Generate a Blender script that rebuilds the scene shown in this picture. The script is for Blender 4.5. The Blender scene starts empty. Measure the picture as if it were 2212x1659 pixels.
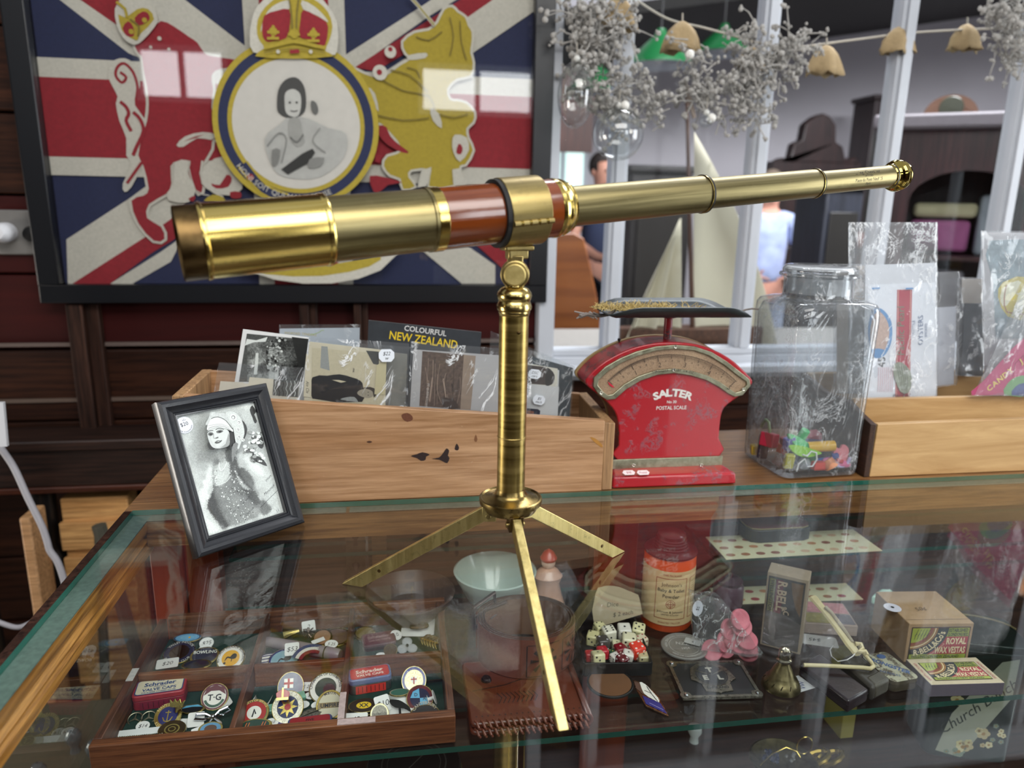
import bpy, bmesh, math, random
from math import sin, cos, pi, radians, sqrt, atan2
from mathutils import Vector as V, Matrix, noise
S = bpy.context.scene
COL = S.collection
random.seed(7)
# ------------------------------------------------------------ camera
CW, CH, CF = 2212., 1659., 1600.
CAMH = .33                       # eye above the counter top (z = 0 is the top face of the glass)
TH, PS, RO = radians(13.7), radians(9.0), radians(1.1)
CC = V((0, 0, CAMH))
FWD = V((sin(PS)*cos(TH), cos(PS)*cos(TH), -sin(TH)))
_R = V((cos(PS), -sin(PS), 0)); _U = _R.cross(FWD)
RGT = _R*cos(RO) + _U*sin(RO); UPV = _U*cos(RO) - _R*sin(RO)
cam = bpy.data.cameras.new('camera'); co = bpy.data.objects.new('camera', cam); COL.objects.link(co)
cam.sensor_width = 36; cam.lens = 36*CF/CW; cam.clip_start = .02; cam.clip_end = 60
co.matrix_world = Matrix(((RGT.x, UPV.x, -FWD.x, CC.x), (RGT.y, UPV.y, -FWD.y, CC.y), (RGT.z, UPV.z, -FWD.z, CC.z), (0, 0, 0, 1)))
cam.dof.use_dof = True; cam.dof.focus_distance = .70; cam.dof.aperture_fstop = 5.2
S.camera = co
def ray(u, v): return FWD + RGT*((u-CW/2)/CF) - UPV*((v-CH/2)/CF)
def onz(u, v, z=0.):
    r = ray(u, v); return CC + r*((z-CC.z)/r.z)
def ony(u, v, y):
    r = ray(u, v); return CC + r*((y-CC.y)/r.y)
def onx(u, v, x):
    r = ray(u, v); return CC + r*((x-CC.x)/r.x)
def atd(u, v, d): return CC + ray(u, v)*d
# ------------------------------------------------------------ world and daylight
S.view_settings.view_transform = 'Standard'; S.view_settings.look = 'None'
S.view_settings.exposure = 0.28; S.view_settings.gamma = 1; S.view_settings.use_curve_mapping = False
w = bpy.data.worlds.new('world'); S.world = w; w.use_nodes = True
bg = w.node_tree.nodes['Background']; bg.inputs[0].default_value = (.90, .94, 1, 1); bg.inputs[1].default_value = .5
def area(name, loc, rot, sx, sy, power, col=(1, 1, 1)):
    l = bpy.data.lights.new(name, 'AREA'); l.shape = 'RECTANGLE'; l.size = sx; l.size_y = sy; l.energy = power; l.color = col
    o = bpy.data.objects.new(name, l); COL.objects.link(o); o.location = loc; o.rotation_euler = rot; return o
# daylight in the four openings of the wall behind the camera and in the shop door on the right
DAY = (.93, .97, 1)
REARY = -1.8
REARWIN = [(-1.40, -.96, .885, 1.13), (-.67, -.27, .885, 1.12), (.18, .83, .87, 1.10), (1.35, 2.05, .30, 1.25)]
for i, (a, b, c, d) in enumerate(REARWIN):
    area('window_daylight', ((a+b)/2, REARY-.03, (c+d)/2), (radians(90), 0, 0), b-a, d-c, (b-a)*(d-c)*20, DAY)
area('door_daylight', (3.0, .2, .45), (0, radians(90), 0), 1.5, 1.3, 48, DAY)
area('far_room_fill', (2.4, 2.45, 2.40), (radians(28), 0, 0), 3.6, 1.3, 420, (.95, .96, 1))  # added fill light under the next room's closed ceiling, no opening there
area('overhead_fill', (.3, -.75, 1.68), (radians(25), 0, 0), 2.2, 1.1, 44, (1, .97, .93))  # added overhead fill to brighten the counter and its case; no skylight built
area('left_fill', (-2.9, .75, -.35), (0, radians(-90), 0), .9, .8, 30, (1, .93, .84))  # added fill light for the crate under the table; left wall has no door
# ------------------------------------------------------------ materials
MATS = {}
def nt(name):
    m = bpy.data.materials.new(name); m.use_nodes = True; t = m.node_tree
    return m, t, t.nodes['Principled BSDF']
def coords(t, sc=(1, 1, 1), kind='Object', rot=(0, 0, 0)):
    tc = t.nodes.new('ShaderNodeTexCoord'); mp = t.nodes.new('ShaderNodeMapping'); mp.inputs['Scale'].default_value = sc; mp.inputs['Rotation'].default_value = rot
    t.links.new(tc.outputs[kind], mp.inputs['Vector']); return mp.outputs[0]
def nz(t, vec, scale, detail=4, rough=.55, dist=0):
    n = t.nodes.new('ShaderNodeTexNoise'); n.inputs['Scale'].default_value = scale; n.inputs['Detail'].default_value = detail; n.inputs['Roughness'].default_value = rough; n.inputs['Distortion'].default_value = dist
    t.links.new(vec, n.inputs['Vector']); return n.outputs['Fac']
def ramp(t, fac, stops):
    r = t.nodes.new('ShaderNodeValToRGB'); e = r.color_ramp.elements
    while len(e) < len(stops): e.new(.5)
    for k, (p, c) in enumerate(stops): e[k].position = p; e[k].color = tuple(c)+(1,) if len(c) == 3 else c
    t.links.new(fac, r.inputs[0]); return r.outputs[0]
def mixc(t, fac, a, b, mode='MIX'):
    m = t.nodes.new('ShaderNodeMix'); m.data_type = 'RGBA'; m.blend_type = mode
    for s, x in ((m.inputs[0], fac), (m.inputs[6], a), (m.inputs[7], b)):
        if isinstance(x, (int, float)): s.default_value = x
        elif isinstance(x, tuple): s.default_value = x+(1,) if len(x) == 3 else x
        else: t.links.new(x, s)
    return m.outputs[2]
def bump(t, p, h, st, dist=.001):
    b = t.nodes.new('ShaderNodeBump'); b.inputs['Strength'].default_value = st; b.inputs['Distance'].default_value = dist
    t.links.new(h, b.inputs['Height']); t.links.new(b.outputs[0], p.inputs['Normal'])
def hexc(h):
    c = [int(h[i:i+2], 16)/255 for i in (0, 2, 4)]
    return tuple(x/12.92 if x < .04045 else ((x+.055)/1.055)**2.4 for x in c)
def mk(c, rough=.5, metal=0., var=.12, sc=60., bm=0., coat=0., spec=.5, **kw):
    """plain material with slight mottling; c is 'rrggbb' or a linear tuple"""
    if isinstance(c, str): key = c; c = hexc(c)
    else: key = '%.3f_%.3f_%.3f' % c
    key = 'paint_%s_%g_%g_%g_%g_%g_%g' % (key, rough, metal, var, sc, bm, coat)
    if key in MATS: return MATS[key]
    m, t, p = nt(key); co_ = coords(t)
    p.inputs['Roughness'].default_value = rough; p.inputs['Metallic'].default_value = metal; p.inputs['Coat Weight'].default_value = coat; p.inputs['Specular IOR Level'].default_value = spec
    p.inputs['Base Color'].default_value = c+(1,)
    if var:
        f = nz(t, co_, sc); t.links.new(mixc(t, f, tuple(x*(1-var*1.5) for x in c), tuple(min(1, x*(1+var)) for x in c)), p.inputs['Base Color'])
    if bm: bump(t, p, nz(t, co_, sc*4), bm)
    MATS[key] = m; return m
def wood(name, c1, c2, axis=0, rough=.5, scale=1., grain=1., scratch=0., coat=0., gd=.6):
    if name in MATS: return MATS[name]
    m, t, p = nt(name); s = [22*scale]*3; s[axis] = 1.6*scale; co_ = coords(t, tuple(s))
    a = nz(t, co_, 2.2, 8, .65, .6); s2 = [170*scale]*3; s2[axis] = 7*scale; b = nz(t, coords(t, tuple(s2)), 2, 4, .7)
    if isinstance(c1, str): c1 = hexc(c1); c2 = hexc(c2)
    col = ramp(t, a, [(.3, c1), (.7, c2)])
    col = mixc(t, ramp(t, b, [(.35, (0, 0, 0)), (.6, (1, 1, 1))]), tuple(x*gd for x in c1), col) if grain > .5 else col
    if scratch:
        s3 = [60]*3; k = nz(t, coords(t, (55, 55, 55)), 1.2, 9, .75, 2.5)
        col = mixc(t, ramp(t, k, [(.66, (0, 0, 0)), (.70, (scratch,)*3)]), col, (.75, .62, .45))
    t.links.new(col, p.inputs['Base Color']); p.inputs['Roughness'].default_value = rough; p.inputs['Coat Weight'].default_value = coat; p.inputs['Coat Roughness'].default_value = .15
    bump(t, p, b, .25, .0006); MATS[name] = m; return m
def metal(name, c1, c2, rough=(.2, .4), sc=(30, 30, 2), spots=0., spc=(.12, .1, .05), bmp=.1):
    if name in MATS: return MATS[name]
    m, t, p = nt(name)
    if isinstance(c1, str): c1 = hexc(c1); c2 = hexc(c2)
    a = nz(t, coords(t, sc), 3, 6, .6, .3); p.inputs['Metallic'].default_value = 1
    col = ramp(t, a, [(.3, c1), (.7, c2)])
    if spots:
        k = nz(t, coords(t, (40, 40, 40)), 4, 6, .7); kk = ramp(t, k, [(.55, (0, 0, 0)), (.75, (spots,)*3)])
        col = mixc(t, kk, col, spc)
    t.links.new(col, p.inputs['Base Color'])
    t.links.new(ramp(t, a, [(.3, (rough[0],)*3), (.75, (rough[1],)*3)]), p.inputs['Roughness'])
    if bmp: bump(t, p, nz(t, coords(t, tuple(x*12 for x in sc)), 2, 3), bmp, .0004)
    MATS[name] = m; return m
def glassy(name, tint=(1, 1, 1), ior=1.45, rough=.0, streak=0., bmp=0., sc=30., haze=0., boost=0., edge=0.):
    """thin clear sheet: transparent plus Fresnel gloss, optional white streaks painted in as glare"""
    if name in MATS: return MATS[name]
    m = bpy.data.materials.new(name); m.use_nodes = True; t = m.node_tree; N = t.nodes; N.clear()
    out = N.new('ShaderNodeOutputMaterial'); tr = N.new('ShaderNodeBsdfTransparent'); gl = N.new('ShaderNodeBsdfGlossy'); fr = N.new('ShaderNodeFresnel'); mx = N.new('ShaderNodeMixShader')
    tr.inputs[0].default_value = tint+(1,); gl.inputs['Roughness'].default_value = rough; ge = N.new('ShaderNodeNewGeometry'); ma = N.new('ShaderNodeMath'); ma.operation = 'MULTIPLY_ADD'; ma.inputs[1].default_value = 1/ior-ior; ma.inputs[2].default_value = ior
    t.links.new(ge.outputs['Backfacing'], ma.inputs[0]); t.links.new(ma.outputs[0], fr.inputs[0])   # same reflectance from both sides of the sheet
    fac = fr.outputs[0]
    if boost:
        ad = N.new('ShaderNodeMath'); ad.operation = 'ADD'; ad.use_clamp = True; ad.inputs[1].default_value = boost; t.links.new(fac, ad.inputs[0]); fac = ad.outputs[0]
    t.links.new(fac, mx.inputs[0]); t.links.new(tr.outputs[0], mx.inputs[1]); t.links.new(gl.outputs[0], mx.inputs[2])
    last = mx.outputs[0]
    if edge:
        lw = N.new('ShaderNodeLayerWeight'); lw.inputs[0].default_value = .5
        t.links.new(mixc(t, ramp(t, lw.outputs['Facing'], [(.45, (0, 0, 0)), (.98, (1, 1, 1))]), tint, tuple(x*(1-edge) for x in tint)), tr.inputs[0])
    if bmp:
        b = N.new('ShaderNodeBump'); b.inputs['Strength'].default_value = bmp; b.inputs['Distance'].default_value = .004
        t.links.new(nz(t, coords(t, (sc, sc, sc)), 1, 3, .5, 1.5), b.inputs['Height'])
        t.links.new(b.outputs[0], gl.inputs['Normal']); t.links.new(b.outputs[0], fr.inputs['Normal'])
    if haze or streak:
        df = N.new('ShaderNodeBsdfDiffuse'); df.inputs[0].default_value = (.85, .88, .9, 1); m2 = N.new('ShaderNodeMixShader')
        if streak:
            k = nz(t, coords(t, (sc*1.3, sc*1.3, sc*.6)), 1.6, 5, .6, 2.2)
            kk = ramp(t, k, [(.50, (0, 0, 0)), (.53, (streak,)*3), (.56, (0, 0, 0))]); mk_ = ramp(t, nz(t, coords(t, (sc*1.7, sc*1.7, sc*.8), rot=(.5, .3, .9)), 1.1, 2, .5, .5), [(.44, (0, 0, 0)), (.54, (1, 1, 1))])
            q_ = mixc(t, 1., kk, mk_, 'MULTIPLY'); q_ = mixc(t, 1., q_, (haze, haze, haze), 'ADD'); t.links.new(q_, m2.inputs[0])
        else: m2.inputs[0].default_value = haze
        t.links.new(last, m2.inputs[1]); t.links.new(df.outputs[0], m2.inputs[2]); last = m2.outputs[0]
    t.links.new(last, out.inputs[0]); MATS[name] = m; return m
# ------------------------------------------------------------ mesh builder
TXT = {}
def textgeo(s, bold=0.):
    k = (s, bold)
    if k not in TXT:
        c = bpy.data.curves.new('t', 'FONT'); c.body = s; c.size = 1; c.offset = bold; c.resolution_u = 2
        o = bpy.data.objects.new('t', c); COL.objects.link(o); dg = bpy.context.evaluated_depsgraph_get(); dg.update()
        me = bpy.data.meshes.new_from_object(o.evaluated_get(dg)); vs = [v.co.copy() for v in me.vertices]; fs = [tuple(p.vertices) for p in me.polygons]
        bpy.data.objects.remove(o); bpy.data.meshes.remove(me)
        TXT[k] = (vs, fs)
    return TXT[k]
class MB:
    def __init__(s): s.v = []; s.f = []; s.m = []; s.mats = []; s.T = Matrix()
    def mi(s, m):
        if m not in s.mats: s.mats.append(m)
        return s.mats.index(m)
    def add(s, vs, fs, mat):
        b = len(s.v); T = s.T; s.v += [T @ V(p) for p in vs]; k = s.mi(mat)
        s.f += [tuple(b+i for i in f) for f in fs]; s.m += [k]*len(fs); return s
    def box(s, c, d, mat, rz=0., M=None):
        x, y, z = [q/2 for q in d]; R = (M or Matrix()) @ Matrix.Translation(V(c)) @ Matrix.Rotation(rz, 4, 'Z')
        vs = [R @ V((i*x, j*y, k*z)) for k in (-1, 1) for j in (-1, 1) for i in (-1, 1)]
        return s.add(vs, [(0, 2, 3, 1), (4, 5, 7, 6), (0, 1, 5, 4), (2, 6, 7, 3), (0, 4, 6, 2), (1, 3, 7, 5)], mat)
    def span(s, a, b, mat):
        return s.box([(p+q)/2 for p, q in zip(a, b)], [abs(q-p) for p, q in zip(a, b)], mat)
    def hexa(s, p8, mat): return s.add(p8, [(0, 3, 2, 1), (4, 5, 6, 7), (0, 1, 5, 4), (1, 2, 6, 5), (2, 3, 7, 6), (3, 0, 4, 7)], mat)
    def poly(s, pts, mat, z=0.): return s.add([(p[0], p[1], z) for p in pts], [tuple(range(len(pts)))], mat)
    def prism(s, pts, z0, z1, mat, top=None):
        n = len(pts); vs = [(p[0], p[1], z0) for p in pts]+[(p[0], p[1], z1) for p in pts]
        s.add(vs, [tuple(reversed(range(n)))]+[(i, (i+1) % n, n+(i+1) % n, n+i) for i in range(n)]+([] if top else [tuple(range(n, 2*n))]), mat)
        if top: s.add([(p[0], p[1], z1) for p in pts], [tuple(range(n))], top)
        return s
    def lathe(s, prof, mat, n=48, M=None, sx=1., a0=0., a1=2*pi):
        full = abs(a1-a0-2*pi) < 1e-6; k = n if full else n+1; T = M or Matrix(); vs = []; fs = []
        for r, z in prof:
            for i in range(k):
                a = a0+(a1-a0)*i/n; vs.append(T @ V((r*cos(a)*sx, r*sin(a), z)))
        for j in range(len(prof)-1):
            for i in range(n):
                q = (i+1) % k; fs.append((j*k+i, j*k+q, (j+1)*k+q, (j+1)*k+i))
        return s.add(vs, fs, mat)
    def tube(s, pts, r, mat, n=8, closed=False, flat=None):
        pts = [V(p) for p in pts]; N = len(pts); vs = []; fs = []; up = V((0, 0, 1)); rr = r if isinstance(r, (list, tuple)) else [r]*N
        u = None
        for i, p in enumerate(pts):
            d = (pts[(i+1) % N]-pts[i-1]) if closed else (pts[min(i+1, N-1)]-pts[max(i-1, 0)])
            d.normalize()
            if u is None: u = d.cross(up) if abs(d.z) < .9 else d.cross(V((1, 0, 0)))
            u = (u-d*u.dot(d)).normalized(); w_ = d.cross(u)
            for k in range(n):
                a = 2*pi*k/n; vs.append(p+u*cos(a)*rr[i]+w_*sin(a)*rr[i]*(flat or 1))
        for i in range(N if closed else N-1):
            for k in range(n):
                a, b = i*n, ((i+1) % N)*n; fs.append((a+k, a+(k+1) % n, b+(k+1) % n, b+k))
        if not closed: fs += [tuple(reversed(range(n))), tuple((N-1)*n+k for k in range(n))]
        return s.add(vs, fs, mat)
    def ball(s, c, r, mat, n=12, sc=(1, 1, 1)):
        m = max(4, n//2); c = V(c)
        return s.lathe([(r*sin(pi*j/m) + 1e-6, -r*cos(pi*j/m)) for j in range(m+1)], mat, n, Matrix.Translation(c) @ Matrix.Diagonal((sc[0], sc[1], sc[2], 1)))
    def text(s, st, size, x, y, z, mat, align=.5, rot=0., bold=.0, arc=None, sx=1., flip=False, italic=0., fit=0., asy=1.):
        """flat lettering in the local xy plane; arc=(radius, mid_angle_deg) bends it round (x, y)"""
        vs, fs = textgeo(st, bold)
        if not vs: return s
        x0 = min(p.x for p in vs); x1 = max(p.x for p in vs); W = (x1-x0)*size*sx
        if fit: sx *= fit/W; W = fit
        out = []
        for p in vs:
            a = (p.x-x0)*size*sx-W*align+p.y*italic*size; b = (p.y-.35)*size
            if arc:
                R, mid = arc; th_ = radians(mid)-a/R; rr = R+b
                if flip: th_ = radians(mid)+a/R; rr = R-b
                out.append((x+rr*cos(th_), y+rr*sin(th_)*asy, z))
            else: out.append((x+a*cos(rot)-b*sin(rot), y+a*sin(rot)+b*cos(rot), z))
        return s.add(out, fs, mat)
    def scrawl(s, x, y, w_, h, z, mat, seed=1, n=9, r=.0003):
        rnd = random.Random(seed); pts = [(x-w_/2+w_*i/(n-1), y+(rnd.random()-.5)*h, z) for i in range(n)]
        return s.line(pts, r, mat, z)
    def line(s, pts, w_, mat, z=0., closed=False):
        pts = [V((p[0], p[1])) for p in pts]; N = len(pts); vs = []
        for i in range(N):
            a = pts[i-1] if (closed or i) else pts[0]; b = pts[(i+1) % N] if (closed or i < N-1) else pts[-1]
            d = b-a; d = d.normalized() if d.length > 1e-9 else V((1, 0)); n_ = V((-d.y, d.x))*w_/2; vs += [(*(pts[i]-n_), z), (*(pts[i]+n_), z)]
        return s.add(vs, [(2*i, 2*((i+1) % N), 2*((i+1) % N)+1, 2*i+1) for i in range(N if closed else N-1)], mat)
    def ring(s, x, y, r0, r1, z, mat, n=48, a0=0, a1=360, sy=1.):
        A, B = radians(a0), radians(a1); vs = []
        for i in range(n+1):
            a = A+(B-A)*i/n; vs += [(x+r0*cos(a), y+r0*sin(a)*sy, z), (x+r1*cos(a), y+r1*sin(a)*sy, z)]
        return s.add(vs, [(2*i, 2*i+1, 2*i+3, 2*i+2) for i in range(n)], mat)
    def obj(s, name, parent=None, loc=None, rot=None, bevel=0., smooth=38, solid=0., sub=0):
        me = bpy.data.meshes.new(name); me.from_pydata([tuple(p) for p in s.v], [], s.f); me.polygons.foreach_set('material_index', s.m)
        for m in s.mats: me.materials.append(m)
        bm = bmesh.new(); bm.from_mesh(me); bmesh.ops.remove_doubles(bm, verts=bm.verts, dist=1e-6)
        if not getattr(s, 'keep', False): bmesh.ops.recalc_face_normals(bm, faces=bm.faces)
        bm.to_mesh(me); bm.free(); me.update()
        if smooth: me.shade_smooth(); me.set_sharp_from_angle(angle=radians(smooth))
        o = bpy.data.objects.new(name, me); COL.objects.link(o)
        if parent: o.parent = parent
        if loc is not None: o.location = loc
        if rot is not None: o.rotation_euler = rot
        if solid: k = o.modifiers.new('s', 'SOLIDIFY'); k.thickness = solid; k.offset = 0
        if sub: k = o.modifiers.new('u', 'SUBSURF'); k.levels = sub; k.render_levels = sub
        if bevel: k = o.modifiers.new('b', 'BEVEL'); k.width = bevel; k.segments = 2; k.limit_method = 'ANGLE'; k.angle_limit = radians(40)
        return o
def tag(o, label=None, cat=None, group=None, kind=None):
    for k, v in (('label', label), ('category', cat), ('group', group), ('kind', kind)):
        if v: o[k] = v
    return o
def thing(name, label, cat, loc=(0, 0, 0), rz=0., group=None, rot=None):
    o = bpy.data.objects.new(name, None); COL.objects.link(o); o.empty_display_size = .01; o.location = loc; o.rotation_euler = rot or (0, 0, rz)
    return tag(o, label, cat, group)
def struct(o): o['kind'] = 'structure'; return o
def frame_from(o, x, y):
    """matrix with origin o, local x along x, local y towards y"""
    x = V(x).normalized(); z = x.cross(V(y)).normalized(); y = z.cross(x)
    return Matrix(((x.x, y.x, z.x, o[0]), (x.y, y.y, z.y, o[1]), (x.z, y.z, z.z, o[2]), (0, 0, 0, 1)))
def arc(cx, cy, r, a0, a1, n=12, ry=None):
    return [(cx+r*cos(radians(a0+(a1-a0)*i/n)), cy+(ry or r)*sin(radians(a0+(a1-a0)*i/n))) for i in range(n+1)]
def rrect(w_, h, r, n=5, cx=0., cy=0.):
    p = []
    for sx, sy, a in ((1, 1, 0), (-1, 1, 90), (-1, -1, 180), (1, -1, 270)): p += arc(cx+sx*(w_/2-r), cy+sy*(h/2-r), r, a, a+90, n)
    return p
UP = Matrix.Rotation(pi/2, 4, 'X')       # local xy plane turned to stand facing -y
BLK = mk('101010', .5, var=0); WHT = mk('e8e8e4', .6, var=.04); INK = mk('1c1d24', .6, var=0)

def smoothp(pts, k=3, closed=True):
    """Catmull-Rom through the given 2-D points"""
    n = len(pts); out = []
    for i in range(n if closed else n-1):
        if closed: a, b, c, d = pts[(i-1) % n], pts[i], pts[(i+1) % n], pts[(i+2) % n]
        else: a, b, c, d = pts[max(i-1, 0)], pts[i], pts[i+1], pts[min(i+2, n-1)]
        for j in range(k):
            t = j/k; t2, t3 = t*t, t*t*t
            out.append(tuple(.5*(2*b[q]+(c[q]-a[q])*t+(2*a[q]-5*b[q]+4*c[q]-d[q])*t2+(3*b[q]-a[q]-3*c[q]+d[q])*t3) for q in (0, 1)))
    if not closed: out.append(tuple(pts[-1]))
    return out
def gray(v, var=.12, sc=900): return mk('%02x%02x%02x' % (int(v*.97), v, int(v*.985)), .45, var=var, sc=sc)
def inpoly(x, y, p):
    c = False; j = len(p)-1
    for i in range(len(p)):
        if (p[i][1] > y) != (p[j][1] > y) and x < (p[j][0]-p[i][0])*(y-p[i][1])/(p[j][1]-p[i][1])+p[i][0]: c = not c
        j = i
    return c
class Sheet(MB):
    """printing laid on a plane (origin, ex, ey); drawing positions are read off the photo through crop=(x0, y0, scale)"""
    def __init__(s, o, ex, ey, crop=(0, 0, 1), z=.0002, dz=.00006):
        super().__init__(); s.M = frame_from(o, ex, ey); s.Mi = s.M.inverted(); s.crop = crop; s.z = z; s.dz = dz; s.keep = True
    def at(s, x, y):
        u, v = s.crop[0]+x/s.crop[2], s.crop[1]+y/s.crop[2]; r = ray(u, v); o = s.M.to_translation(); n = V(s.M.col[2][:3])
        q = CC+r*((o-CC).dot(n)/r.dot(n)); q = s.Mi @ q; return (q.x, q.y)
    def pts(s, ps): return [s.at(*p) for p in ps]
    def up(s): s.z += s.dz; return s.z
    def p(s, ps, mat, sm=0):
        s.up(); return s.poly(s.pts(smoothp(ps, sm) if sm else ps), mat, s.z)
    def l(s, ps, w_, mat, sm=0, closed=False):
        s.up(); a = s.at(*ps[0]); b = s.at(ps[0][0]+10, ps[0][1]); k = sqrt((a[0]-b[0])**2+(a[1]-b[1])**2)/10
        return s.line(s.pts(smoothp(ps, sm, closed) if sm else ps), w_*k, mat, s.z, closed)
    def k(s, x, y):
        a = s.at(x, y); b = s.at(x, y-10); return sqrt((a[0]-b[0])**2+(a[1]-b[1])**2)/10
    def t(s, st, x, y, h, mat, x2=None, y2=None, **kw):
        """text centred at (x, y), cap height h, baseline heading towards (x2, y2)"""
        s.up(); a = s.at(x, y); r = 0.
        if x2 is not None: b = s.at(x2, y2); r = atan2(b[1]-a[1], b[0]-a[0])
        return s.text(st, h*s.k(x, y)/.7, a[0], a[1], s.z, mat, rot=r, **kw)
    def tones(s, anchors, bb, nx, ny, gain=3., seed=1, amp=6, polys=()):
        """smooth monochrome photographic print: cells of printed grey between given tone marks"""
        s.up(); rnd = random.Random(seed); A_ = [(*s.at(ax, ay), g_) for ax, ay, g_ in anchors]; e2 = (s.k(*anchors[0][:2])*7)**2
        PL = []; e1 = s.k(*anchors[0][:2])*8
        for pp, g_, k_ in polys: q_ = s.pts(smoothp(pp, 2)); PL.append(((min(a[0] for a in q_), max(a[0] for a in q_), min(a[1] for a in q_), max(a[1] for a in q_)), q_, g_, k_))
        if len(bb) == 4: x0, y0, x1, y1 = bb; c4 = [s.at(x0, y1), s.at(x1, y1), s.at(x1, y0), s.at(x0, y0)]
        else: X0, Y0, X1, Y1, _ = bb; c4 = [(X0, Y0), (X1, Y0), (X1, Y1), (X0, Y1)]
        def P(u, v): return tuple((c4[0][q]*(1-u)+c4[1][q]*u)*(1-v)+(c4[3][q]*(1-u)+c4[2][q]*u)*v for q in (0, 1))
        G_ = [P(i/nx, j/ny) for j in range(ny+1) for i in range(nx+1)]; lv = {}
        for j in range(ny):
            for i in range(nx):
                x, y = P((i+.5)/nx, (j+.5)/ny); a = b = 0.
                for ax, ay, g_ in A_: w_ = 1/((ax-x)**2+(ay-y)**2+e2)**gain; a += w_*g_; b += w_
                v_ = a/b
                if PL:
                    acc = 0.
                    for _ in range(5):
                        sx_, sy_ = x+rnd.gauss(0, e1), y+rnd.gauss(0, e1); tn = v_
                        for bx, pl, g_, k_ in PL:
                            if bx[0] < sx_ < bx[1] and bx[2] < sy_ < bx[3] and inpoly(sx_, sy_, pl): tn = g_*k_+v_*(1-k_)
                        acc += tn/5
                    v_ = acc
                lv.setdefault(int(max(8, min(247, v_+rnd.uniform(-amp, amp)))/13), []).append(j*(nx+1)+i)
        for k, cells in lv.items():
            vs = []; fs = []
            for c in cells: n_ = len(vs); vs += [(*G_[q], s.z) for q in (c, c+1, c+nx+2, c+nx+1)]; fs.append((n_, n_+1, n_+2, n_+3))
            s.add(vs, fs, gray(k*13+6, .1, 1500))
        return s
    def disc(s, x, y, r, mat, sy=1., rim=None):
        s.up(); a = s.at(x, y); k = s.k(x, y)*r; s.poly([(a[0]+k*cos(2*pi*i/28), a[1]+k*sy*sin(2*pi*i/28)) for i in range(28)], mat, s.z)
        return s
    def put(s, name, parent, **kw):
        """parent sits at its own place: convert plane matrix into its space"""
        M = parent_matrix(parent).inverted() @ s.M if parent else s.M
        o = s.obj(name, parent, smooth=0, **kw); l_, r_, _ = M.decompose(); o.location = l_; o.rotation_euler = r_.to_euler(); return o
def parent_matrix(o):
    M = Matrix.LocRotScale(o.location, o.rotation_euler, o.scale)
    return parent_matrix(o.parent) @ M if o.parent else M
# ------------------------------------------------------------ the room
WY = 1.5
m_plank = wood('wall_plank_wood', '26130c', '452718', 0, .55, .35)
m_red = wood('wall_red_paint', '2c0a09', '431210', 0, .6, .35, .2)
m_dk = wood('dark_stud_wood', '21130e', '452c22', 2, .6, .5)
m_floor = wood('floor_board_wood', '2b241d', '5a4c3c', 1, .5, .3)
for _m in (m_plank, m_red, m_dk): _m.node_tree.nodes['Principled BSDF'].inputs['Specular IOR Level'].default_value = .15
m_white = mk('b9bdc4', .45, var=.05, sc=20)
m_grey = mk('c4c0c6', .8, var=.06, sc=3)
m_dkceil = wood('dark_ceiling_wood', '14110f', '2a2421', 0, .7, .3)
FZ = -.95
f = MB(); f.span((-3.2, -1.9, FZ-.04), (8, 7.4, FZ), m_floor); struct(f.obj('floor'))
# back wall, left of the window and under it: horizontal boards with a proud lap
b = MB()
for k in range(18):
    z0 = FZ+.142*k
    b.span((-3.2, WY+(.004 if k % 2 else 0), z0+.002), (.285, WY+.03, z0+.140), m_red if k in (7, 8, 12) else m_plank)
    b.span((.285, WY+(.004 if k % 2 else 0), z0+.002), (3.9, WY+.03, min(z0+.14, -.03)), m_plank) if z0 < -.04 else None
b.span((-3.2, WY+.02, FZ), (.285, WY+.05, 1.62), m_dk)
b.span((.285, WY+.02, FZ), (3.9, WY+.05, -.03), m_dk)
b.span((-3.2, WY, 1.55), (3.9, WY+.06, 1.7), m_dk)
struct(b.obj('wall_back', bevel=.003))
# pale battens over the board joints
for i, (z, xa, xb, c) in enumerate([(.054, -3.2, -.60, '5d4f49'), (.054, -.56, .28, '5d4f49'), (-.055, -3.2, -.60, '5a4a40'), (-.055, -.56, .28, '5a4a40'), (.245, -3.2, -.6, '3b2c28')]):
    t_ = MB(); t_.span((xa, WY-.006, z-.0035), (xb, WY-.0002, z+.0035), mk(c, .6)); struct(t_.obj('trim_%d' % (i+1)))
for i, (x, w2) in enumerate([(-.578, .026), (-.17, .016), (-.07, .013), (-2.1, .03)]):
    zt_ = 1.55 if x < -2 else .134; t_ = MB(); t_.span((x-w2, WY-.032, FZ), (x+w2*.1, WY-.001, zt_), m_dk); t_.span((x+w2*.1, WY-.02, FZ), (x+w2, WY-.001, zt_), m_dk); struct(t_.obj('trim_%d' % (i+6), bevel=.002))
# window in the back wall looking into the next room
wf = MB()
wf.span((.285, WY-.03, -.03), (.318, WY+.06, 1.55), m_white)
wf.span((.318, WY-.02, -.03), (3.9, WY+.06, .02), m_white); wf.span((.285, WY-.06, -.012), (3.9, WY-.02, .004), m_white)
wf.span((.318, WY-.012, .02), (3.9, WY+.03, .034), m_white)
wf.span((.318, WY-.02, 1.0), (3.9, WY+.05, 1.10), m_white)
wo = struct(wf.obj('window_1', bevel=.002))
for i in range(11):
    x = .447+.2965*i; mu = MB()
    mu.span((x-.017, WY-.006, .034), (x+.017, WY+.03, 1.0), m_white); mu.span((x-.009, WY-.014, .034), (x+.009, WY-.006, 1.0), m_white); mu.obj('mullion', wo, bevel=.001)
g = MB(); g.span((.318, WY+.008, .03), (3.9, WY+.011, 1.0), glassy('window_pane_glass', (.97, .98, .98), 1.12)); g.obj('window_pane', wo)
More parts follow.
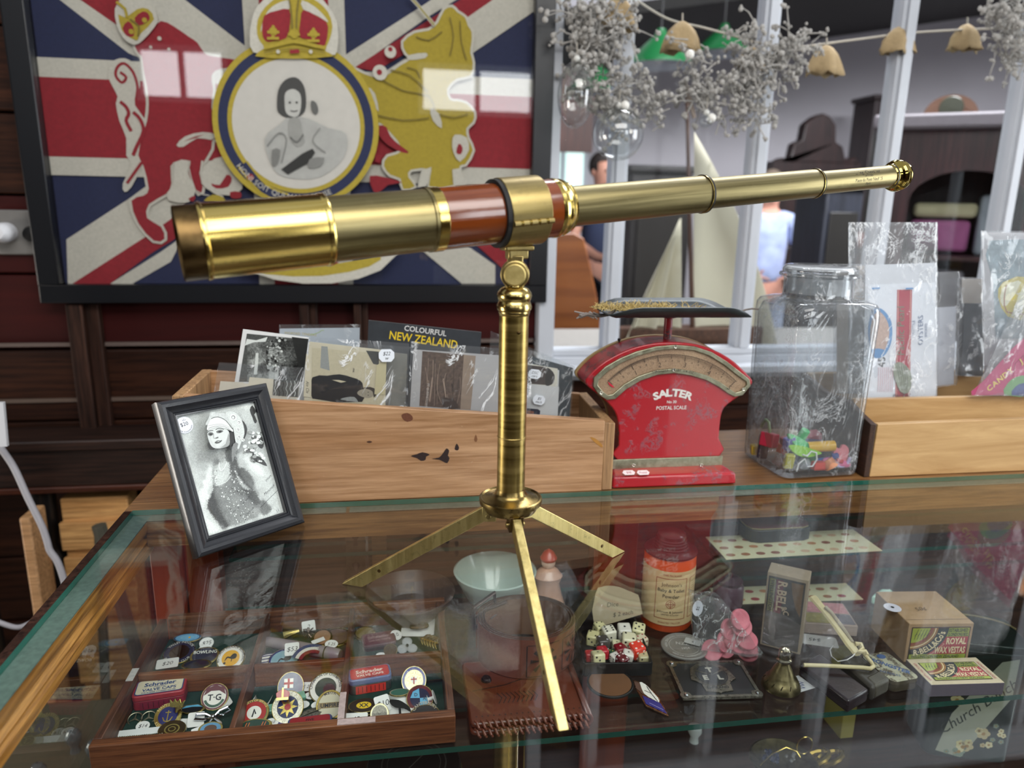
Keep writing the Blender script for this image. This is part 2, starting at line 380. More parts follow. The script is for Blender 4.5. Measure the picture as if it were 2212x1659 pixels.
# wall on the right of the window (beyond the frame), wall behind the photographer with its openings
r = MB(); r.span((3.9, -1.9, FZ), (4.0, 1.56, -.35), m_plank); r.span((3.9, -1.9, 1.25), (4.0, 1.56, 1.7), m_plank); r.span((3.9, 1.0, -.35), (4.0, 1.56, 1.25), m_plank); r.span((3.9, -1.9, -.35), (4.0, -.6, 1.25), m_plank); struct(r.obj('wall_right'))
l = MB(); l.span((-3.3, -1.9, FZ), (-3.2, 1.56, 1.7), m_plank); struct(l.obj('wall_left'))
q = MB(); xs = [-3.2]
for a, bb, c, d in REARWIN:
    q.span((xs[-1], REARY-.1, FZ), (a, REARY, 1.7), m_dk); q.span((a, REARY-.1, FZ), (bb, REARY, c), m_dk); q.span((a, REARY-.1, d), (bb, REARY, 1.7), m_dk); xs.append(bb)
q.span((xs[-1], REARY-.1, FZ), (4.0, REARY, 1.7), m_dk); struct(q.obj('wall_front'))
for i, (a, bb, c, d) in enumerate(REARWIN):
    k = MB(); xm = (a+bb)/2; k.span((xm-.015, REARY-.02, c), (xm+.015, REARY+.01, d), m_white)
    for s_ in ((a-.03, a), (bb, bb+.03)): k.span((s_[0], REARY-.01, c-.03), (s_[1], REARY+.015, d+.03), m_white)
    k.span((a, REARY-.01, c-.03), (bb, REARY+.015, c), m_white); k.span((a, REARY-.01, d), (bb, REARY+.015, d+.03), m_white)
    struct(k.obj('window_%d' % (i+2)))
# ------------------------------------------------------------ the next room
nw = MB(); nw.span((-1, 6.6, FZ), (8, 6.7, 2.6), m_grey); struct(nw.obj('wall_far'))
nw = MB(); nw.span((6.4, 1.56, FZ), (6.5, 6.6, 2.6), m_grey); struct(nw.obj('wall_far_right'))
nw = MB(); nw.span((-1.1, 1.56, FZ), (-1, 6.6, 2.6), m_grey); struct(nw.obj('wall_far_left'))
# partition in mid room carrying the bright doorway, light above
cw = MB(); P = [V((-1, 6.58, 1.05)), V((8, 6.58, 1.75)), V((8, 1.7, 1.75)), V((-1, 1.7, 1.05))]
# sloping dark ceiling of the next room, falling to the left
cw.hexa([V((1.1, 4.4, 1.34)), V((6.4, 4.4, 2.25)), V((6.4, 6.58, 2.25)), V((1.1, 6.58, 1.34)), V((1.1, 4.4, 1.40)), V((6.4, 4.4, 2.31)), V((6.4, 6.58, 2.31)), V((1.1, 6.58, 1.40))], m_dkceil)
cw.span((-1, 4.4, 1.34), (1.1, 6.58, 1.40), m_dkceil); cw.span((-1, 1.56, 2.46), (6.4, 4.4, 2.52), m_dkceil)
struct(cw.obj('ceiling'))
# bright sash window in the far wall
fw = MB(); a = ony(1186, 300, 6.55); c = ony(1262, 410, 6.55)
wm = bpy.data.materials.new('far_daylit_pane'); wm.use_nodes = True; e_ = wm.node_tree.nodes['Principled BSDF']; e_.inputs['Emission Color'].default_value = (.62, .82, .78, 1); e_.inputs['Emission Strength'].default_value = .95; e_.inputs['Base Color'].default_value = (.6, .75, .7, 1)
fw.span((a.x-.4, 6.55, c.z-.1), (c.x+.02, 6.59, a.z+.03), m_white); fwo = struct(fw.obj('window_6'))
pn = MB(); pn.span((a.x-.35, 6.535, c.z), (a.x+.10, 6.548, a.z), wm); pn.span((a.x+.15, 6.535, c.z), (c.x-.02, 6.548, a.z), wm); pn.obj('pane', fwo)
# ------------------------------------------------------------ display counter
m_oak = wood('counter_oak', '6e4826', 'a2784a', 0, .38, .8, 1, 0, .25)
m_oaky = wood('counter_oak_rail', 'a56a26', 'd89c4c', 1, .35, .8, 1, 0, .3)
m_orange = wood('orange_stained_panel', '74290a', '9c4212', 2, .45, .7, .3)
m_inner = wood('dark_inner_panel', '3a2015', '5b3826', 0, .6, .6)
case = thing('display_counter', 'long wooden glass topped display counter holding the curios', 'display counter', (0, 0, FZ))
def cp(name, mb, **k): return mb.obj(name, case, (0, 0, -FZ), **k)
GY = .798; SZ = -.16; LX = -.286; RX = 1.75; FY = .26; BY = .875
m = MB(); m.span((LX-.009, GY+.001, -.030), (RX, 1.02, -.0005), m_oak); cp('top_board', m, bevel=.001)
m = MB(); m.span((LX+.017, GY-.016, -.036), (RX, GY+.0005, -.0065), m_oak); cp('glass_ledge', m)
m = MB(); m.span((LX-.009, FY, -.03), (LX-.0005, GY, -.0005), m_dk); cp('edge_strip', m, bevel=.001)
m = MB(); m.prism([(LX-.0005, -.045), (LX+.018, -.045), (LX+.018, -.0365), (LX+.0155, -.034), (LX+.017, -.030), (LX+.0125, -.026), (LX+.017, -.021), (LX+.0185, -.016), (LX+.0185, -.0075), (LX-.0005, -.0075)], 0, GY-FY-.0005, m_oaky)
T = Matrix(((1, 0, 0, 0), (0, 0, 1, FY), (0, 1, 0, 0), (0, 0, 0, 1)))
m.v = [T @ V(p) for p in m.v]; cp('side_rail', m)
m = MB(); m.span((LX, FY, -.045), (RX, FY+.02, -.0065), m_oak); cp('front_rail', m)
m_dust = mk('5c7168', .7, var=.35, sc=220)
# dusty felt strip under the rim of the glass
m = MB(); m.span((LX, FY, -.0073), (LX+.0185, GY-.001, -.0062), m_dust); m.span((LX+.0185, GY-.0160, -.0073), (-.06, GY-.001, -.0062), mk('6f7061', .7, var=.3, sc=220)); m.span((-.056, GY-.0160, -.0073), (RX, GY-.001, -.0062), mk('6f7061', .7, var=.3, sc=220)); cp('felt_strip', m)
m_glass = glassy('counter_top_glass', (.965, .985, .98), 1.5)
m_gedge = mk('0f5a4c', .15, var=.2, sc=90, coat=.5); m_gedge2 = mk('12463c', .2, var=.25, sc=60, coat=.6)
def pane(name, a, b, edge=m_gedge):
    m = MB(); m.span(a, b, m_glass); k = m.mi(edge)
    for i in range(2, 6): m.m[i] = k
    m.keep = True; return cp(name, m, smooth=0)
pane('top_glass', (LX, FY, -.006), (RX, GY, 0))
SY = .587
pane('glass_shelf', (-.262, SY, SZ-.006), (RX, .862, SZ), m_gedge2)
pane('glass_shelf', (-.262, .60, -.336), (RX, .862, -.33), m_gedge2)
pane('glass_shelf', (-.20, .836, -.086), (.22, .868, -.081), m_gedge2)
pane('glass_shelf', (.375, .768, -.086), (RX, .868, -.081), m_gedge2)
m = MB(); m.span((LX+.006, FY, -.93), (LX+.010, GY, -.045), m_glass); cp('side_glass', m)
m = MB(); m.span((LX-.001, BY, -.94), (RX, BY+.012, -.031), m_inner); cp('back_panel', m)
m = MB(); m.span((LX, .834, -.94), (-.255, BY, -.031), m_orange); m.span((-.253, .85, -.94), (-.215, BY, -.031), m_orange); cp('post', m, bevel=.001)
m = MB(); m.span((.246, .85, -.94), (.304, BY, -.031), m_orange); cp('post', m, bevel=.001)
m = MB(); m.span((LX, FY, -.94), (LX+.03, FY+.03, -.031), m_oak); cp('post', m)
m = MB(); m.span((LX, FY, -.95), (RX, BY+.012, -.90), m_inner); cp('floor_board', m)
m = MB(); m.span((RX-.02, FY, -.94), (RX, BY, -.031), m_inner); cp('end_panel', m)
# slotted bracket strip
m_zinc = metal('aged_zinc', '6b5748', '94806c', (.3, .5), (9, 9, 9))
m = MB(); m.span((-.068, .868, -.33), (-.044, .8745, -.035), m_zinc)
for z in (-.075, -.115, -.155, -.20, -.24, -.28):
    m.T = Matrix.Translation((-.056, .868, z)) @ UP
    m.prism(arc(0, 0, .0045, -60, 240, 14)+[(-.0026, -.013), (.0026, -.013)], .0001, .0006, mk('38170c', .7)); m.T = Matrix()
m.span((-.0435, .864, -.33), (-.0405, .872, -.035), metal('strip_edge', 'b0b0ac', 'd2d2ce', (.2, .3))); cp('bracket_strip', m)
m = MB(); m.span((-.036, .862, -.33), (-.018, .874, -.035), m_oak); cp('bracket_strip', m)
# ------------------------------------------------------------ telescope
m_brass = metal('aged_brass_tube', '665c3c', 'a3976c', (.26, .46), (40, 40, 1.2), .35, (.30, .25, .13))
m_bright = metal('polished_brass', 'c4aa54', 'e2cb80', (.13, .26), (60, 60, 2), .12, (.35, .26, .08))
m_dull = metal('dull_brass', '8c7a4a', 'b09e6a', (.30, .46), (30, 30, 2), .5, (.2, .16, .08))
m_pil = metal('pillar_brass', '86723c', 'ae985e', (.26, .42), (3, 3, 70), .45, (.26, .19, .07))
m_leg = metal('leg_brass', 'c4b070', 'dccb8c', (.28, .42), (60, 60, 4), .55, (.10, .08, .03), .3)
m_bronze = metal('brown_bronze', '4d3d26', '6e5938', (.28, .45), (20, 20, 20))
m_maple = wood('varnished_red_wood', '58260c', '803e16', 2, .16, 1.2, .2, 0, .8)
def ptsname(): pass
tl = thing('telescope', 'antique brass and mahogany draw telescope on a pillar with three folding legs', 'telescope', (.088, .552, 0))
A0 = atd(384, 527, .45); A1 = atd(1942, 379, .716); AX = (A1-A0).normalized(); ALEN = (A1-A0).length
TB = tl.matrix_world; TL0 = V((.088, .552, 0))
def tq():
    z = AX; x = V((0, 0, 1)).cross(z).normalized(); y = z.cross(x)      # x horizontal away, y up
    return Matrix(((x.x, y.x, z.x, A0.x-TL0.x), (x.y, y.y, z.y, A0.y-TL0.y), (x.z, y.z, z.z, A0.z-TL0.z), (0, 0, 0, 1)))
TM = tq(); Tl, Tr, _ = TM.decompose()
def tpart(name, mb, **k):
    k.setdefault('smooth', 20); o = mb.obj(name, tl, Tl, **k); o.rotation_mode = 'XYZ'; o.rotation_euler = Tr.to_euler(); return o
m = MB(); m.lathe([(.0205, .004), (.0225, 0), (.0229, .0005), (.0229, .0125), (.0225, .014), (.0225, .05)], m_bronze, 64)
m.lathe([(.0205, .004), (.0205, .05)], mk('1c150e', .5), 64); tpart('lens_hood', m)
m = MB(); m.lathe([(.0001, .03), (.0205, .03)], mk('20242a', .08, coat=1, var=0), 40); tpart('object_lens', m)
m = MB(); m.lathe([(.0226, .0135), (.0238, .0135), (.0241, .0145), (.0238, .0160), (.0232, .0165), (.0232, .0875), (.0238, .0883), (.0238, .0905), (.0232, .0915), (.0212, .0915)], m_bright, 72); tpart('dew_shield', m)
m = MB(); m.lathe([(.0214, .0905), (.0214, .1600), (.0222, .1605), (.0222, .1625), (.0216, .163)], m_brass, 72); tpart('objective_tube', m)
m = MB(); m.lathe([(.0218, .1625), (.0223, .163), (.0223, .1695), (.0218, .170)], m_bright, 72); tpart('ferrule', m)
m = MB(); m.lathe([(.0214, .169), (.0216, .170), (.0216, .262), (.0212, .263)], m_maple, 72); tpart('wooden_barrel', m)
m = MB(); m.lathe([(.0216, .2595), (.0220, .260), (.0220, .2625), (.0208, .2655), (.0212, .2675), (.0203, .2695), (.0186, .2720), (.0186, .2735), (.0160, .2740)], m_bright, 72); tpart('ferrule', m)
m = MB(); m.lathe([(.0150, .27), (.0150, .4035)], m_brass, 64); tpart('draw_tube', m)
m = MB(); m.lathe([(.0151, .4030), (.0158, .4032), (.0158, .4055), (.0152, .4062), (.0130, .4062)], m_bronze, 64); m.lathe([(.01585, .4033), (.01585, .4042)], m_bright, 64); m.lathe([(.01584, .4044), (.01584, .4060)], mk('100c08', .5), 64); tpart('draw_ring', m)
m = MB(); m.lathe([(.0126, .40), (.0126, .5325)], m_brass, 64); tpart('draw_tube', m)
m = MB(); m.lathe([(.0127, .5320), (.0133, .5322), (.0133, .5342), (.0128, .5348), (.0107, .5348)], m_bronze, 64); m.lathe([(.01335, .5323), (.01335, .5330)], m_bright, 64); m.lathe([(.01334, .5332), (.01334, .5343)], mk('100c08', .5), 64); tpart('draw_ring', m)
m = MB(); m.lathe([(.01035, .53), (.01035, .634)], m_brass, 64)
# engraved script near the eyepiece, wrapped round the tube
for st, sz, za, k in (('L. Ing. Chevallier', .0052, .592, 0), ('OPTICIEN', .0026, .592, 1), ('Place du Pont Neuf 15', .0042, .592, 2), ('Paris', .0036, .592, 3)):
    vs, fs = textgeo(st); x0 = min(p.x for p in vs); x1 = max(p.x for p in vs); o_ = []
    for p in vs:
        zz = za+((p.x-x0)-(x1-x0)/2)*sz*.95; aa = radians(180+(-38+k*20))-(p.y-.35)*sz/.01035
        o_.append((.01042*cos(aa), .01042*sin(aa)*-1*-1, zz))
    m.add([(-abs(0)+p[0], p[1], p[2]) for p in o_], fs, mk('2a2010', .6, var=0))
m.keep = True; tpart('draw_tube', m)
m = MB(); m.lathe([(.0104, .630), (.0112, .631), (.0112, .6335), (.0104, .6345), (.0116, .6365), (.0135, .6375), (.0147, .6395), (.0150, .6415), (.0145, .6430), (.0138, .6440), (.0142, .6455), (.0138, .6475), (.0120, .6485), (.0060, .6480), (.0035, .6465), (.0002, .6465)], metal('eyepiece_brass', 'a08c48', 'c8b468', (.08, .16), (5, 5, 5)), 64)
m.lathe([(.01125, .6312), (.01125, .6332)], mk('1a140c', .5), 48); tpart('eyepiece', m)
# clamp round the barrel with hinge and black liner
m = MB(); m.lathe([(.0220, .2160), (.0249, .2160), (.0252, .2165), (.0252, .2475), (.0249, .2480), (.0220, .2480)], m_dull, 72, a0=radians(-88), a1=radians(268))
tpart('clamp_collar', m)
m = MB(); m.lathe([(.0217, .2125), (.0246, .2125), (.0246, .2162)], mk('080808', .7), 72); tpart('clamp_liner', m)
m = MB(); hz = [(-.0256*cos(radians(16)), -.0256*sin(radians(16)), .2165), (-.0256*cos(radians(16)), -.0256*sin(radians(16)), .2475)]
m.tube(hz, .0016, m_bright, 10)
for k in range(5): z_ = .2165+k*.0068; m.tube([(hz[0][0], hz[0][1], z_), (hz[0][0], hz[0][1], z_+.0045)], .0021, m_dull, 10)
tpart('hinge', m)
# knuckle, pillar, base
def lp(name, mb, par=None, **k): return mb.obj(name, par or tl, **k)
c0 = A0+AX*.232-TL0; cx, cy = c0.x, c0.y
m = MB(); T_ = Matrix.Translation((c0.x, c0.y, c0.z)) @ Matrix.Rotation(atan2(AX.y, AX.x), 4, 'Z')
m.T = T_; m.box((0, 0, -.0262), (.024, .012, .004), m_dull); m.box((0, 0, -.0305), (.0165, .008, .008), m_dull); m.T = Matrix()
lp('clamp_foot', m, bevel=.0012)
hk = c0.z-.0455
m = MB(); yc = cy; m.T = Matrix.Translation((0, 0, hk)) @ Matrix.Rotation(radians(-9), 4, 'Z')
UPY = Matrix.Rotation(pi/2, 4, 'X')
m.lathe([(.0001, -.006), (.0100, -.006), (.0108, -.005), (.0108, .005), (.0100, .006), (.0001, .006)], m_dull, 40, UPY); m.box((0, 0, .008), (.012, .010, .012), m_dull); m.box((0, 0, -.010), (.013, .011, .010), m_dull); m.T = Matrix()
lp('knuckle', m, bevel=.0008)
m = MB(); m.T = Matrix.Translation((0, 0, hk)) @ Matrix.Rotation(radians(-9), 4, 'Z') @ UPY
m.lathe([(.0001, .0100), (.0072, .0100), (.0082, .0093), (.0084, .0080), (.0084, .006)], metal('screw_brass', 'a8965c', 'ccba80', (.5, .62), (20, 20, 20)), 40); m.T = Matrix(); lp('thumb_screw', m, smooth=20)
z1 = .2725
prof = [(.0001, z1+.0005), (.0066, z1), (.0072, z1-.003), (.0105, z1-.0045), (.0128, z1-.0075), (.0133, z1-.010), (.0125, z1-.0128), (.0118, z1-.014), (.0124, z1-.0150), (.0134, z1-.018), (.0130, z1-.0205), (.0119, z1-.0215), (.0121, z1-.0225), (.0116, z1-.0235), (.0113, z1-.025)]
m = MB(); m.lathe(prof, metal('cap_brass', 'a08c50', 'c4ae72', (.16, .28), (8, 8, 60), .3, (.24, .18, .08)), 64); lp('pillar_cap', m)
m = MB(); m.lathe([(.0112, z1-.024), (.0112, .152), (.01145, .1517), (.01145, .1508), (.0112, .1505), (.0112, .100)], m_pil, 72)
m.T = Matrix.Translation((.002, -.0111, .236)) @ UP; m.lathe([(.0001, .0009), (.0014, .0006), (.0015, -.001)], m_bronze, 12); m.T = Matrix()
lp('pillar', m)
m = MB(); m.lathe([(.0113, .1075), (.0120, .1045), (.0130, .1025), (.0150, .1012), (.0225, .0995), (.0240, .1005), (.0252, .1000), (.0254, .0975), (.0250, .0955), (.0235, .0948), (.0218, .0940), (.0212, .0905), (.0205, .0893), (.0100, .0893), (.0001, .089)], metal('bronzed_base', '6c5a36', '94804e', (.22, .36), (20, 20, 20), .4), 72); lp('base_disc', m)
feet = [onz(1209, 1560)-TL0, onz(762, 1262)-TL0, onz(1332, 1196)-TL0]
for i, ft in enumerate(feet):
    d = V((ft.x, ft.y, 0)).normalized(); s = V((-d.y, d.x, 0))
    m = MB(); a = d*.0185+V((0, 0, .0855)); e = V((ft.x, ft.y, 0)); ax_ = (e-a).normalized(); up = s.cross(ax_) if s.cross(ax_).z > 0 else -s.cross(ax_)
    hw = .0034; h0, h1 = .0056, .0034
    e2 = e+V((0, 0, .0004)); top = [a+up*h0, e2+up*h1*.0]; 
    q = [a-s*hw-up*h0, a+s*hw-up*h0, e2+s*hw, e2-s*hw, a-s*hw+up*h0, a+s*hw+up*h0, e2-ax_*.001+s*hw+up*.0062, e2-ax_*.001-s*hw+up*.0062]
    q[2] = e2+s*hw-ax_*.006; q[3] = e2-s*hw-ax_*.006
    q[2].z = q[3].z = .0004; q[6] = e2+s*hw; q[7] = e2-s*hw; q[6].z = q[7].z = .0010
    mid = .93; n1 = a+ax_*((e-a).length*mid)
    # bar of constant depth whose end is cut level with the glass
    L_ = (e-a).length; zc = ax_.z
    pts = []
    def Z(p): return max(p.z, .0003)
    tl_, bl_ = a+up*h0, a-up*h0
    tt = (tl_.z-.0006)/-ax_.z; bt = (bl_.z-.0004)/-ax_.z
    te, be = tl_+ax_*tt, bl_+ax_*bt
    q = [bl_-s*hw, bl_+s*hw, be+s*hw, be-s*hw, tl_-s*hw, tl_+s*hw, te+s*hw, te-s*hw]
    m.hexa(q, m_leg); lo = lp('leg', m, bevel=.0005)
    r_ = MB(); r_.T = frame_from(tl_*.0+a+ax_*L_*.78+s*(hw if s.dot(V((0, -1, 0))) > 0 else -hw), ax_, up); r_.lathe([(.0001, .0005), (.0014, .0004), (.0016, -.0003)] , m_bronze, 16); r_.lathe([(.0001, -.0005), (.0014, -.0004), (.0016, .0003)], m_bronze, 16); ro = r_.obj('rivet', lo)
    h = MB(); cl = d*.0165+V((0, 0, .0855))
    for sg in (-1, 1): 
        h.T = frame_from(cl+s*sg*.0042, d, (0, 0, 1)); h.prism([(-.006, -.006), (.003, -.0075), (.0055, -.003), (.0055, .006), (-.006, .006)], -.0014, .0014, m_bronze if i == 0 else m_leg)
    h.T = frame_from(cl+V((0, 0, -.002)), d, (0, 0, 1)); h.lathe([(.0001, -.0075), (.0022, -.0075), (.0022, .0075), (.0001, .0075)], m_dull, 12)
    lp('leg_bracket', h, bevel=.0003)
# ------------------------------------------------------------ framed photograph
BLc, BRc = onz(420, 1208), onz(652, 1130); EX = (BRc-BLc).normalized(); NH = V((-EX.y, EX.x, 0)); al = radians(24)
EYv = NH*sin(al)+V((0, 0, cos(al))); FWd = (BRc-BLc).length; FHt = .152
pf = thing('picture_frame', 'small black moulded frame leaning back with a signed portrait photograph', 'picture frame', tuple(BLc))
Mloc = frame_from((0, 0, 0), EX, EYv); Lf, Rf, _ = Mloc.decompose()
def fo(name, mb, **k): o = mb.obj(name, pf, (0, 0, 0), **k); o.rotation_euler = Rf.to_euler(); return o
m_frame = mk('1a1c21', .30, var=.25, sc=120, bm=.08, coat=.15)
prof = [(0, -.004), (0, .006), (.0012, .0085), (.004, .0098), (.007, .0092), (.0095, .0070), (.0120, .0060), (.0130, .0066), (.0138, .0058), (.0148, .0062), (.0156, .0048), (.0168, .0044), (.0168, .0010), (.0168, -.004)]
m = MB(); cs = [(0, 0, 1, 1), (FWd, 0, -1, 1), (FWd, FHt, -1, -1), (0, FHt, 1, -1)]
for k in range(4):
    a, b = cs[k], cs[(k+1) % 4]; vs = []
    for d_, z_ in prof: vs += [(a[0]+a[2]*d_, a[1]+a[3]*d_, z_), (b[0]+b[2]*d_, b[1]+b[3]*d_, z_)]
    m.add(vs, [(2*i, 2*i+1, 2*i+3, 2*i+2) for i in range(len(prof)-1)], m_frame)
fo('frame_moulding', m, smooth=30)
m = MB(); m.span((.002, .002, -.0035), (FWd-.002, FHt-.002, -.0005), mk('1c1a18', .8)); fo('backing_board', m)
m = MB(); a = V((FWd/2-.02, FHt*.62, -.004)); 
st = (Mloc @ V((FWd/2, FHt*.70, -.005))); ft = V((st.x, st.y, 0))+NH*.035; ft.z = .001
m.hexa([Mloc @ V((FWd/2-.016, FHt*.72, -.0052)), Mloc @ V((FWd/2+.016, FHt*.72, -.0052)), ft+EX*.02, ft-EX*.02, Mloc @ V((FWd/2-.016, FHt*.72-.003, -.0085)), Mloc @ V((FWd/2+.016, FHt*.72-.003, -.0085)), ft+EX*.02+V((0, 0, .003))-NH*.003, ft-EX*.02+V((0, 0, .003))-NH*.003], mk('1c1a18', .8)); m.obj('easel_back', pf)
O = BLc+Mloc.to_3x3() @ V((0, 0, .0006))
sh = Sheet(O, EX, EYv, (370, 850, 5.026), .0001, .00003)
g = gray
P = sh.p
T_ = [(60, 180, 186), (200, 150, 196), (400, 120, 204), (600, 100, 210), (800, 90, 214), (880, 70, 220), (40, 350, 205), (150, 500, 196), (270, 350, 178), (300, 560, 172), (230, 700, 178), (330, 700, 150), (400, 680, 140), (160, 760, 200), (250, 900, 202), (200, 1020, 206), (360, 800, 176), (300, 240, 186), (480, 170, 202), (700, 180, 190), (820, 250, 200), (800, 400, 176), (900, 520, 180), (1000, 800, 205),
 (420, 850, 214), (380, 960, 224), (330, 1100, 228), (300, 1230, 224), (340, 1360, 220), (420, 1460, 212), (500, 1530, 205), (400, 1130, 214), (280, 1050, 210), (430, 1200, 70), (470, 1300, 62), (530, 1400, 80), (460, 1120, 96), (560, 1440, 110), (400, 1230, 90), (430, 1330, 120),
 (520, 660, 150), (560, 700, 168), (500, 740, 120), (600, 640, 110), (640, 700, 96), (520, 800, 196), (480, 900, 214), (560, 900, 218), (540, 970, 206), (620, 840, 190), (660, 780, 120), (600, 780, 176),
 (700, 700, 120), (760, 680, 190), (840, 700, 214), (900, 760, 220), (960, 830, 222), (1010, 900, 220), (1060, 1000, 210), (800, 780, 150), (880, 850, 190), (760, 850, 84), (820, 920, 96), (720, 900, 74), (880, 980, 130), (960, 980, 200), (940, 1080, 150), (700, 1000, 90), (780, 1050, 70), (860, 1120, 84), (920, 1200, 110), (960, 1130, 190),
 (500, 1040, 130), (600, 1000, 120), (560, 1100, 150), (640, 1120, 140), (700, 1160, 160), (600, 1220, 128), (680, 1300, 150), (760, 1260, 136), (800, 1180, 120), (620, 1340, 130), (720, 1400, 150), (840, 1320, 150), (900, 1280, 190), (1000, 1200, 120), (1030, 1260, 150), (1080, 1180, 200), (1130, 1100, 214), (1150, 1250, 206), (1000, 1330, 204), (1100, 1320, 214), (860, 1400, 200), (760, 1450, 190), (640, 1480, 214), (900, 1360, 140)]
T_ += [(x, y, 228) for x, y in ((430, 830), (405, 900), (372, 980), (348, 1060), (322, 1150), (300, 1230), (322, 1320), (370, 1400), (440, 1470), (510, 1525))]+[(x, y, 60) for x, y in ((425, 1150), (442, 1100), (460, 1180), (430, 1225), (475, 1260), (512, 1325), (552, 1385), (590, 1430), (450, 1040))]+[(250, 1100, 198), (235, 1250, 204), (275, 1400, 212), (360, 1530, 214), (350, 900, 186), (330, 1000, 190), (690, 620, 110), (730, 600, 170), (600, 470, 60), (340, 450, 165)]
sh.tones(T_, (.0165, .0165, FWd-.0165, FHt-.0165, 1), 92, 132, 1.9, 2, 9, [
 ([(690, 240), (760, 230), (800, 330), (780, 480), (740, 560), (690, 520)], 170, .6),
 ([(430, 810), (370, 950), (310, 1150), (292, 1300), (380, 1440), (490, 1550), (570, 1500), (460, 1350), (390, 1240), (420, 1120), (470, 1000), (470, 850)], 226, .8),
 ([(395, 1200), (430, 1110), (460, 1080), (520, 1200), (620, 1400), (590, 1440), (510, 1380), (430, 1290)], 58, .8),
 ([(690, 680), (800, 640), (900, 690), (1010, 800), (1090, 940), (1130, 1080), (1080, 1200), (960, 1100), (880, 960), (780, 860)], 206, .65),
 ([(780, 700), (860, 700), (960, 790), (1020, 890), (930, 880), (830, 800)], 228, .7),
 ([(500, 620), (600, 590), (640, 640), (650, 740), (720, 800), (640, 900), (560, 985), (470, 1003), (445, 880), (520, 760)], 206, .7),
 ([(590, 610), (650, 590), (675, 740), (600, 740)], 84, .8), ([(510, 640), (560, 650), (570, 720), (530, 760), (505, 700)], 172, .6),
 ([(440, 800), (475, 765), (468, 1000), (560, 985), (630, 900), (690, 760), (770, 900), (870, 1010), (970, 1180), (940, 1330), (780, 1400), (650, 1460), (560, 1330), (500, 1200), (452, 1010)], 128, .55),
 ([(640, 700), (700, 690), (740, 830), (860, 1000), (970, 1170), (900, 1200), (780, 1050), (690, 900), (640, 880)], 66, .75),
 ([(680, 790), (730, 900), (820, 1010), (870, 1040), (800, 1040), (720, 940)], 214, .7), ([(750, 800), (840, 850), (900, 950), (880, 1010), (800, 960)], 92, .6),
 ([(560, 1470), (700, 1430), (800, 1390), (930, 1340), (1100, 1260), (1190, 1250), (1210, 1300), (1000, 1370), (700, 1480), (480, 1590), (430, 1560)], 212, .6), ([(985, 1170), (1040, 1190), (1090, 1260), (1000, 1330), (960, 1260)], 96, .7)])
mask_ = []
# foliage at the right
for q in ([(850, 180), (880, 130), (920, 200), (900, 230), (930, 300), (905, 325), (880, 260)], [(745, 290), (790, 310), (825, 390), (790, 500), (765, 480), (750, 400)], [(930, 480), (975, 450), (1005, 540), (985, 600), (940, 570)], [(880, 640), (940, 680), (1000, 720), (1040, 790), (960, 760), (890, 720)]): P(q, g(58, .3), 2)
rnd = random.Random(5)
for i in range(90):
    x = 790+rnd.random()*240; y = 420+rnd.random()*330
    if x > 1010-(760-y)*.12 or (x < 870 and y > 650): continue
    sh.disc(x, y, 9+rnd.random()*16, g(rnd.choice([232, 222, 150, 90, 240])), .75)
sh.l([(470, 1003), (540, 985), (600, 950), (640, 890)], 5, g(228), 2)
for i in range(230):
    x = 470+rnd.random()*430; y = 850+rnd.random()*560
    if y < 1010 and x < 600: x = 440+rnd.random()*30
    if y > 1000 and x < 470+(y-1000)*.45: continue
    if x > 700+(y-850)*.45: continue
    sh.disc(x, y, 2.5+rnd.random()*4.5, g(rnd.choice([235, 215, 240, 60, 150])))
sh.l([(490, 760), (490, 820), (510, 850), (545, 820), (570, 760)], 6, g(235), 3)
# hair, head, headscarf
P([(620, 430), (665, 470), (668, 540), (630, 590), (590, 560), (580, 470)], g(44, .3), 3)
P([(365, 560), (400, 540), (440, 600), (430, 625), (385, 615)], g(48, .3), 3)
P([(362, 430), (420, 380), (520, 380), (590, 420), (600, 500), (590, 580), (520, 605), (460, 610), (410, 590), (375, 520)], g(198, .2, 1800), 3)
P([(400, 420), (500, 385), (575, 420), (585, 480), (540, 540), (480, 600), (430, 560), (400, 500)], g(208, .18, 1600), 3)
P([(590, 440), (560, 560), (500, 600), (580, 590), (605, 540)], g(150, .2), 2)
for q in ([(366, 460), (385, 435), (420, 440), (425, 460), (395, 478)], [(458, 425), (500, 408), (535, 422), (505, 442), (470, 445)]): P(q, g(112, .2), 2)
for q in ([(378, 456), (400, 447), (417, 455), (398, 468)], [(474, 430), (500, 420), (518, 428), (496, 440)]): P(q, g(36), 2)
sh.l([(362, 440), (380, 422), (425, 418)], 6, g(40), 2); sh.l([(450, 408), (490, 392), (540, 405)], 6, g(40), 2)
sh.l([(430, 450), (428, 490), (440, 503), (470, 492)], 4, g(120), 2); P([(445, 496), (478, 484), (480, 496), (455, 504)], g(90), 1)
P([(440, 545), (470, 525), (500, 525), (520, 520), (500, 545), (460, 558)], g(70), 2); P([(455, 543), (480, 534), (505, 528), (480, 540)], g(225), 1)
P([(355, 410), (370, 340), (420, 280), (520, 285), (600, 350), (640, 430), (560, 395), (470, 380), (390, 400)], g(222, .12, 400), 3)
P([(340, 350), (380, 270), (400, 220), (500, 230), (600, 240), (640, 330), (620, 400), (560, 310), (470, 275), (400, 290), (370, 350)], g(196, .3, 600), 3)
sh.l([(365, 370), (430, 355), (520, 350), (600, 385)], 4, g(150), 2); sh.l([(370, 395), (440, 372), (540, 372), (620, 420)], 5, g(130), 2); sh.l([(400, 290), (470, 270), (560, 310), (630, 400)], 7, g(90), 2)
P([(560, 225), (640, 215), (700, 260), (740, 330), (760, 450), (720, 560), (690, 620), (660, 520), (640, 400), (600, 320)], g(206, .3, 900), 3)
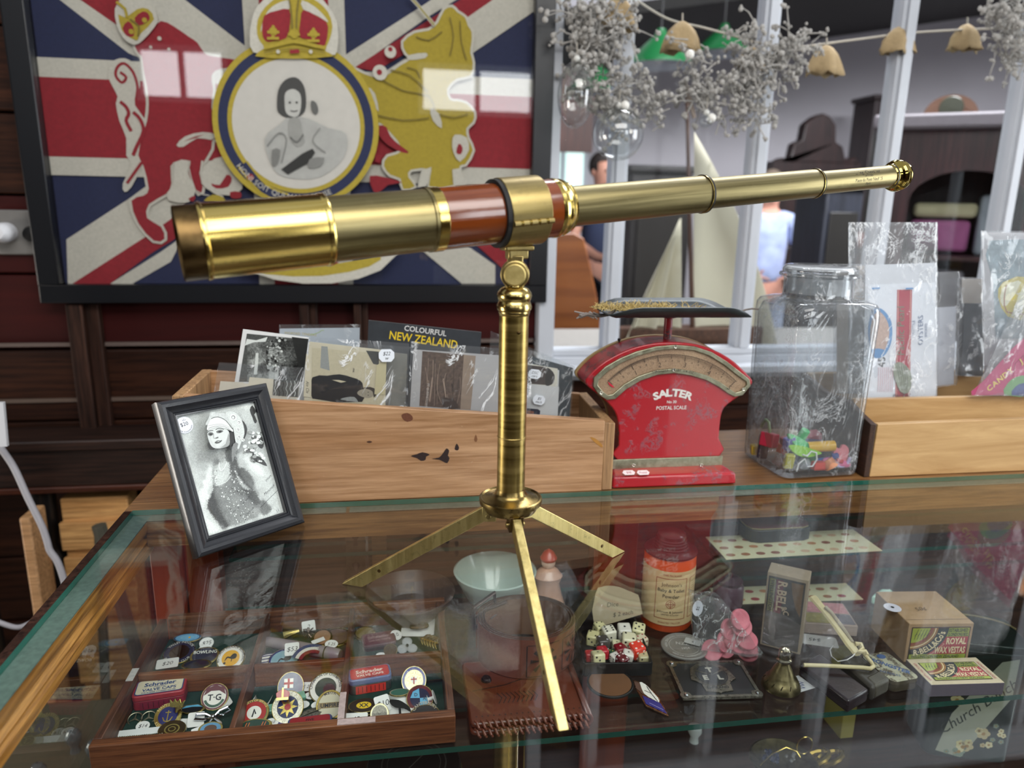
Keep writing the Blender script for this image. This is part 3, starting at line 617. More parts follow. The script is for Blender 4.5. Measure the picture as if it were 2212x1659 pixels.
for x, y, r in ((640, 275, 34), (700, 330, 22), (690, 410, 20), (700, 490, 22), (660, 620, 18), (740, 520, 18)):
    sh.disc(x, y, r, g(226)); sh.disc(x, y, r*.62, g(120)); sh.disc(x-2, y+2, r*.4, g(214))
P([(640, 560), (690, 560), (650, 700), (625, 760), (620, 640)], g(130, .5, 1200), 2)
# handwriting and the price sticker
for st_, x, y, x2, y2, h in (('very', 640, 1290, 700, 1230, 26), ('sincerely', 770, 1170, 830, 1110, 30), ('yours', 1010, 930, 1060, 880, 38), ('Gertrude', 810, 1290, 880, 1220, 34), ('Moncrieff', 1020, 1060, 1070, 1012, 40)):
    sh.t(st_, x, y, h*.7, INK, x2, y2, italic=.5)
sh.l([(930, 1250), (1010, 1165), (1130, 1050)], 4, INK, 2); sh.t('11', 1110, 1285, 30, INK, 1150, 1250, italic=.4)
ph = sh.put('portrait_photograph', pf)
st = Sheet(O, EX, EYv, (370, 850, 5.026), .0012, .00005); c_ = st.at(137, 345)
st.lathe([(.0001, .0014), (.0078, .0014), (.0084, .0010), (.0084, .0003)], mk('e4e9f2', .3, var=0, coat=.4), 40, Matrix.Translation((c_[0], c_[1], 0))); st.z = .0015
st.t('$20', 135, 335, 40, INK, 175, 322); st.l([(112, 290), (122, 305), (130, 275), (138, 300), (150, 282)], 4, INK); st.text('VINTAGE WONDERLAND', .0017, c_[0], c_[1], .0016, INK, arc=(.0068, 268), flip=True)
so = st.put('price_sticker', pf); so['label'] = 'round white price sticker reading $20'
m = MB(); m.span((.0165, .0165, .0011), (FWd-.0165, FHt-.0165, .0013), glassy('frame_glass', ior=1.35)); fo('glass', m)
# ------------------------------------------------------------ long wooden box of cards
m_pine = wood('scratched_light_wood', 'a0744c', 'cba47e', 0, .42, .45, 1, .5, .15, .80)
m_pine_e = wood('light_wood_endgrain', '96704a', 'b89468', 2, .6, .9)
bx = thing('wooden_card_box', 'long scratched light wood box holding postcards in sleeves', 'box', (0, .80, 0))
X0, X1, Y0, Y1 = -.236, .250, 0.0, .128
def ztop(x): return .1265+(x+.236)*(.085-.1265)/.486
m = MB(); m.hexa([(X0+.012, Y0, 0), (X1-.013, Y0, 0), (X1-.013, Y0+.011, 0), (X0+.012, Y0+.011, 0), (X0+.012, Y0, ztop(X0)), (X1-.013, Y0, ztop(X1-.013)), (X1-.013, Y0+.011, ztop(X1-.013)), (X0+.012, Y0+.011, ztop(X0))], m_pine)
# ink stains and worn patches on the front board
m.T = Matrix.Translation((0, -.0003, 0)) @ UP
mI = mk('2b1a18', .5, var=.4, sc=300)
def stain(px, col, sm=2, cr=(780, 640, 3.318)):
    pts = []
    for x, y in (smoothp(px, sm) if sm else px):
        p_ = ony(cr[0]+x/cr[2], cr[1]+y/cr[2], .7997); pts.append((p_.x, p_.z))
    m.poly(pts, col)
stain([(355, 1145), (400, 1132), (440, 1118), (492, 1134), (466, 1150), (462, 1172), (430, 1180), (400, 1160)], mI); stain([(505, 1165), (560, 1155), (590, 1120), (612, 1090), (632, 1108), (622, 1140), (634, 1160), (618, 1196), (590, 1186), (560, 1172)], mI)
stain([(670, 1095), (685, 1055), (702, 1085), (692, 1105)], mI); stain([(810, 1030), (822, 990), (834, 1025), (824, 1045)], mk('7a5030', .5)); stain([(290, 850), (330, 836), (366, 858), (368, 886), (330, 900), (300, 880)], mk('6a3f2a', .5, var=.3, sc=400)); stain([(38, 1044), (60, 1036), (80, 1044), (60, 1052)], mk('4a2c1c', .5))
stain([(1640, 1010), (1690, 1060), (1730, 1085), (1725, 1060), (1680, 1020)], mk('a8752f', .5))
m.T = Matrix(); m.obj('front_board', bx, bevel=.0006)
m = MB()
m.hexa([(X1-.013, Y0, 0), (X1, Y0+.001, 0), (X1, Y1, 0), (X1-.013, Y1, 0), (X1-.013, Y0, .0845), (X1, Y0+.001, .083), (X1-.002, Y1, .088), (X1-.015, Y1, .088)], m_pine_e); m.obj('end_board', bx, bevel=.0012)
m = MB(); m.hexa([(X0, Y0, 0), (X0+.012, Y0, 0), (X0+.012, Y1, 0), (X0, Y1, 0), (X0, Y0, .1265), (X0+.012, Y0, .1265), (X0+.012, Y1, .1265), (X0, Y1, .1265)], m_pine_e); m.obj('end_board', bx, bevel=.0012)
m = MB(); m.hexa([(X0+.012, Y1-.010, 0), (X1-.013, Y1-.010, 0), (X1-.013, Y1, 0), (X0+.012, Y1, 0), (X0+.012, Y1-.010, .1255), (X1-.013, Y1-.010, .088), (X1-.013, Y1, .088), (X0+.012, Y1, .1255)], m_pine); m.obj('back_board', bx)
m = MB(); m.span((X0+.01, Y0+.01, .0005), (X1-.012, Y1-.009, .004), m_pine); m.obj('base_board', bx)
# ---- the cards, each in its clear sleeve
sleeve = glassy('clear_sleeve', (.97, .98, .98), 1.38, .05, .45, .45, 16, .02, .015); sleeve2 = glassy('crinkled_sleeve', (.96, .97, .98), 1.4, .05, .9, .6, 13, .03, .02)  # white streaks painted into the sleeves as glare on the plastic
def quad_sheet(mb, pix, y, mat, lean=.0):
    P_ = [ony(u, v, y) for u, v in pix]; return P_
def card(name, label, cat, pix, y, col, th=.0007, group=None, draw=None, bag=None, bagmat=None, zmin=.006, crop=(0, 0, 1)):
    """upright card in the plane y: pix are its four corners tl, tr, br, bl (the lower two may run down into the box)"""
    q = [ony(u, v, y) for u, v in pix]; base = V((q[3].x, y, zmin)); t = thing(name, label, cat, tuple(base), group=group)
    def down(p, q_): 
        d = (q_-p); k = (zmin-p.z)/d.z; return p+d*k
    bl, br = down(q[0], q[3]), down(q[1], q[2]); loc = lambda p: (p.x-base.x, p.z-base.z)
    m = MB(); m.T = UP; m.prism([loc(bl), loc(br), loc(q[1]), loc(q[0])], -th, 0, col); m.obj('print' if bag else 'card', t)
    s_ = Sheet((base.x, y, base.z), (1, 0, 0), (0, 0, 1), crop, .0001, .00005)
    if draw: draw(s_); s_.put('picture', t)
    if bag:
        b_ = [ony(u, v, y) for u, v in bag]; bl, br = down(b_[0], b_[3]), down(b_[1], b_[2]); m = MB(); m.T = UP
        for zz in (.0016, -.0022):
            n_ = 14; vs = []; P0, P1, P2, P3 = loc(bl), loc(br), loc(b_[1]), loc(b_[0])
            for j in range(n_+1):
                for i in range(n_+1):
                    a, b = i/n_, j/n_; x = (P0[0]*(1-a)+P1[0]*a)*(1-b)+(P3[0]*(1-a)+P2[0]*a)*b; z = (P0[1]*(1-a)+P1[1]*a)*(1-b)+(P3[1]*(1-a)+P2[1]*a)*b
                    vs.append((x, z, zz+.0009*noise.noise(V((x*60, z*60, y*99+zz*900)))*(1 if 0 < i < n_ and 0 < j < n_ else 0)))
            m.add(vs, [(j*(n_+1)+i, j*(n_+1)+i+1, (j+1)*(n_+1)+i+1, (j+1)*(n_+1)+i) for j in range(n_) for i in range(n_)], bagmat or sleeve)
        m.obj('sleeve', t, smooth=60)
    return t
W_ = mk('dcdedd', .45, var=.06)
def bwtown(s):
    s.p([(1060, 280), (1960, 370), (1880, 1000), (940, 1000)], g(84, .5, 500)); s.tones([(1150, 340, 130), (1120, 600, 96), (1250, 540, 130), (1050, 800, 90), (1200, 700, 180), (1190, 900, 150), (1300, 500, 90), (1450, 420, 100), (1500, 350, 60), (1600, 480, 50), (1560, 640, 120), (1700, 600, 84), (1680, 800, 70), (1850, 500, 40), (1820, 800, 30), (1600, 900, 60), (1400, 880, 150), (1300, 800, 60), (1900, 420, 46), (1520, 560, 160)], (1065, 372, 1900, 990), 46, 34, 1.8, 5, 26)
    s.p([(1060, 360), (1200, 380), (1370, 330), (1340, 400), (1160, 410), (1030, 460)], g(222)); s.p([(1730, 330), (1980, 360), (1900, 960), (1830, 760)], g(38, .3, 200), 0); s.p([(1290, 630), (1340, 680), (1400, 960), (1530, 960), (1540, 760), (1370, 750)], g(190, .2))
    for i in range(9): s.p([(1395-i*3, 480+i*26), (1455-i*3, 486+i*26), (1453-i*3, 500+i*26), (1393-i*3, 494+i*26)], g(200))
    r_ = random.Random(3)
    for i in range(70): s.disc(1360+r_.random()*280, 330+r_.random()*500, 5+r_.random()*17, g(r_.choice([40, 190, 60, 150, 220, 30])))
    s.p([(1200, 560), (1245, 560), (1240, 700), (1220, 880), (1170, 880), (1190, 700)], g(214))
C1 = (380, 680, 6.9125)
card('photograph', 'black and white town photograph with white border standing at the left of the long box', 'photograph', [(525, 711), (667, 729), (655, 875), (503, 850)], .872, W_, draw=bwtown, crop=C1, group='sleeved cards in the long box')
def cardA(s):
    s.p([(665, 990), (1010, 1010), (1010, 1150), (640, 1150)], mk('c9c5b6', .6, var=.1)); s.p([(1100, 930), (1460, 960), (1440, 1210), (1060, 1180)], mk('c8c4b2', .6, var=.08))
    s.p([(1460, 970), (1840, 980), (1820, 1230), (1440, 1200)], g(96, .7, 900)); r_ = random.Random(8)
    for i in range(6):
        x = 1480+i*58; s.l([(x, 985), (x+12, 1040), (x-10, 1100), (x+14, 1160), (x, 1215)], 11, g(r_.choice([180, 40, 210])), 3)
card('postcard', 'cream postcard with an ornate grey edge just behind the front of the long box', 'postcard', [(477, 826), (646, 834), (640, 900), (460, 900)], .845, mk('c9c5b6', .6), draw=cardA, crop=C1, bag=[(473, 783), (660, 795), (652, 900), (455, 880)], bagmat=sleeve2, group='sleeved cards in the long box')
def menu(s):
    s.t('WORDED TENDERS', 1860, 285, 36, mk('a99a4c', .5), 1960, 292); s.l([(2000, 300), (2120, 270), (2180, 230), (2212, 240)], 12, mk('9aae86', .5), 3)
card('greeting_card', 'pale grey blue card standing in the back left of the long box', 'card', [(604, 710), (777, 708), (775, 860), (604, 860)], .912, mk('a5adb6', .5, var=.06), draw=menu, crop=C1, bag=[(603, 701), (779, 701), (779, 860), (600, 860)], group='sleeved cards in the long box')
def cnz(s):
    s.t('COLOURFUL', 918-880, 0, 1, WHT) if False else None
    s.crop = (780, 640, 3.318); s.t('COLOURFUL', 462, 247, 38, mk('c9c9c6', .5), 600, 266, bold=.02, sx=.95); s.t('NEW ZEALAND', 450, 312, 58, mk('d9bb23', .5), 600, 334, bold=.012, sx=.83)
card('travel_booklet', 'black booklet with white and yellow New Zealand title at the back of the long box', 'booklet', [(796, 692), (1040, 718), (1030, 880), (790, 880)], .897, mk('2d3136', .5, var=.3, sc=80), th=.004, draw=cnz)
C2 = (640, 680, 8.296)
def man(s):
    s.p([(280, 590), (1600, 700), (1560, 1600), (280, 1560)], mk('bdb69b', .35, var=.12, sc=300)); s.p([(450, 560), (560, 570), (600, 1000), (430, 950)], g(150, .2)); s.p([(1250, 640), (1480, 660), (1480, 900), (1380, 880)], g(70, .3))
    s.p([(290, 1120), (560, 1090), (780, 1065), (1000, 1120), (1150, 1180), (1200, 1290), (1180, 1560), (290, 1500)], mk('15181c', .25, var=.4, sc=200), 2)
    s.p([(1090, 1400), (1160, 1340), (1300, 1330), (1370, 1370), (1380, 1450), (1290, 1490), (1160, 1460)], mk('9a9482', .4, var=.15), 3); s.p([(1200, 1310), (1320, 1290), (1430, 1340), (1440, 1420), (1390, 1480), (1370, 1380), (1300, 1335)], mk('2a2824', .4), 2)
    for x, y in ((1290, 1385), (1290, 1440)): s.disc(x, y, 9, g(40))
    s.l([(1180, 1400), (1185, 1440)], 6, g(60)); s.l([(1230, 1405), (1250, 1420), (1232, 1432)], 4, g(80)); s.p([(640, 1165), (760, 1165), (900, 1195), (800, 1215), (720, 1190)], mk('c2bb9f', .4)); s.p([(790, 1515), (900, 1475), (1040, 1470), (1100, 1540), (1080, 1560)], g(150, .3), 2)
    s.p([(1440, 900), (1620, 800), (1590, 1430), (1400, 1420)], mk('b9b28e', .5, var=.05)); s.p([(180, 700), (280, 720), (270, 1480), (130, 1460)], mk('c6c0a8', .5)); s.t('Ale Cle', 205, 1290, 50, INK, 205, 1400, italic=.3); s.t('me', 1035, 990, 40, INK, 1035, 1080)
    # bright creases of the plastic over the print
    s.p([(220, 420), (330, 520), (440, 700), (400, 800), (420, 1000), (470, 1130), (340, 1060), (280, 880), (250, 640)], mk('f2f2ee', .3, var=0), 2) if False else None
card('photograph', 'sideways portrait photograph of a man in a dark coat, sleeved, with $22 price tag', 'photograph', [(668, 738), (835, 757), (832, 900), (655, 880)], .842, mk('c6c0a8', .5), draw=man, crop=C2, bag=[(668, 727), (884, 742), (880, 900), (650, 880)], bagmat=sleeve2)
def pricetag(name, label, u, v, y, w_, h, lines, rot=0.):
    c_ = ony(u, v, y); t = thing(name, label, 'price tag', tuple(c_)); m = MB(); m.T = UP @ Matrix.Rotation(rot, 4, 'Z')
    P_ = [(-w_/2, -h*.2), (-w_*.3, -h/2), (w_*.3, -h/2), (w_/2, -h*.2), (w_/2, h*.25), (w_*.28, h/2), (-w_*.32, h/2), (-w_/2, h*.2)]
    m.prism(P_, 0, .0004, mk('dfe6ee', .5, var=0)); m.obj('tag_card', t)
    m = MB(); m.T = UP @ Matrix.Rotation(rot, 4, 'Z')
    for i, l_ in enumerate(lines): m.text(l_, h*.42, 0, h*.17-i*h*.36, .0005, INK, sx=.9, italic=.25)
    m.keep = True; m.obj('handwriting', t, smooth=0); return t
pricetag('price_tag', 'white faceted price tag reading $22 on the sleeved photograph', 835, 768, .8385, .0175, .0145, ['$22', 'w'])
def silver(s):
    s.crop = (880, 700, 5.821)
    s.p([(190, 340), (710, 385), (665, 1070), (150, 1030)], mk('5b4a40', .5, var=.55, sc=260)); s.p([(710, 385), (860, 400), (795, 1080), (665, 1070)], mk('8f7e6e', .5, var=.15)); s.p([(860, 400), (1500, 440), (1500, 1140), (795, 1080)], mk('a9a9a9', .4, var=.04))
    r_ = random.Random(4); P_ = [(150, 1060), (170, 700), (200, 360)]
    for i in range(16):
        x = 220+r_.random()*440; s.l([(x, 400+r_.random()*500), (x+r_.uniform(-30, 30), 700+r_.random()*150), (x+r_.uniform(-50, 50), 950+r_.random()*80)], 5+r_.random()*6, mk(r_.choice(['8a7668', '3c2f28', 'a08c7c']), .5), 2)
    s.p([(450, 930), (520, 930), (600, 960), (640, 1060), (460, 1050)], mk('3a2c26', .5), 2); s.t('FT QUEENSTOWN', 250, 900, 26, mk('cfc8c0', .5), 240, 1000)
card('postcard', 'sleeved postcard of a brown tinted hillside beside a plain grey panel behind the telescope pillar', 'postcard', [(893, 755), (1140, 772), (1130, 905), (885, 890)], .838, mk('a9a9a9', .4), draw=silver, crop=(880, 700, 5.821), bag=[(888, 738), (1150, 758), (1145, 905), (880, 890)], bagmat=sleeve2)
def lastc(s):
    s.crop = (880, 700, 5.821); s.p([(1380, 470), (1890, 560), (1885, 790), (1380, 740)], mk('c9c8bd', .5)); s.p([(1400, 500), (1740, 540), (1735, 765), (1400, 740)], mk('4e4644', .5, var=.3, sc=300)); s.p([(1740, 560), (1800, 570), (1850, 640), (1840, 730), (1790, 770), (1735, 765)], mk('3c3a3a', .5, var=.3), 2)
    s.p([(1400, 740), (1905, 790), (1890, 1150), (1400, 1120)], mk('c3c6c8', .5, var=.03)); s.p([(1400, 1050), (1640, 1068), (1670, 1090), (1665, 1135), (1400, 1120)], mk('1a2438', .4), 0); s.p([(1440, 1080), (1590, 1095), (1590, 1130), (1440, 1120)], mk('8a5a4a', .5, var=.6, sc=900))
card('postcard', 'sleeved white and grey postcard at the right end of the long box', 'postcard', [(1100, 775), (1208, 800), (1203, 915), (1090, 900)], .862, mk('c3c6c8', .5), draw=lastc, crop=(880, 700, 5.821), bag=[(1100, 738), (1240, 792), (1230, 915), (1090, 900)], bagmat=sleeve, group='sleeved cards in the long box')
card('card_sleeve', 'dark backed card in a clear sleeve, last on the right of the long box', 'card', [(1150, 770), (1238, 795), (1229, 915), (1150, 905)], .874, mk('39434c', .4, var=.2, sc=50), bag=[(1060, 715), (1243, 792), (1232, 915), (1050, 905)], group='sleeved cards in the long box')
pricetag('price_tag', 'white tag reading DSC card on the dark strip of the right end postcard', 1155, 808, .858, .0155, .0115, ['DSC', 'cars'], radians(-8))
pricetag('price_tag', 'white tag reading $5 each at the right end of the long box', 1164, 864, .858, .0150, .0115, ['$5', 'each'], radians(-12))
card('postcard', 'grey postcard in a sleeve right behind the sideways portrait', 'postcard', [(690, 745), (880, 765), (875, 900), (690, 880)], .856, mk('8c8a80', .5, var=.3, sc=40), bag=[(680, 735), (892, 750), (884, 900), (670, 880)], group='sleeved cards in the long box')
# ------------------------------------------------------------ framed coronation flag on the back wall
fl = thing('framed_flag', 'large black framed flag with royal arms hanging on the dark plank wall', 'framed flag', (-.171, 1.498, .141))
NAVY = mk('1b2344', .8, var=.2, sc=180); RED = mk('861d27', .85, var=.2, sc=160); CREAM = mk('b8b5a9', .85, var=.16, sc=220); GOLD = mk('a08e2e', .85, var=.18, sc=160); DGOLD = mk('6f6126', .8, var=.2, sc=200)
fx0, fx1, fz0, fz1 = -.605, .262, .171, .745
m = MB(); m_bf = mk('0b0d12', .35, var=.1)
for a, b in (((fx0-.036, fz0-.034), (fx1+.036, fz0)), ((fx0-.036, fz1), (fx1+.036, fz1+.036)), ((fx0-.036, fz0), (fx0, fz1)), ((fx1, fz0), (fx1+.036, fz1))):
    m.span((a[0]+.171, -.040, a[1]-.141), (b[0]+.171, -.0005, b[1]-.141), m_bf)
m.obj('frame', fl, bevel=.002)
m = MB(); m.span((fx0+.171, -.010, fz0-.141), (fx1+.171, -.001, fz1-.141), mk('3a3a3a', .8)); m.obj('backing_board', fl)
s = Sheet((-.171, 1.486, 0), (1, 0, 0), (0, 0, 1), (0, 0, 1), .0002, .00025)
fcx, fcz = -.171, .462
def rect(a, b, c, d, mat): s.up(); s.poly([(a+.171, b), (c+.171, b), (c+.171, d), (a+.171, d)], mat, s.z)
rect(fx0, fz0, fx1, fz1, NAVY); P = s.p
s.crop = (0, 0, 2.5135)
P([(300, -20), (430, -20), (640, 140), (800, 260), (820, 340), (700, 290)], CREAM); P([(410, -20), (660, -20), (900, 180), (800, 280), (640, 140)], RED); P([(620, -20), (980, -20), (1370, 280), (1360, 360), (1100, 340)], CREAM)
P([(362, 1300), (700, 1080), (1000, 860), (1100, 1000), (900, 1230), (395, 1540), (370, 1540)], CREAM); P([(395, 1540), (800, 1280), (1000, 1140), (1080, 1220), (830, 1370), (600, 1540)], RED); P([(600, 1540), (870, 1370), (1000, 1280), (930, 1420), (720, 1540)], CREAM)
s.crop = (540, 0, 3.6262)
P([(720, 450), (1330, 60), (1450, -20), (1650, -20), (1400, 130), (820, 540)], CREAM); P([(820, 530), (1600, 30), (1680, -20), (1950, -20), (1700, 140), (980, 560)], RED); P([(1000, 600), (1700, 140), (1930, -20), (2240, -20), (2240, 80), (1770, 400), (1450, 620)], CREAM)
s.crop = (600, 0, 2.514)
P([(640, 1240), (780, 1160), (1180, 1440), (1180, 1540), (1000, 1540)], CREAM); P([(1000, 1260), (1100, 1250), (1350, 1440), (1350, 1540), (1300, 1530)], RED)
rect(fx0, fcz-.098, fx1, fcz+.098, CREAM); rect(fcx-.088, fz0, fcx+.088, fz1, CREAM); rect(fx0, fcz-.066, fx1, fcz+.066, RED); rect(fcx-.060, fz0, fcx+.060, fz1, RED)
# supporter on the left: cream halo then red body
s.crop = (200, 0, 2.6758)
lion = [(250, 270), (330, 190), (400, 125), (480, 160), (560, 215), (610, 250), (650, 310), (700, 330), (840, 350), (860, 385), (740, 400), (690, 440), (700, 520), (690, 620), (720, 720), (760, 770), (820, 800), (760, 830), (700, 800), (690, 860), (650, 930), (620, 1000), (640, 1080), (620, 1120), (570, 1040), (560, 980), (570, 930), (500, 930), (455, 960), (460, 1060), (430, 1120), (330, 1180), (320, 1260), (400, 1310), (420, 1380), (360, 1390), (270, 1290), (230, 1160), (300, 1130), (330, 1090), (300, 960), (270, 900), (290, 800), (320, 700), (330, 600), (320, 500), (300, 400), (290, 330)]
tail = [(290, 960), (230, 1080), (190, 1110), (180, 1060), (230, 950), (200, 900), (200, 800), (160, 700), (140, 600), (150, 560), (120, 500), (95, 440), (110, 370), (160, 340), (220, 350), (270, 420), (280, 500), (260, 540), (250, 610), (330, 720), (330, 780), (310, 880)]
s.l(lion, 34, CREAM, 2, True); P(tail, CREAM, 2); P(lion, RED, 2)
s.l([(165, 420), (200, 450), (175, 480), (140, 440), (150, 390), (190, 370), (240, 420), (265, 500), (260, 560)], 16, RED, 3); s.l([(165, 590), (200, 620), (215, 660), (200, 700), (230, 760)], 20, RED, 3); s.l([(240, 650), (280, 690), (300, 760), (260, 850), (240, 900)], 20, RED, 3); s.l([(290, 940), (240, 1010), (205, 1060)], 16, RED, 2)
P([(490, 840), (540, 790), (640, 765), (720, 780), (690, 810), (610, 800), (530, 850)], CREAM, 2); P([(530, 820), (600, 790), (650, 780), (600, 800)], RED, 1)
s.l([(560, 960), (600, 1100), (680, 1130)], 6, CREAM, 2); s.l([(640, 930), (640, 1060), (760, 1140)], 12, CREAM, 2)
for q in ([(480, 940), (560, 930), (555, 1000), (600, 1100), (560, 1170), (450, 1160), (440, 1110), (475, 1060)], [(650, 960), (780, 900), (860, 1000), (870, 1090), (800, 1130), (700, 1110), (640, 1060)]): P(q, CREAM, 2)
for q in ([(690, 1060), (740, 1070), (780, 1010), (810, 1030), (790, 1080), (720, 1090)], [(800, 1110), (860, 1110), (860, 1145), (810, 1145)], [(560, 1150), (600, 1130), (590, 1165)]): P(q, RED, 2)
P([(650, 1160), (700, 1125), (760, 1140), (770, 1170), (700, 1165)], GOLD, 2)
s.disc(395, 228, 12, CREAM); s.disc(345, 278, 9, CREAM); s.disc(450, 290, 9, CREAM)
# its crown
P([(140, 60), (180, 0), (260, -10), (350, 30), (385, 110), (370, 160), (300, 240), (250, 265), (190, 230), (150, 150)], CREAM, 2)
P([(160, 90), (200, 110), (270, 60), (330, 60), (365, 120), (290, 200), (265, 235), (220, 220), (180, 180)], GOLD, 2); P([(185, 170), (215, 130), (245, 160), (250, 215), (210, 215)], RED, 2); P([(255, 110), (300, 75), (330, 85), (340, 120), (300, 150), (270, 150)], RED, 2)
for x, y in ((235, 190), (275, 170), (312, 125), (262, 225)): s.disc(x, y, 15, GOLD)
s.l([(150, 20), (200, 60), (210, 110)], 16, GOLD, 2); s.l([(230, 120), (280, 160), (275, 220)], 10, DGOLD, 2)
# supporter on the right, gold
s.crop = (540, 0, 3.6262)
uni = [(760, 530), (900, 590), (1020, 620), (1100, 580), (1180, 520), (1260, 470), (1220, 420), (1200, 340), (1290, 270), (1400, 250), (1470, 190), (1520, 90), (1580, 70), (1620, 110), (1680, 150), (1700, 210), (1730, 260), (1730, 340), (1720, 420), (1740, 500), (1720, 600), (1620, 620), (1540, 700), (1560, 790), (1620, 800), (1690, 820), (1750, 890), (1740, 960), (1690, 1010), (1700, 1090), (1740, 1180), (1680, 1290), (1640, 1300), (1590, 1450), (1400, 1460), (1420, 1330), (1260, 1330), (1240, 1390), (1290, 1460), (1200, 1480), (1180, 1400), (1100, 1370), (1050, 1300), (1080, 1230), (1200, 1180), (1080, 1020), (1000, 960), (930, 1000), (900, 940), (1000, 850), (960, 740), (880, 660)]
s.l(uni, 40, CREAM, 2, True); P(uni, GOLD, 2)
P([(1010, 990), (1070, 1000), (1110, 1090), (1240, 1190), (1200, 1200), (1080, 1140), (1010, 1060)], RED, 2); P([(980, 1210), (1040, 1210), (1020, 1280), (980, 1270)], RED, 1); P([(940, 1380), (1060, 1390), (1190, 1430), (1080, 1450), (1000, 1520), (960, 1480)], RED, 2)
P([(1250, 440), (1380, 425), (1370, 465), (1240, 480)], CREAM, 2); P([(920, 690), (980, 740), (1010, 880), (950, 800)], CREAM, 2); P([(1410, 850), (1480, 900), (1500, 1010), (1430, 950)], CREAM, 2); P([(1340, 1340), (1420, 1310), (1380, 1460), (1310, 1470)], CREAM, 1); P([(1580, 1330), (1640, 1320), (1690, 1450), (1590, 1460)], CREAM, 1); P([(1600, 1060), (1690, 1080), (1710, 1180), (1640, 1270), (1590, 1200), (1580, 1120)], CREAM, 2); P([(1630, 1130), (1660, 1160), (1650, 1210), (1610, 1200)], RED, 2)
for a in ([(1300, 300), (1400, 330), (1500, 260)], [(1560, 150), (1590, 300), (1560, 450)], [(1640, 180), (1650, 340), (1690, 480)], [(1230, 540), (1300, 560), (1330, 620)], [(1010, 620), (1200, 720), (1400, 760), (1440, 870)], [(960, 900), (1200, 950), (1400, 930)], [(1100, 560), (1250, 600), (1390, 730)], [(1480, 900), (1590, 930), (1700, 900)]): s.l(a, 9, DGOLD, 2)
s.disc(1020, 580, 60, CREAM); s.disc(1100, 420, 48, CREAM); s.disc(1015, 578, 22, RED); s.disc(1100, 400, 18, RED); s.disc(1640, 550, 1, RED)
s.l([(1240, -20), (1330, 80), (1440, 215)], 26, CREAM, 0); s.l([(1240, -20), (1330, 80), (1440, 215)], 14, mk('8d8448', .8), 0)
# roundel with garter ring and a plain monochrome portrait
C0 = s.at(378, 985); kx = s.k(378, 985)
def ringm(r0, r1, mat, **k): s.up(); s.ring(C0[0], C0[1], r0, r1, s.z, mat, 64, **k)
R = .147
ringm(0.0001, R, GOLD); ringm(0.0001, R-.010, NAVY); ringm(.0001, R-.026, GOLD); ringm(.0001, R-.034, mk('b5b2aa', .8, var=.06, sc=60))
s.l([(-40, 1290), (120, 1480), (300, 1560)], 95, GOLD, 3); s.l([(-40, 1290), (120, 1480), (300, 1560)], 62, NAVY, 3); s.disc(20, 1390, 26, RED)
s.text('HONI SOIT QUI MAL Y PENSE', .014, C0[0], C0[1], s.up(), CREAM, arc=(R-.018, 255), flip=True)
G = lambda v: mk('%02x%02x%02x' % (v, v, int(v*.97)), .8, var=.12, sc=70)
P([(130, 1100), (250, 980), (330, 920), (470, 940), (620, 1010), (760, 1060), (740, 1240), (560, 1390), (330, 1400), (200, 1330)], G(160), 3)
P([(225, 850), (235, 720), (290, 640), (370, 620), (430, 680), (450, 780), (440, 880), (380, 930), (300, 930), (245, 900)], G(62), 3); P([(285, 830), (290, 740), (350, 710), (405, 750), (410, 850), (385, 920), (330, 920), (295, 890)], G(172), 3)
P([(320, 940), (400, 940), (420, 1030), (440, 1120), (380, 1160), (320, 1080)], G(140), 2); P([(490, 800), (530, 820), (545, 880), (520, 910), (490, 870)], G(90), 2)
for x in (325, 378): s.disc(x, 815, 9, G(50))
s.l([(330, 878), (360, 884), (385, 876)], 7, G(70), 2); P([(260, 1330), (420, 1210), (500, 1170), (520, 1200), (470, 1280), (310, 1370)], G(40), 1); P([(190, 1180), (250, 1180), (230, 1290), (190, 1300)], G(110), 2); P([(480, 1250), (590, 1240), (560, 1310), (470, 1320)], G(120), 2)
s.l([(150, 1150), (240, 1050), (300, 1100), (260, 1280)], 10, G(120), 3); s.l([(560, 1010), (500, 1110), (600, 1200)], 10, G(128), 3); s.l([(330, 1080), (380, 1120), (430, 1060)], 9, G(90), 3)
# crown over the roundel
P([(20, 380), (40, 150), (120, 30), (240, -30), (500, -30), (610, 60), (690, 200), (690, 420), (600, 450), (130, 450)], CREAM, 2)
P([(75, 290), (80, 180), (140, 80), (240, 0), (300, -20), (420, -20), (540, 40), (620, 120), (655, 230), (630, 340), (600, 420), (660, 460), (360, 480), (60, 460), (130, 400), (100, 350)], GOLD, 2)
P([(105, 280), (115, 200), (160, 110), (230, 55), (320, 30), (320, 100), (160, 130)], CREAM, 2); P([(420, 30), (520, 80), (600, 160), (620, 200), (540, 150), (430, 100)], CREAM, 2)
P([(115, 250), (130, 150), (230, 110), (320, 100), (330, 200), (300, 320), (200, 345), (150, 350), (120, 310)], RED, 2); P([(430, 105), (530, 150), (610, 200), (620, 270), (600, 370), (560, 380), (460, 330), (400, 310), (410, 180)], RED, 2)
for x, y, r in ((200, 270, 44), (510, 290, 44), (360, 290, 48), (200, 320, 22), (510, 340, 22)): s.disc(x, y, r*.75, GOLD); s.disc(x, y-34, r*.3, GOLD); s.l([(x-46, y+6), (x+46, y+6)], 20, GOLD)
s.l([(320, 0), (340, 120), (350, 250)], 12, DGOLD, 2); s.l([(400, 0), (385, 120), (380, 250)], 12, DGOLD, 2); P([(330, 415), (400, 410), (405, 440), (330, 445)], RED)
s.l([(130, 400), (240, 375), (360, 350), (480, 375), (600, 400)], 26, GOLD, 2); s.l([(130, 440), (360, 405), (600, 440)], 6, DGOLD, 2)
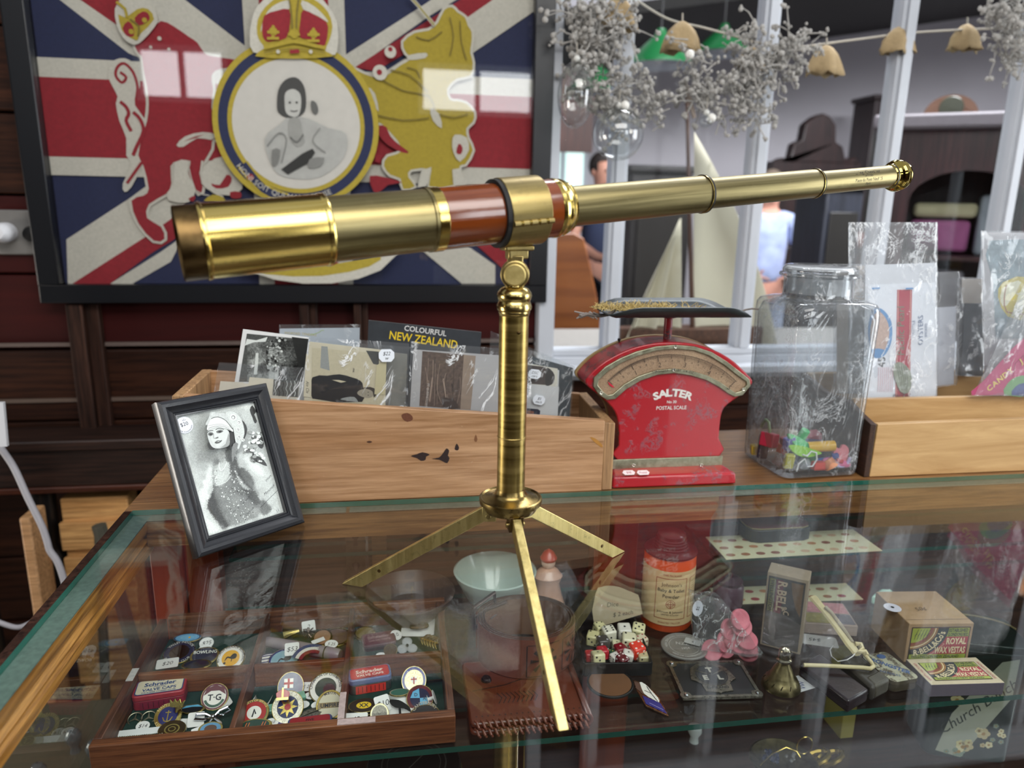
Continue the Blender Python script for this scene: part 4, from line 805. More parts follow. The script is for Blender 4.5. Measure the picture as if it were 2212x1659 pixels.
for x in (240, 490): s.disc(x, 430, 15, CREAM)
# motto ribbon below
s.crop = (600, 0, 2.514); P([(-260, 1410), (0, 1440), (200, 1470), (420, 1420), (640, 1340), (700, 1300), (560, 1460), (300, 1530), (0, 1510)], CREAM, 2); P([(-200, 1400), (0, 1410), (300, 1430), (560, 1380), (500, 1440), (250, 1490), (-50, 1480)], GOLD, 2)
fo_ = s.put('flag', fl)
m = MB(); m.span((fx0+.1712, -.0305, fz0-.1408), (fx1+.1708, -.0285, fz1-.1412), glassy('picture_glass', (1, 1, 1), 1.5, bmp=0)); m.obj('glass', fl)
# ------------------------------------------------------------ things against the back wall, left
m_plug = mk('d9dade', .35, var=0)
t = thing('power_socket', 'grey double power socket plate on the dark wall left of the framed flag', 'socket', (-.672, WY, .262))
m = MB(); m.span((-.042, -.010, -.040), (.036, -.0005, .040), mk('6e6c69', .5, var=.1)); m.obj('face_plate', t, bevel=.003)
m = MB(); m.T = Matrix.Translation((.022, -.010, -.002)) @ UP; m.lathe([(.0001, .018), (.012, .017), (.014, .012), (.014, 0)], mk('121212', .4), 20); m.obj('round_adapter', t)
t = thing('power_plug', 'round white plug pushed into the grey socket plate', 'plug', (-.694, WY-.010, .262))
m = MB(); m.T = UP; m.lathe([(.0001, .036), (.010, .035), (.016, .028), (.018, .014), (.018, .0005), (.0001, .0005)], m_plug, 24); m.obj('plug_body', t)
t = thing('white_strip', 'white upright plastic strip leaning at the far left edge', 'plastic strip', tuple(ony(2, 965, 1.12)))
a, b = ony(0, 870, 1.12), ony(2, 965, 1.12); m = MB(); m.hexa([V((-.008, 0, 0)), V((.008, 0, 0)), V((.008, .006, 0)), V((-.008, .006, 0)), a-b+V((-.008, 0, 0)), a-b+V((.004, 0, 0)), a-b+V((.004, .006, 0)), a-b+V((-.008, .006, 0))], m_plug); m.obj('strip', t)
# white cord
def cord(name, label, pix, r, mat, cat='cord'):
    P_ = [atd(*q) for q in pix]; o = P_[-1]
    sp = []
    for i in range(len(P_)-1):
        p0, p1, p2, p3 = P_[max(i-1, 0)], P_[i], P_[i+1], P_[min(i+2, len(P_)-1)]
        for k in range(6):
            t_ = k/6; sp.append(.5*((2*p1)+(p2-p0)*t_+(2*p0-5*p1+4*p2-p3)*t_*t_+(3*p1-p0-3*p2+p3)*t_**3))
    sp.append(P_[-1]); m = MB(); m.tube([p-o for p in sp], r, mat, 10); ob = m.obj(name, None, tuple(o)); tag(ob, label, cat); return ob
cord('hanging_flex', 'thick white cord hanging down beside the left side of the counter', [(-20, 930, 1.12), (0, 965, 1.12), (30, 1010, 1.12), (60, 1075, 1.12), (90, 1135, 1.12), (102, 1170, 1.12), (108, 1190, 1.12), (125, 1215, 1.12), (140, 1260, 1.12), (145, 1300, 1.12), (150, 1360, 1.12)], .005, mk('9c9a9f', .5, var=.03))
cord('trailing_flex', 'white cable lying across the dark legs at the far left', [(-30, 1330, 1.15), (0, 1345, 1.15), (40, 1355, 1.15), (80, 1340, 1.15), (130, 1330, 1.15)], .004, mk('a5a3a8', .5, var=.03))
cord('black_cable', 'thin black cable hanging on the wall below the framed flag', [(292, 650, 1.62), (296, 740, 1.62), (298, 840, 1.64), (300, 950, 1.66)], .0035, mk('0c0c0c', .5))
cord('black_cable', 'thin black cable hanging beside the framed flag at the far left', [(0, 130, 1.55), (12, 250, 1.55), (28, 360, 1.56), (48, 440, 1.57)], .0035, mk('0c0c0c', .5))
t = thing('black_post', 'black upright metal post at the far left edge', 'post', (-.76, 1.36, FZ)); m = MB(); m.lathe([(.022, 0), (.022, 1.0), (.018, 1.01), (.018, 1.45), (.0001, 1.45)], mk('0a0a0b', .5), 16); m.obj('post_body', t)
# dark hall table with turned legs, iron stand and boxes under it
m_tab = wood('dark_table_wood', '1c100c', '38231b', 0, .45, .5)
tb = thing('hall_table', 'long dark wooden table against the plank wall with turned dark legs', 'table', (-.9, 1.40, FZ))
ztab = -.104-FZ
m = MB(); m.span((-1.0, -.012, ztab-.02), (1.05, .086, ztab), m_tab); m.obj('table_top', tb, bevel=.003)
m = MB(); m.span((-.95, -.005, ztab-.090), (1.02, .012, ztab-.0205), m_tab); m.span((-.95, -.008, ztab-.102), (1.02, .014, ztab-.0905), wood('table_bead_wood', '3a1c12', '5a2e1e', 0, .4, .5)); m.obj('apron', tb, bevel=.002)
for lx in (.23, -.1, -.7, .98):
    m = MB(); pr = [(.0001, 0), (.016, 0), (.018, .02), (.012, .05), (.022, .08), (.026, .12), (.016, .16), (.02, .2), (.03, .26), (.032, .33), (.024, .40), (.016, .46), (.028, .49), (.018, .52), (.03, .56), (.03, .60), (.018, .63), (.024, .66), (.024, ztab-.1025)]
    m.T = Matrix.Translation((lx, .03, 0)); m.lathe(pr, mk('0d0b0b', .35), 24); m.obj('leg', tb)
ir = thing('iron_stand', 'black openwork iron treadle stand under the dark table', 'iron stand', (-.98, 1.10, FZ)); m_iron = mk('0b0b0d', .45, var=.2)
m = MB()
for k in range(7):
    z = .08+k*.09; m.tube([(.06*cos(a)*1.1+.05, 0, z+.045*sin(a)) for a in [i*2*pi/16 for i in range(16)]], .006, m_iron, 8, True); m.tube([(.2+.05*cos(a), 0, z+.04*sin(a)+.03) for a in [i*2*pi/14 for i in range(14)]], .005, m_iron, 8, True)
for x in (-.03, .12, .27): m.tube([(x, 0, 0), (x+.01, 0, .35), (x, 0, .72)], .009, m_iron, 8)
m.tube([(-.03, 0, .05), (.27, 0, .6)], .008, m_iron, 8); m.obj('scrollwork', ir)
def crate(name, label, pix0, pix1, y, dp, c1, c2, slats=0):
    a, b = ony(*pix0, y), ony(*pix1, y); z0 = b.z; t = thing(name, label, 'box', ((a.x+b.x)/2, y, FZ)); w2 = (b.x-a.x)/2; H = a.z-FZ
    wd = wood(name+c1, c1, c2, 0, .6, .5); m = MB(); m.span((-w2, 0, 0), (w2, dp, H), wd); m.obj('carcass', t, bevel=.003)
    if slats:
        for k in range(slats):
            z_ = H*(.36+.6*k/slats); m = MB(); m.span((-w2-.002, -.012, z_), (w2+.002, -.0005, z_+H*.6/slats*.78), wd); m.obj('slat', t, bevel=.002)
    return t
crate('wooden_crate', 'pale orange slatted crate on the floor under the dark table', (128, 1078), (300, 1300), 1.42, .055, 'c08a50', 'e8b878', 6)
crate('cardboard_box', 'tan box standing on the floor left of the counter under the table', (40, 1120), (90, 1300), 1.30, .06, 'b08458', 'd8a878')
t = thing('metal_trestle', 'pale grey tapering trestle leg beside the slatted crate', 'trestle', tuple(V((-.57, 1.34, FZ)))); m = MB(); m.tube([(.13, 0, 0), (.03, 0, .70)], .013, mk('4f4d42', .5, var=.15), 8); m.tube([(-.02, 0, 0), (.03, 0, .70)], .009, mk('4f4d42', .5, var=.15), 8); m.obj('trestle_legs', t)
t = thing('enamel_tray', 'dim olive chest standing on the floor below the left side of the counter', 'chest', (-.40, 1.02, FZ)); m = MB(); m.span((-.25, -.12, 0), (.25, .16, .42), mk('4c4a3c', .7, var=.2, sc=8)); m.obj('chest_body', t, bevel=.01); m = MB(); m.span((-.26, -.13, .421), (.26, .17, .45), mk('5a5746', .6, var=.2, sc=8)); m.obj('lid', t, bevel=.008)
r_ = random.Random(11)
for k, (x, y) in enumerate([(-.52, .99), (-.46, 1.03), (-.43, .96), (-.37, 1.0), (-.50, 1.06)]):
    t = thing('glass_stopper', ['small clear glass stopper at the left end of the olive chest', 'clear glass stopper near the back of the olive chest', 'clear glass stopper nearest the front of the olive chest', 'small clear glass stopper at the right of its group on the chest', 'clear glass stopper behind the others on the olive chest'][k], 'glass stopper', (x, y, FZ+.45)); m = MB(); m.lathe([(.0001, 0), (.008, 0), (.006, .01), (.011, .02), (.012, .03), (.007, .038), (.0001, .04)], mk('5c6466', .15, var=.3, coat=1), 10); m.obj('stopper', t)
# ------------------------------------------------------------ hung in the window: garlands, bells, baubles
m_twig = mk('a3a09b', .8, var=.3, sc=60); m_twine = mk('a9a295', .8, var=.1); m_bell = mk('a08a66', .85, var=.2, sc=200, bm=.3)
def garland(name, label, spots, seed, n, rmax=.03):
    r_ = random.Random(seed); o = ony(*spots[0], 1.42); t = thing(name, label, 'garland', tuple(o)); m = MB()
    for i in range(n):
        k = r_.randrange(len(spots)); c_ = ony(*spots[k], 1.40+r_.random()*.05)-o
        d = V((r_.gauss(0, 1), r_.gauss(0, .6), r_.gauss(0, 1))).normalized(); a = c_+V((r_.gauss(0, .012), r_.gauss(0, .008), r_.gauss(0, .012))); L_ = .015+r_.random()*rmax; b = a+d*L_
        m.tube([a, a+d*L_*.5+V((r_.gauss(0, .003), 0, r_.gauss(0, .003))), b], [.0016, .0013, .0009], m_twig, 5)
        for j in range(3): m.ball(b+V((r_.gauss(0, .004), r_.gauss(0, .004), r_.gauss(0, .004))), .0022+r_.random()*.0035, m_twig, 6)
    m.obj('dried_twigs', t, smooth=0); return t
L1 = [(1226+i*8, 10+j*24) for i in range(16) for j in range(7) if abs(i-8) < 9-j*.6] 
garland('dried_garland', 'bunch of grey dried twigs hanging at the top left of the window', L1+[(1250+i*6, 170+i*5) for i in range(16)], 1, 240)
garland('dried_garland', 'wreath of grey dried twigs hanging between the first two white mullions', [(1345+46*cos(a)+40*math.sin(3*a), 215+40*sin(a)) for a in [i*.3 for i in range(21)]]+[(1400+i*14, 205+abs(i-5)*3) for i in range(12)]+[(1500+i*3, 110+i*13) for i in range(12)], 2, 160)
garland('dried_garland', 'spray of grey dried twigs crossing the second white mullion', [(1600+i*8, 80+i*5) for i in range(9)]+[(1620+i*9, 140+i*2) for i in range(12)]+[(1610+i*4, 150+i*10) for i in range(9)]+[(1570+i*5, 190+i*7) for i in range(12)]+[(1690+i*6, 120-i*5) for i in range(8)], 3, 240)
garland('dried_garland', 'grey dried twigs hanging in the top right corner of the window', [(2140+i*9, j*18) for i in range(9) for j in range(8) if i > j*.6], 4, 130)
cord('twine', 'pale twine drooping across the upper left of the window', [(1360, -10, 1.46), (1440, 40, 1.46), (1520, 60, 1.46), (1600, 82, 1.46)], .0022, m_twine, 'twine')
cord('twine', 'pale twine stretched across the right half of the window', [(1600, 82, 1.47), (1700, 102, 1.48), (1830, 88, 1.5), (1960, 72, 1.52), (2090, 64, 1.54), (2230, 58, 1.56)], .0022, m_twine, 'twine')
for i, (u, v, sc_, lb) in enumerate([(1335, 32, 1.15, 'tan hessian bell hanging at the top left of the window twigs'), (1472, 82, 1.1, 'tan hessian bell hanging in front of the green lampshade'), (1622, 126, .8, 'small tan hessian bell among the twigs by the second mullion'), (1782, 132, 1.1, 'tan hessian bell hanging lowest on the right twine'), (1940, 90, 1.05, 'tan hessian bell in front of the third mullion'), (2085, 84, 1.05, 'tan hessian bell hanging last towards the right edge')]):
    c_ = ony(u, v, 1.455+.012*i); t = thing('hessian_bell', lb, 'decoration', tuple(c_), group='hessian bells on the twine'); m = MB(); r2 = random.Random(i); prof = [(.004, .026), (.012, .022), (.022, .012), (.028, 0), (.031, -.012), (.034, -.020)]
    n_ = 22; vs = []
    for j, (r, z) in enumerate(prof):
        for q in range(n_): a = 2*pi*q/n_; rr = r*sc_*(1+.22*(j/5)*math.sin(a*5+i)+r2.uniform(-.08, .08)); vs.append((rr*cos(a), rr*sin(a)*.6, z*sc_+(r2.uniform(-.008, .004) if j == 5 else 0)))
    m.add(vs, [(j*n_+q, j*n_+(q+1) % n_, (j+1)*n_+(q+1) % n_, (j+1)*n_+q) for j in range(5) for q in range(n_)]+[tuple(range(n_))], m_bell); m.obj('bell_cup', t, solid=.0015)
    m = MB(); m.tube([(0, 0, .026*sc_), (0, .003, .040*sc_)], .0016, m_twine, 6); m.obj('tie', t)
m_bau = glassy('bauble_glass', (.93, .95, .95), 1.7, .02, boost=.03)
def bauble(label, u, v, r, sx=1., sz=1.):
    c_ = ony(u, v, 1.39); t = thing('glass_bauble', label, 'bauble', tuple(c_)); m = MB(); m.ball((0, 0, 0), r, m_bau, 28, (sx, 1, sz)); m.keep = False; m.obj('globe', t); m = MB(); m.ball((0, 0, r*sz+.003), .006, mk('c9c9c4', .3), 10); m.tube([(0, 0, r*sz+.004), (0, 0, r*sz+.03)], .0008, m_twine, 5); m.obj('cap', t)
bauble('large clear glass bauble hanging below the twigs at the first mullion', 1335, 290, .047); bauble('clear pear shaped glass bauble hanging beside the black frame', 1243, 205, .040, .8, 1.45); bauble('small clear glass bauble hanging above the sail', 1525, 262, .012)
for i, (u, v) in enumerate([(1490, 118), (1350, 228), (1537, 255)]):
    t = thing('white_bead', ['white bead hanging right of the green lampshade', 'white bead on top of the large bauble', 'white bead hanging above the peak of the sail'][i], 'bead', tuple(ony(u, v, 1.385))); m = MB(); m.ball((0, 0, 0), .0085, mk('d9d7d0', .3, var=0), 14); m.obj('bead', t)
t = thing('driftwood_stick', 'slim pale stick hanging down above the sail', 'stick', tuple(ony(1490, 180, 1.43))); a = ony(1480, 175, 1.43)-ony(1490, 180, 1.43); b = ony(1500, 255, 1.43)-ony(1490, 180, 1.43); m = MB(); m.tube([a, (a+b)/2, b], [.003, .005, .004], mk('a1948a', .8), 8); m.obj('stick', t)
# ------------------------------------------------------------ seen through the window
m_sail = mk('c9c3ae', .85, var=.05, sc=10); m_mast = wood('mast_wood', '4a3024', '6e4c3a', 2, .5)
yb = 1.93; o = ony(1475, 775, yb); o.z = -.055
yc = thing('model_yacht', 'model sailing boat with tall cream sails behind the window', 'model boat', tuple(o))
L = lambda u, v, y=yb: ony(u, v, y)-o
m = MB(); hull = []
for k in range(9):
    a = k/8; x = -.19+.42*a; w_ = .045*math.sin(pi*min(1, .12+a*.9))**.7; hull.append([V((x, -w_, .062)), V((x, -w_*.8, .03)), V((x, 0, .003)), V((x, w_*.8, .03)), V((x, w_, .062))])
m.add([p for r in hull for p in r], [(i*5+j, i*5+j+1, i*5+j+6, i*5+j+5) for i in range(8) for j in range(4)]+[(0, 1, 2, 3, 4), (44, 43, 42, 41, 40)]+[(i*5, i*5+5, i*5+9, i*5+4) for i in range(8)], m_mast); m.obj('hull', yc)
m = MB(); a = L(1483, 200); b = L(1492, 760); b.z = .06; m.tube([b, a], [.007, .004], m_mast, 10); m.obj('mast', yc)
def sail(name, pts, y0, rx=0.):
    m = MB(); n_ = 8; vs = []; A, B, C_ = [L(*p) for p in pts]; idx = {}
    for i in range(n_+1):
        for j in range(n_+1-i):
            a, b = i/n_, j/n_; c_ = 1-a-b; idx[i, j] = len(vs); p = A*c_+B*a+C_*b; p.y += y0+.05*(27*a*b*c_)**.7; p.x += rx*4*b*c_; vs.append(p)
    f_ = []
    for i in range(n_):
        for j in range(n_-i):
            f_.append((idx[i, j], idx[i+1, j], idx[i, j+1]))
            if i+j < n_-1: f_.append((idx[i+1, j], idx[i+1, j+1], idx[i, j+1]))
    m.add(vs, f_, m_sail); m.obj(name, yc, solid=.0015)
sail('main_sail', [(1500, 285), (1497, 752), (1680, 752)], .0, .035); sail('sail_panel', [(1468, 470), (1345, 752), (1468, 752)], -.012, 0); sail('jib_sail', [(1460, 470), (1335, 752), (1400, 752)], -.03)
st_ = thing('side_table', 'pale covered table under the model boat beyond the window', 'table', (.9, 2.1, FZ)); m = MB(); m.span((-.55, -.35, .03), (.8, .2, .893), mk('8f8b86', .8)); m.obj('cloth_cover', st_, bevel=.01)
def wbox(name, label, cat, x, y, rz, parts):
    t = thing(name, label, cat, (x, y, FZ), rz)
    for nme, a, b, mat in parts:
        m = MB(); m.span(a, b, mat); m.obj(nme, t, bevel=.006)
    return t
m_ch = wood('orange_brown_chair_wood', '6e3a1c', '9a5c2e', 0, .35, .3, .2); c_ = ony(1235, 620, 2.5)
t = thing('bentwood_chair', 'orange brown wooden chair with a tall solid back beyond the window', 'chair', (c_.x, 2.5, FZ))
m = MB(); m.T = UP; P_ = [ony(u, v, 2.5) for u, v in ((1178, 520), (1196, 505), (1240, 503), (1262, 515), (1275, 570), (1290, 640), (1300, 745), (1170, 745))]; m.prism([(p.x-c_.x, p.z-FZ) for p in P_], -.02, .0, m_ch); m.obj('backrest', t, bevel=.005)
m = MB(); m.span((-.2, -.05, .44), (.2, .4, .47), m_ch); m.obj('seat', t, bevel=.01)
for a, b in ((-.18, 0), (.15, 0), (-.18, .36), (.15, .36)): m = MB(); m.span((a, b-.02, 0), (a+.035, b+.015, .44), m_ch); m.obj('leg', t)
# people
def skinfig(name, joints, edges, mat, parent, sub=2):
    me = bpy.data.meshes.new(name); me.from_pydata([j[0] for j in joints], edges, []); o = bpy.data.objects.new(name, me); COL.objects.link(o); o.parent = parent
    sk = o.modifiers.new('k', 'SKIN'); sk.use_smooth_shade = True
    for v_, j in zip(me.skin_vertices[0].data, joints): v_.radius = (j[1], j[2] if len(j) > 2 else j[1])
    me.skin_vertices[0].data[0].use_root = True; o.modifiers.new('s', 'SUBSURF').levels = sub; o.modifiers['s'].render_levels = sub; me.materials.append(mat); return o
def person(label, x, y, rz, sc, skin, hair, shirt, trouser, shortsl=True):
    t = thing('person', label, 'person', (x, y, FZ), rz); t.scale = (sc,)*3
    J = [((0, 0, .95), .13, .10), ((0, 0, 1.1), .125, .09), ((0, 0, 1.28), .15, .10), ((0, 0, 1.43), .09, .08), ((0, .0, 1.50), .05), ((0, -.012, 1.585), .075, .085), ((0, -.01, 1.66), .082, .098), ((0, 0, 1.715), .055, .065),
         ((.17, 0, 1.40), .052), ((.25, -.02, 1.14), .042), ((.16, -.22, 1.03), .033), ((.10, -.29, 1.03), .028, .018), ((-.17, 0, 1.40), .052), ((-.25, -.02, 1.14), .042), ((-.16, -.22, 1.03), .033), ((-.10, -.29, 1.03), .028, .018),
         ((.09, 0, .86), .09), ((.10, -.01, .48), .058), ((.10, .02, .10), .042), ((.10, -.12, .04), .035, .03), ((-.09, 0, .86), .09), ((-.10, -.01, .48), .058), ((-.10, .02, .10), .042), ((-.10, -.12, .04), .035, .03)]
    E_ = [(0, 1), (1, 2), (2, 3), (3, 4), (4, 5), (5, 6), (6, 7), (3, 8), (8, 9), (9, 10), (10, 11), (3, 12), (12, 13), (13, 14), (14, 15), (0, 16), (16, 17), (17, 18), (18, 19), (0, 20), (20, 21), (21, 22), (22, 23)]
    b = skinfig('body', J, E_, skin, t)
    S_ = [((0, 0, .93), .155, .125), ((0, 0, 1.1), .15, .115), ((0, 0, 1.28), .172, .125), ((0, 0, 1.42), .105, .095), ((.18, 0, 1.405), .072), ((.235, -.012, 1.22), .062), ((-.18, 0, 1.405), .072), ((-.235, -.012, 1.22), .062)]
    skinfig('shirt', S_, [(0, 1), (1, 2), (2, 3), (3, 4), (4, 5), (3, 6), (6, 7)], shirt, t)
    skinfig('trousers', [((0, 0, .94), .15, .12), ((.09, 0, .84), .105), ((.10, -.01, .48), .075), ((.10, .02, .12), .06), ((-.09, 0, .84), .105), ((-.10, -.01, .48), .075), ((-.10, .02, .12), .06)], [(0, 1), (1, 2), (2, 3), (0, 4), (4, 5), (5, 6)], trouser, t)
    m = MB(); m.ball((0, .02, 1.672), .101, hair, 20, (.88, 1.0, 1.02)); m.v = [p if not (p.y < -.045 and p.z < 1.70) else V((p.x*.8, p.y+.06, p.z)) for p in m.v]; m.obj('hair', t)
    for s_ in (-1, 1):
        m = MB(); m.ball((s_*.032, -.093, 1.635), .010, mk('2a2320', .4), 8); m.obj('eye', t); m = MB(); m.ball((s_*.083, 0, 1.62), .022, skin, 8, (.4, .7, 1.2)); m.obj('ear', t)
    m = MB(); m.tube([(0, -.092, 1.64), (0, -.118, 1.605), (0, -.10, 1.597)], [.008, .014, .008], skin, 6); m.obj('nose', t); m = MB(); m.tube([(-.022, -.094, 1.565), (0, -.099, 1.562), (.022, -.094, 1.565)], .005, mk('8a4038', .5), 6); m.obj('mouth', t)
    # palms with five fingers
    for s_ in (-1, 1):
        m = MB(); c_ = V((s_*.095, -.30, 1.03)); m.ball(c_, .034, skin, 10, (1, .9, .5))
        for k in range(4): f0 = c_+V((-s_*.014, -.018+k*.014-.012, 0)); m.tube([f0, f0+V((-s_*.035, -.012, -.004)), f0+V((-s_*(.055-.004*abs(k-1)), -.010, -.016))], [.009, .008, .006], skin, 6)
        m.tube([c_+V((0, .012, .01)), c_+V((-s_*.02, .01, .035)), c_+V((-s_*.03, 0, .05))], [.010, .009, .007], skin, 6); m.obj('hand', t)
    return t
skin = mk('c08b76', .6, var=.05)
a = ony(1308, 375, 5.0)
person('person in a dark navy shirt standing in the next room behind the wooden chair', a.x-.02, 5.0, radians(20), (a.z-FZ+.04)/1.66, skin, mk('231b18', .7), mk('232c48', .8, var=.1), mk('1d2130', .8))
b = ony(1662, 450, 4.4)
person('person in a pale blue patterned top with bare forearms beyond the window', b.x, 4.4, radians(-15), (b.z-FZ)/1.50, mk('cc9480', .6, var=.05), mk('6a5c50', .7), mk('a9b6dc', .8, var=.35, sc=16), mk('c4cfe6', .8, var=.25, sc=14))
# hanging lamps with green shades
for i, (u, v, y, r, lb) in enumerate([(1425, 122, 3.6, .155, 'green and white enamel pendant lampshade behind the window twigs'), (1562, 100, 4.4, .17, 'further green enamel pendant lampshade right of the tan bell'), (1288, 182, 4.2, .16, 'green enamel pendant lampshade partly behind the first mullion')]):
    c_ = ony(u, v, y); t = thing('pendant_lamp', lb, 'lamp', tuple(c_)); m = MB(); m.lathe([(r, -.04), (r*.93, -.02), (r*.5, .05), (r*.2, .09), (.02, .12)], mk('0f4a26', .3), 32); m.obj('lamp_shade', t)
    m = MB(); m.lathe([(r*.985, -.041), (r*.9, -.024), (r*.45, .04), (.02, .07)], mk('ccd6e2', .4, var=0), 32); m.obj('shade_lining', t); m = MB(); m.tube([(0, 0, .12), (0, 0, .6)], .005, mk('151515', .5), 6); m.obj('flex', t); m = MB(); m.ball((0, 0, -.005), .03, mk('e9eef4', .3, var=0), 10); m.obj('bulb', t)
m_maho = wood('dark_carved_wood', '1d1212', '3c2624', 2, .4, .3)
a, b = ony(1705, 345, 5.2), ony(1855, 640, 5.2); t = thing('carved_sideboard', 'tall dark carved sideboard with an arched crest in the next room', 'sideboard', ((a.x+b.x)/2, 5.2, FZ)); w2 = (b.x-a.x)/2*1.1; zt = a.z-FZ
m = MB(); m.span((-w2, -.02, 0), (w2, .4, zt*.62), m_maho); m.obj('base_cupboard', t, bevel=.01)
m = MB(); m.span((-w2*.95, .2, zt*.62+.001), (w2*.95, .4, zt), m_maho); m.obj('back_panel', t)
m = MB(); m.T = Matrix.Translation((0, .2, 0)) @ UP; m.prism([(-w2*.9, zt)]+[(x*w2, zt+z) for x, z in ((-.75, .03), (-.6, .0), (-.55, .13), (-.38, .16), (-.35, .27), (-.15, .33), (0, .35), (.15, .33), (.3, .27), (.34, .15), (.5, .12), (.6, .02), (.8, .05), (.95, 0))], -.1, 0, m_maho); m.obj('crest', t, bevel=.008)
for k in range(3): m = MB(); m.ball((-.2+.2*k, -.1, zt*.62+.06), .05+.01*k, mk(['8a8248', '9a9ca0', '6a4038'][k], .3), 14); m.obj('knob_finial', t)
for i, (u, v, y, w_, h, c, lb) in enumerate([(1815, 520, 3.5, .2, .5, '22242c', 'dark blue black cabinet low in the next room right of the person in blue'), (1425, 500, 4.0, .35, .62, '14100f', 'low black cabinet in the next room behind the sail'), (1890, 340, 5.9, .12, .9, '2c2324', 'dark long case clock in the next room behind the third mullion'), (1225, 240, 4.9, .35, .5, '3b211a', 'brown hanging rug on the far wall beside the black frame')]):
    c_ = ony(u, v, y); t = thing(['cabinet', 'cabinet', 'long_case_clock', 'wall_rug'][i], lb, ['cabinet', 'cabinet', 'clock', 'rug'][i], (c_.x, y, FZ)); H = c_.z-FZ+h/2; wd = wood('w'+c, c, '%02x%02x%02x' % tuple(min(255, int(int(c[j:j+2], 16)*1.5)) for j in (0, 2, 4)), 2, .5, .3)
    if i == 3:
        m = MB(); m.span((-w_/2, 0, H-h), (w_/2, .02, H), wd); m.obj('woven_panel', t); m = MB(); m.span((-w_/2-.03, -.004, H), (w_/2+.03, .02, H+.02), m_maho); m.obj('hanging_rail', t); continue
    m = MB(); m.span((-w_/2, 0, 0), (w_/2, .3, H), wd); m.obj('carcass', t, bevel=.01); m = MB(); m.span((-w_/2-.02, -.02, H+.0005), (w_/2+.02, .32, H+.04), wd); m.obj('cornice', t, bevel=.01); m = MB(); m.span((-w_*.38, -.012, H*.35), (w_*.38, -.0005, H*.92), mk('2a2826', .3)); m.obj('door_panel', t, bevel=.004)
# wardrobe: clear pane and added objects stand in for its arched mirror's image
wy = 2.45; a, b = ony(1925, 250, wy), ony(2160, 640, wy); H = a.z-FZ; W2 = .72; WR = radians(-36); WM = Matrix.Translation((a.x+.26*cos(WR), wy+.26*sin(WR), FZ)) @ Matrix.Rotation(WR, 4, 'Z'); t = thing('mirror_wardrobe', 'dark mahogany wardrobe with an arched glazed door in the next room', 'wardrobe', tuple(WM.to_translation()), WR); m_w = wood('wardrobe_wood', '2b191b', '4a2a2c', 2, .35, .3)
x0, x1 = -.26, .28
m = MB(); m.T = UP; ar = arc(.0, H-.28, .17, 180, 0, 12, .10); out = [(x0, .05), (x0, H-.05), (x1-.06, H-.05), (x1-.06, .05)]
def strip(mb, outer, inner, z0, z1, mat):
    n = len(outer); vs = [(p[0], p[1], z1) for p in outer]+[(p[0], p[1], z1) for p in inner]+[(p[0], p[1], z0) for p in outer]+[(p[0], p[1], z0) for p in inner]
    f_ = []
    for i in range(n):
        j = (i+1) % n; f_ += [(i, j, n+j, n+i), (2*n+i, 3*n+i, 3*n+j, 2*n+j), (i, 2*n+i, 2*n+j, j), (n+i, n+j, 3*n+j, 3*n+i)]
    mb.add(vs, f_, mat)
inn = [(-.17, .3)]+ar+[(.17, .3)]; ou = [(x0, .05)]+[(x0+(x1-.06-x0)*k/12, H-.04) for k in range(13)]+[(x1-.06, .05)]
strip(m, ou, inn, -.03, 0, m_w); m.T = Matrix(); m.span((x0, .4, 0), (x1-.06, .42, H-.05), m_w); m.span((x0, .03, 0), (x0+.02, .4, H-.05), m_w); m.obj('carcass', t)
m = MB(); m.span((x1-.059, -.02, 0), (x1+.02, .42, H-.05), mk('5a3b30', .4, var=.2)); m.span((x1+.021, -.01, 0), (x1+.20, .42, H-.05), mk('55494a', .5, var=.15)); m.obj('side_panel', t)
m = MB(); m.span((x0-.05, -.05, H-.049), (x1+.28, .44, H), mk('6c666b', .5, var=.1)); m.obj('top_board', t, bevel=.01)
m = MB(); m.span((-.18, .012, .29), (.18, .016, H-.17), glassy('wardrobe_glass', ior=1.4)); m.obj('glass_door', t)
for i, (x, z, sx, sz, c, lb) in enumerate([(-.06, H-.40, .19, .11, 'b66a9c', 'mauve pink folded cloth on the top shelf inside the glazed wardrobe'), (-.05, H-.31, .2, .05, 'c9c4a0', 'cream folded cloth above the pink one inside the wardrobe'), (.10, H-.36, .09, .21, 'a9b4be', 'pale blue grey cloth hanging at the right inside the wardrobe'), (-.03, H-.74, .14, .44, '9a98a0', 'pale grey garment hanging low inside the wardrobe'), (.11, H-.72, .06, .3, '5a2c38', 'dark red book block inside the wardrobe at the right')]):
    q = thing('mirrored_cloth' if i < 2 else ('garment' if i < 4 else 'book'), lb, 'cloth' if i < 2 else ('garment' if i < 4 else 'book'), tuple(WM @ V((x, .2, z-sz/2))), WR); m = MB(); m.span((-sx/2, -.06, 0), (sx/2, .06, sz), mk(c, .8, var=.2, sc=20)); m.obj('folds' if i < 4 else 'cover', q, bevel=.015)
m = MB(); m.span((x0+.02, .05, H-.48), (x1-.08, .39, H-.465), m_w); m.obj('shelf', t)
t = thing('mantel_clock', 'small arched wooden mantel clock on top of the wardrobe', 'clock', tuple(WM @ V((-.08, .12, H+.001))), WR); m = MB(); m.T = UP; m.prism([(-.09, 0), (.09, 0)]+arc(0, .0, .085, 0, 180, 14, .075), -.05, 0, mk('6a4c3c', .4, var=.2)); m.obj('case', t); m = MB(); m.T = Matrix.Translation((0, -.001, 0)) @ UP; m.lathe([(.0001, .004), (.035, .003), (.038, 0)], mk('3a3c30', .3), 20, Matrix.Translation((0, .032, 0))); m.obj('dial', t)
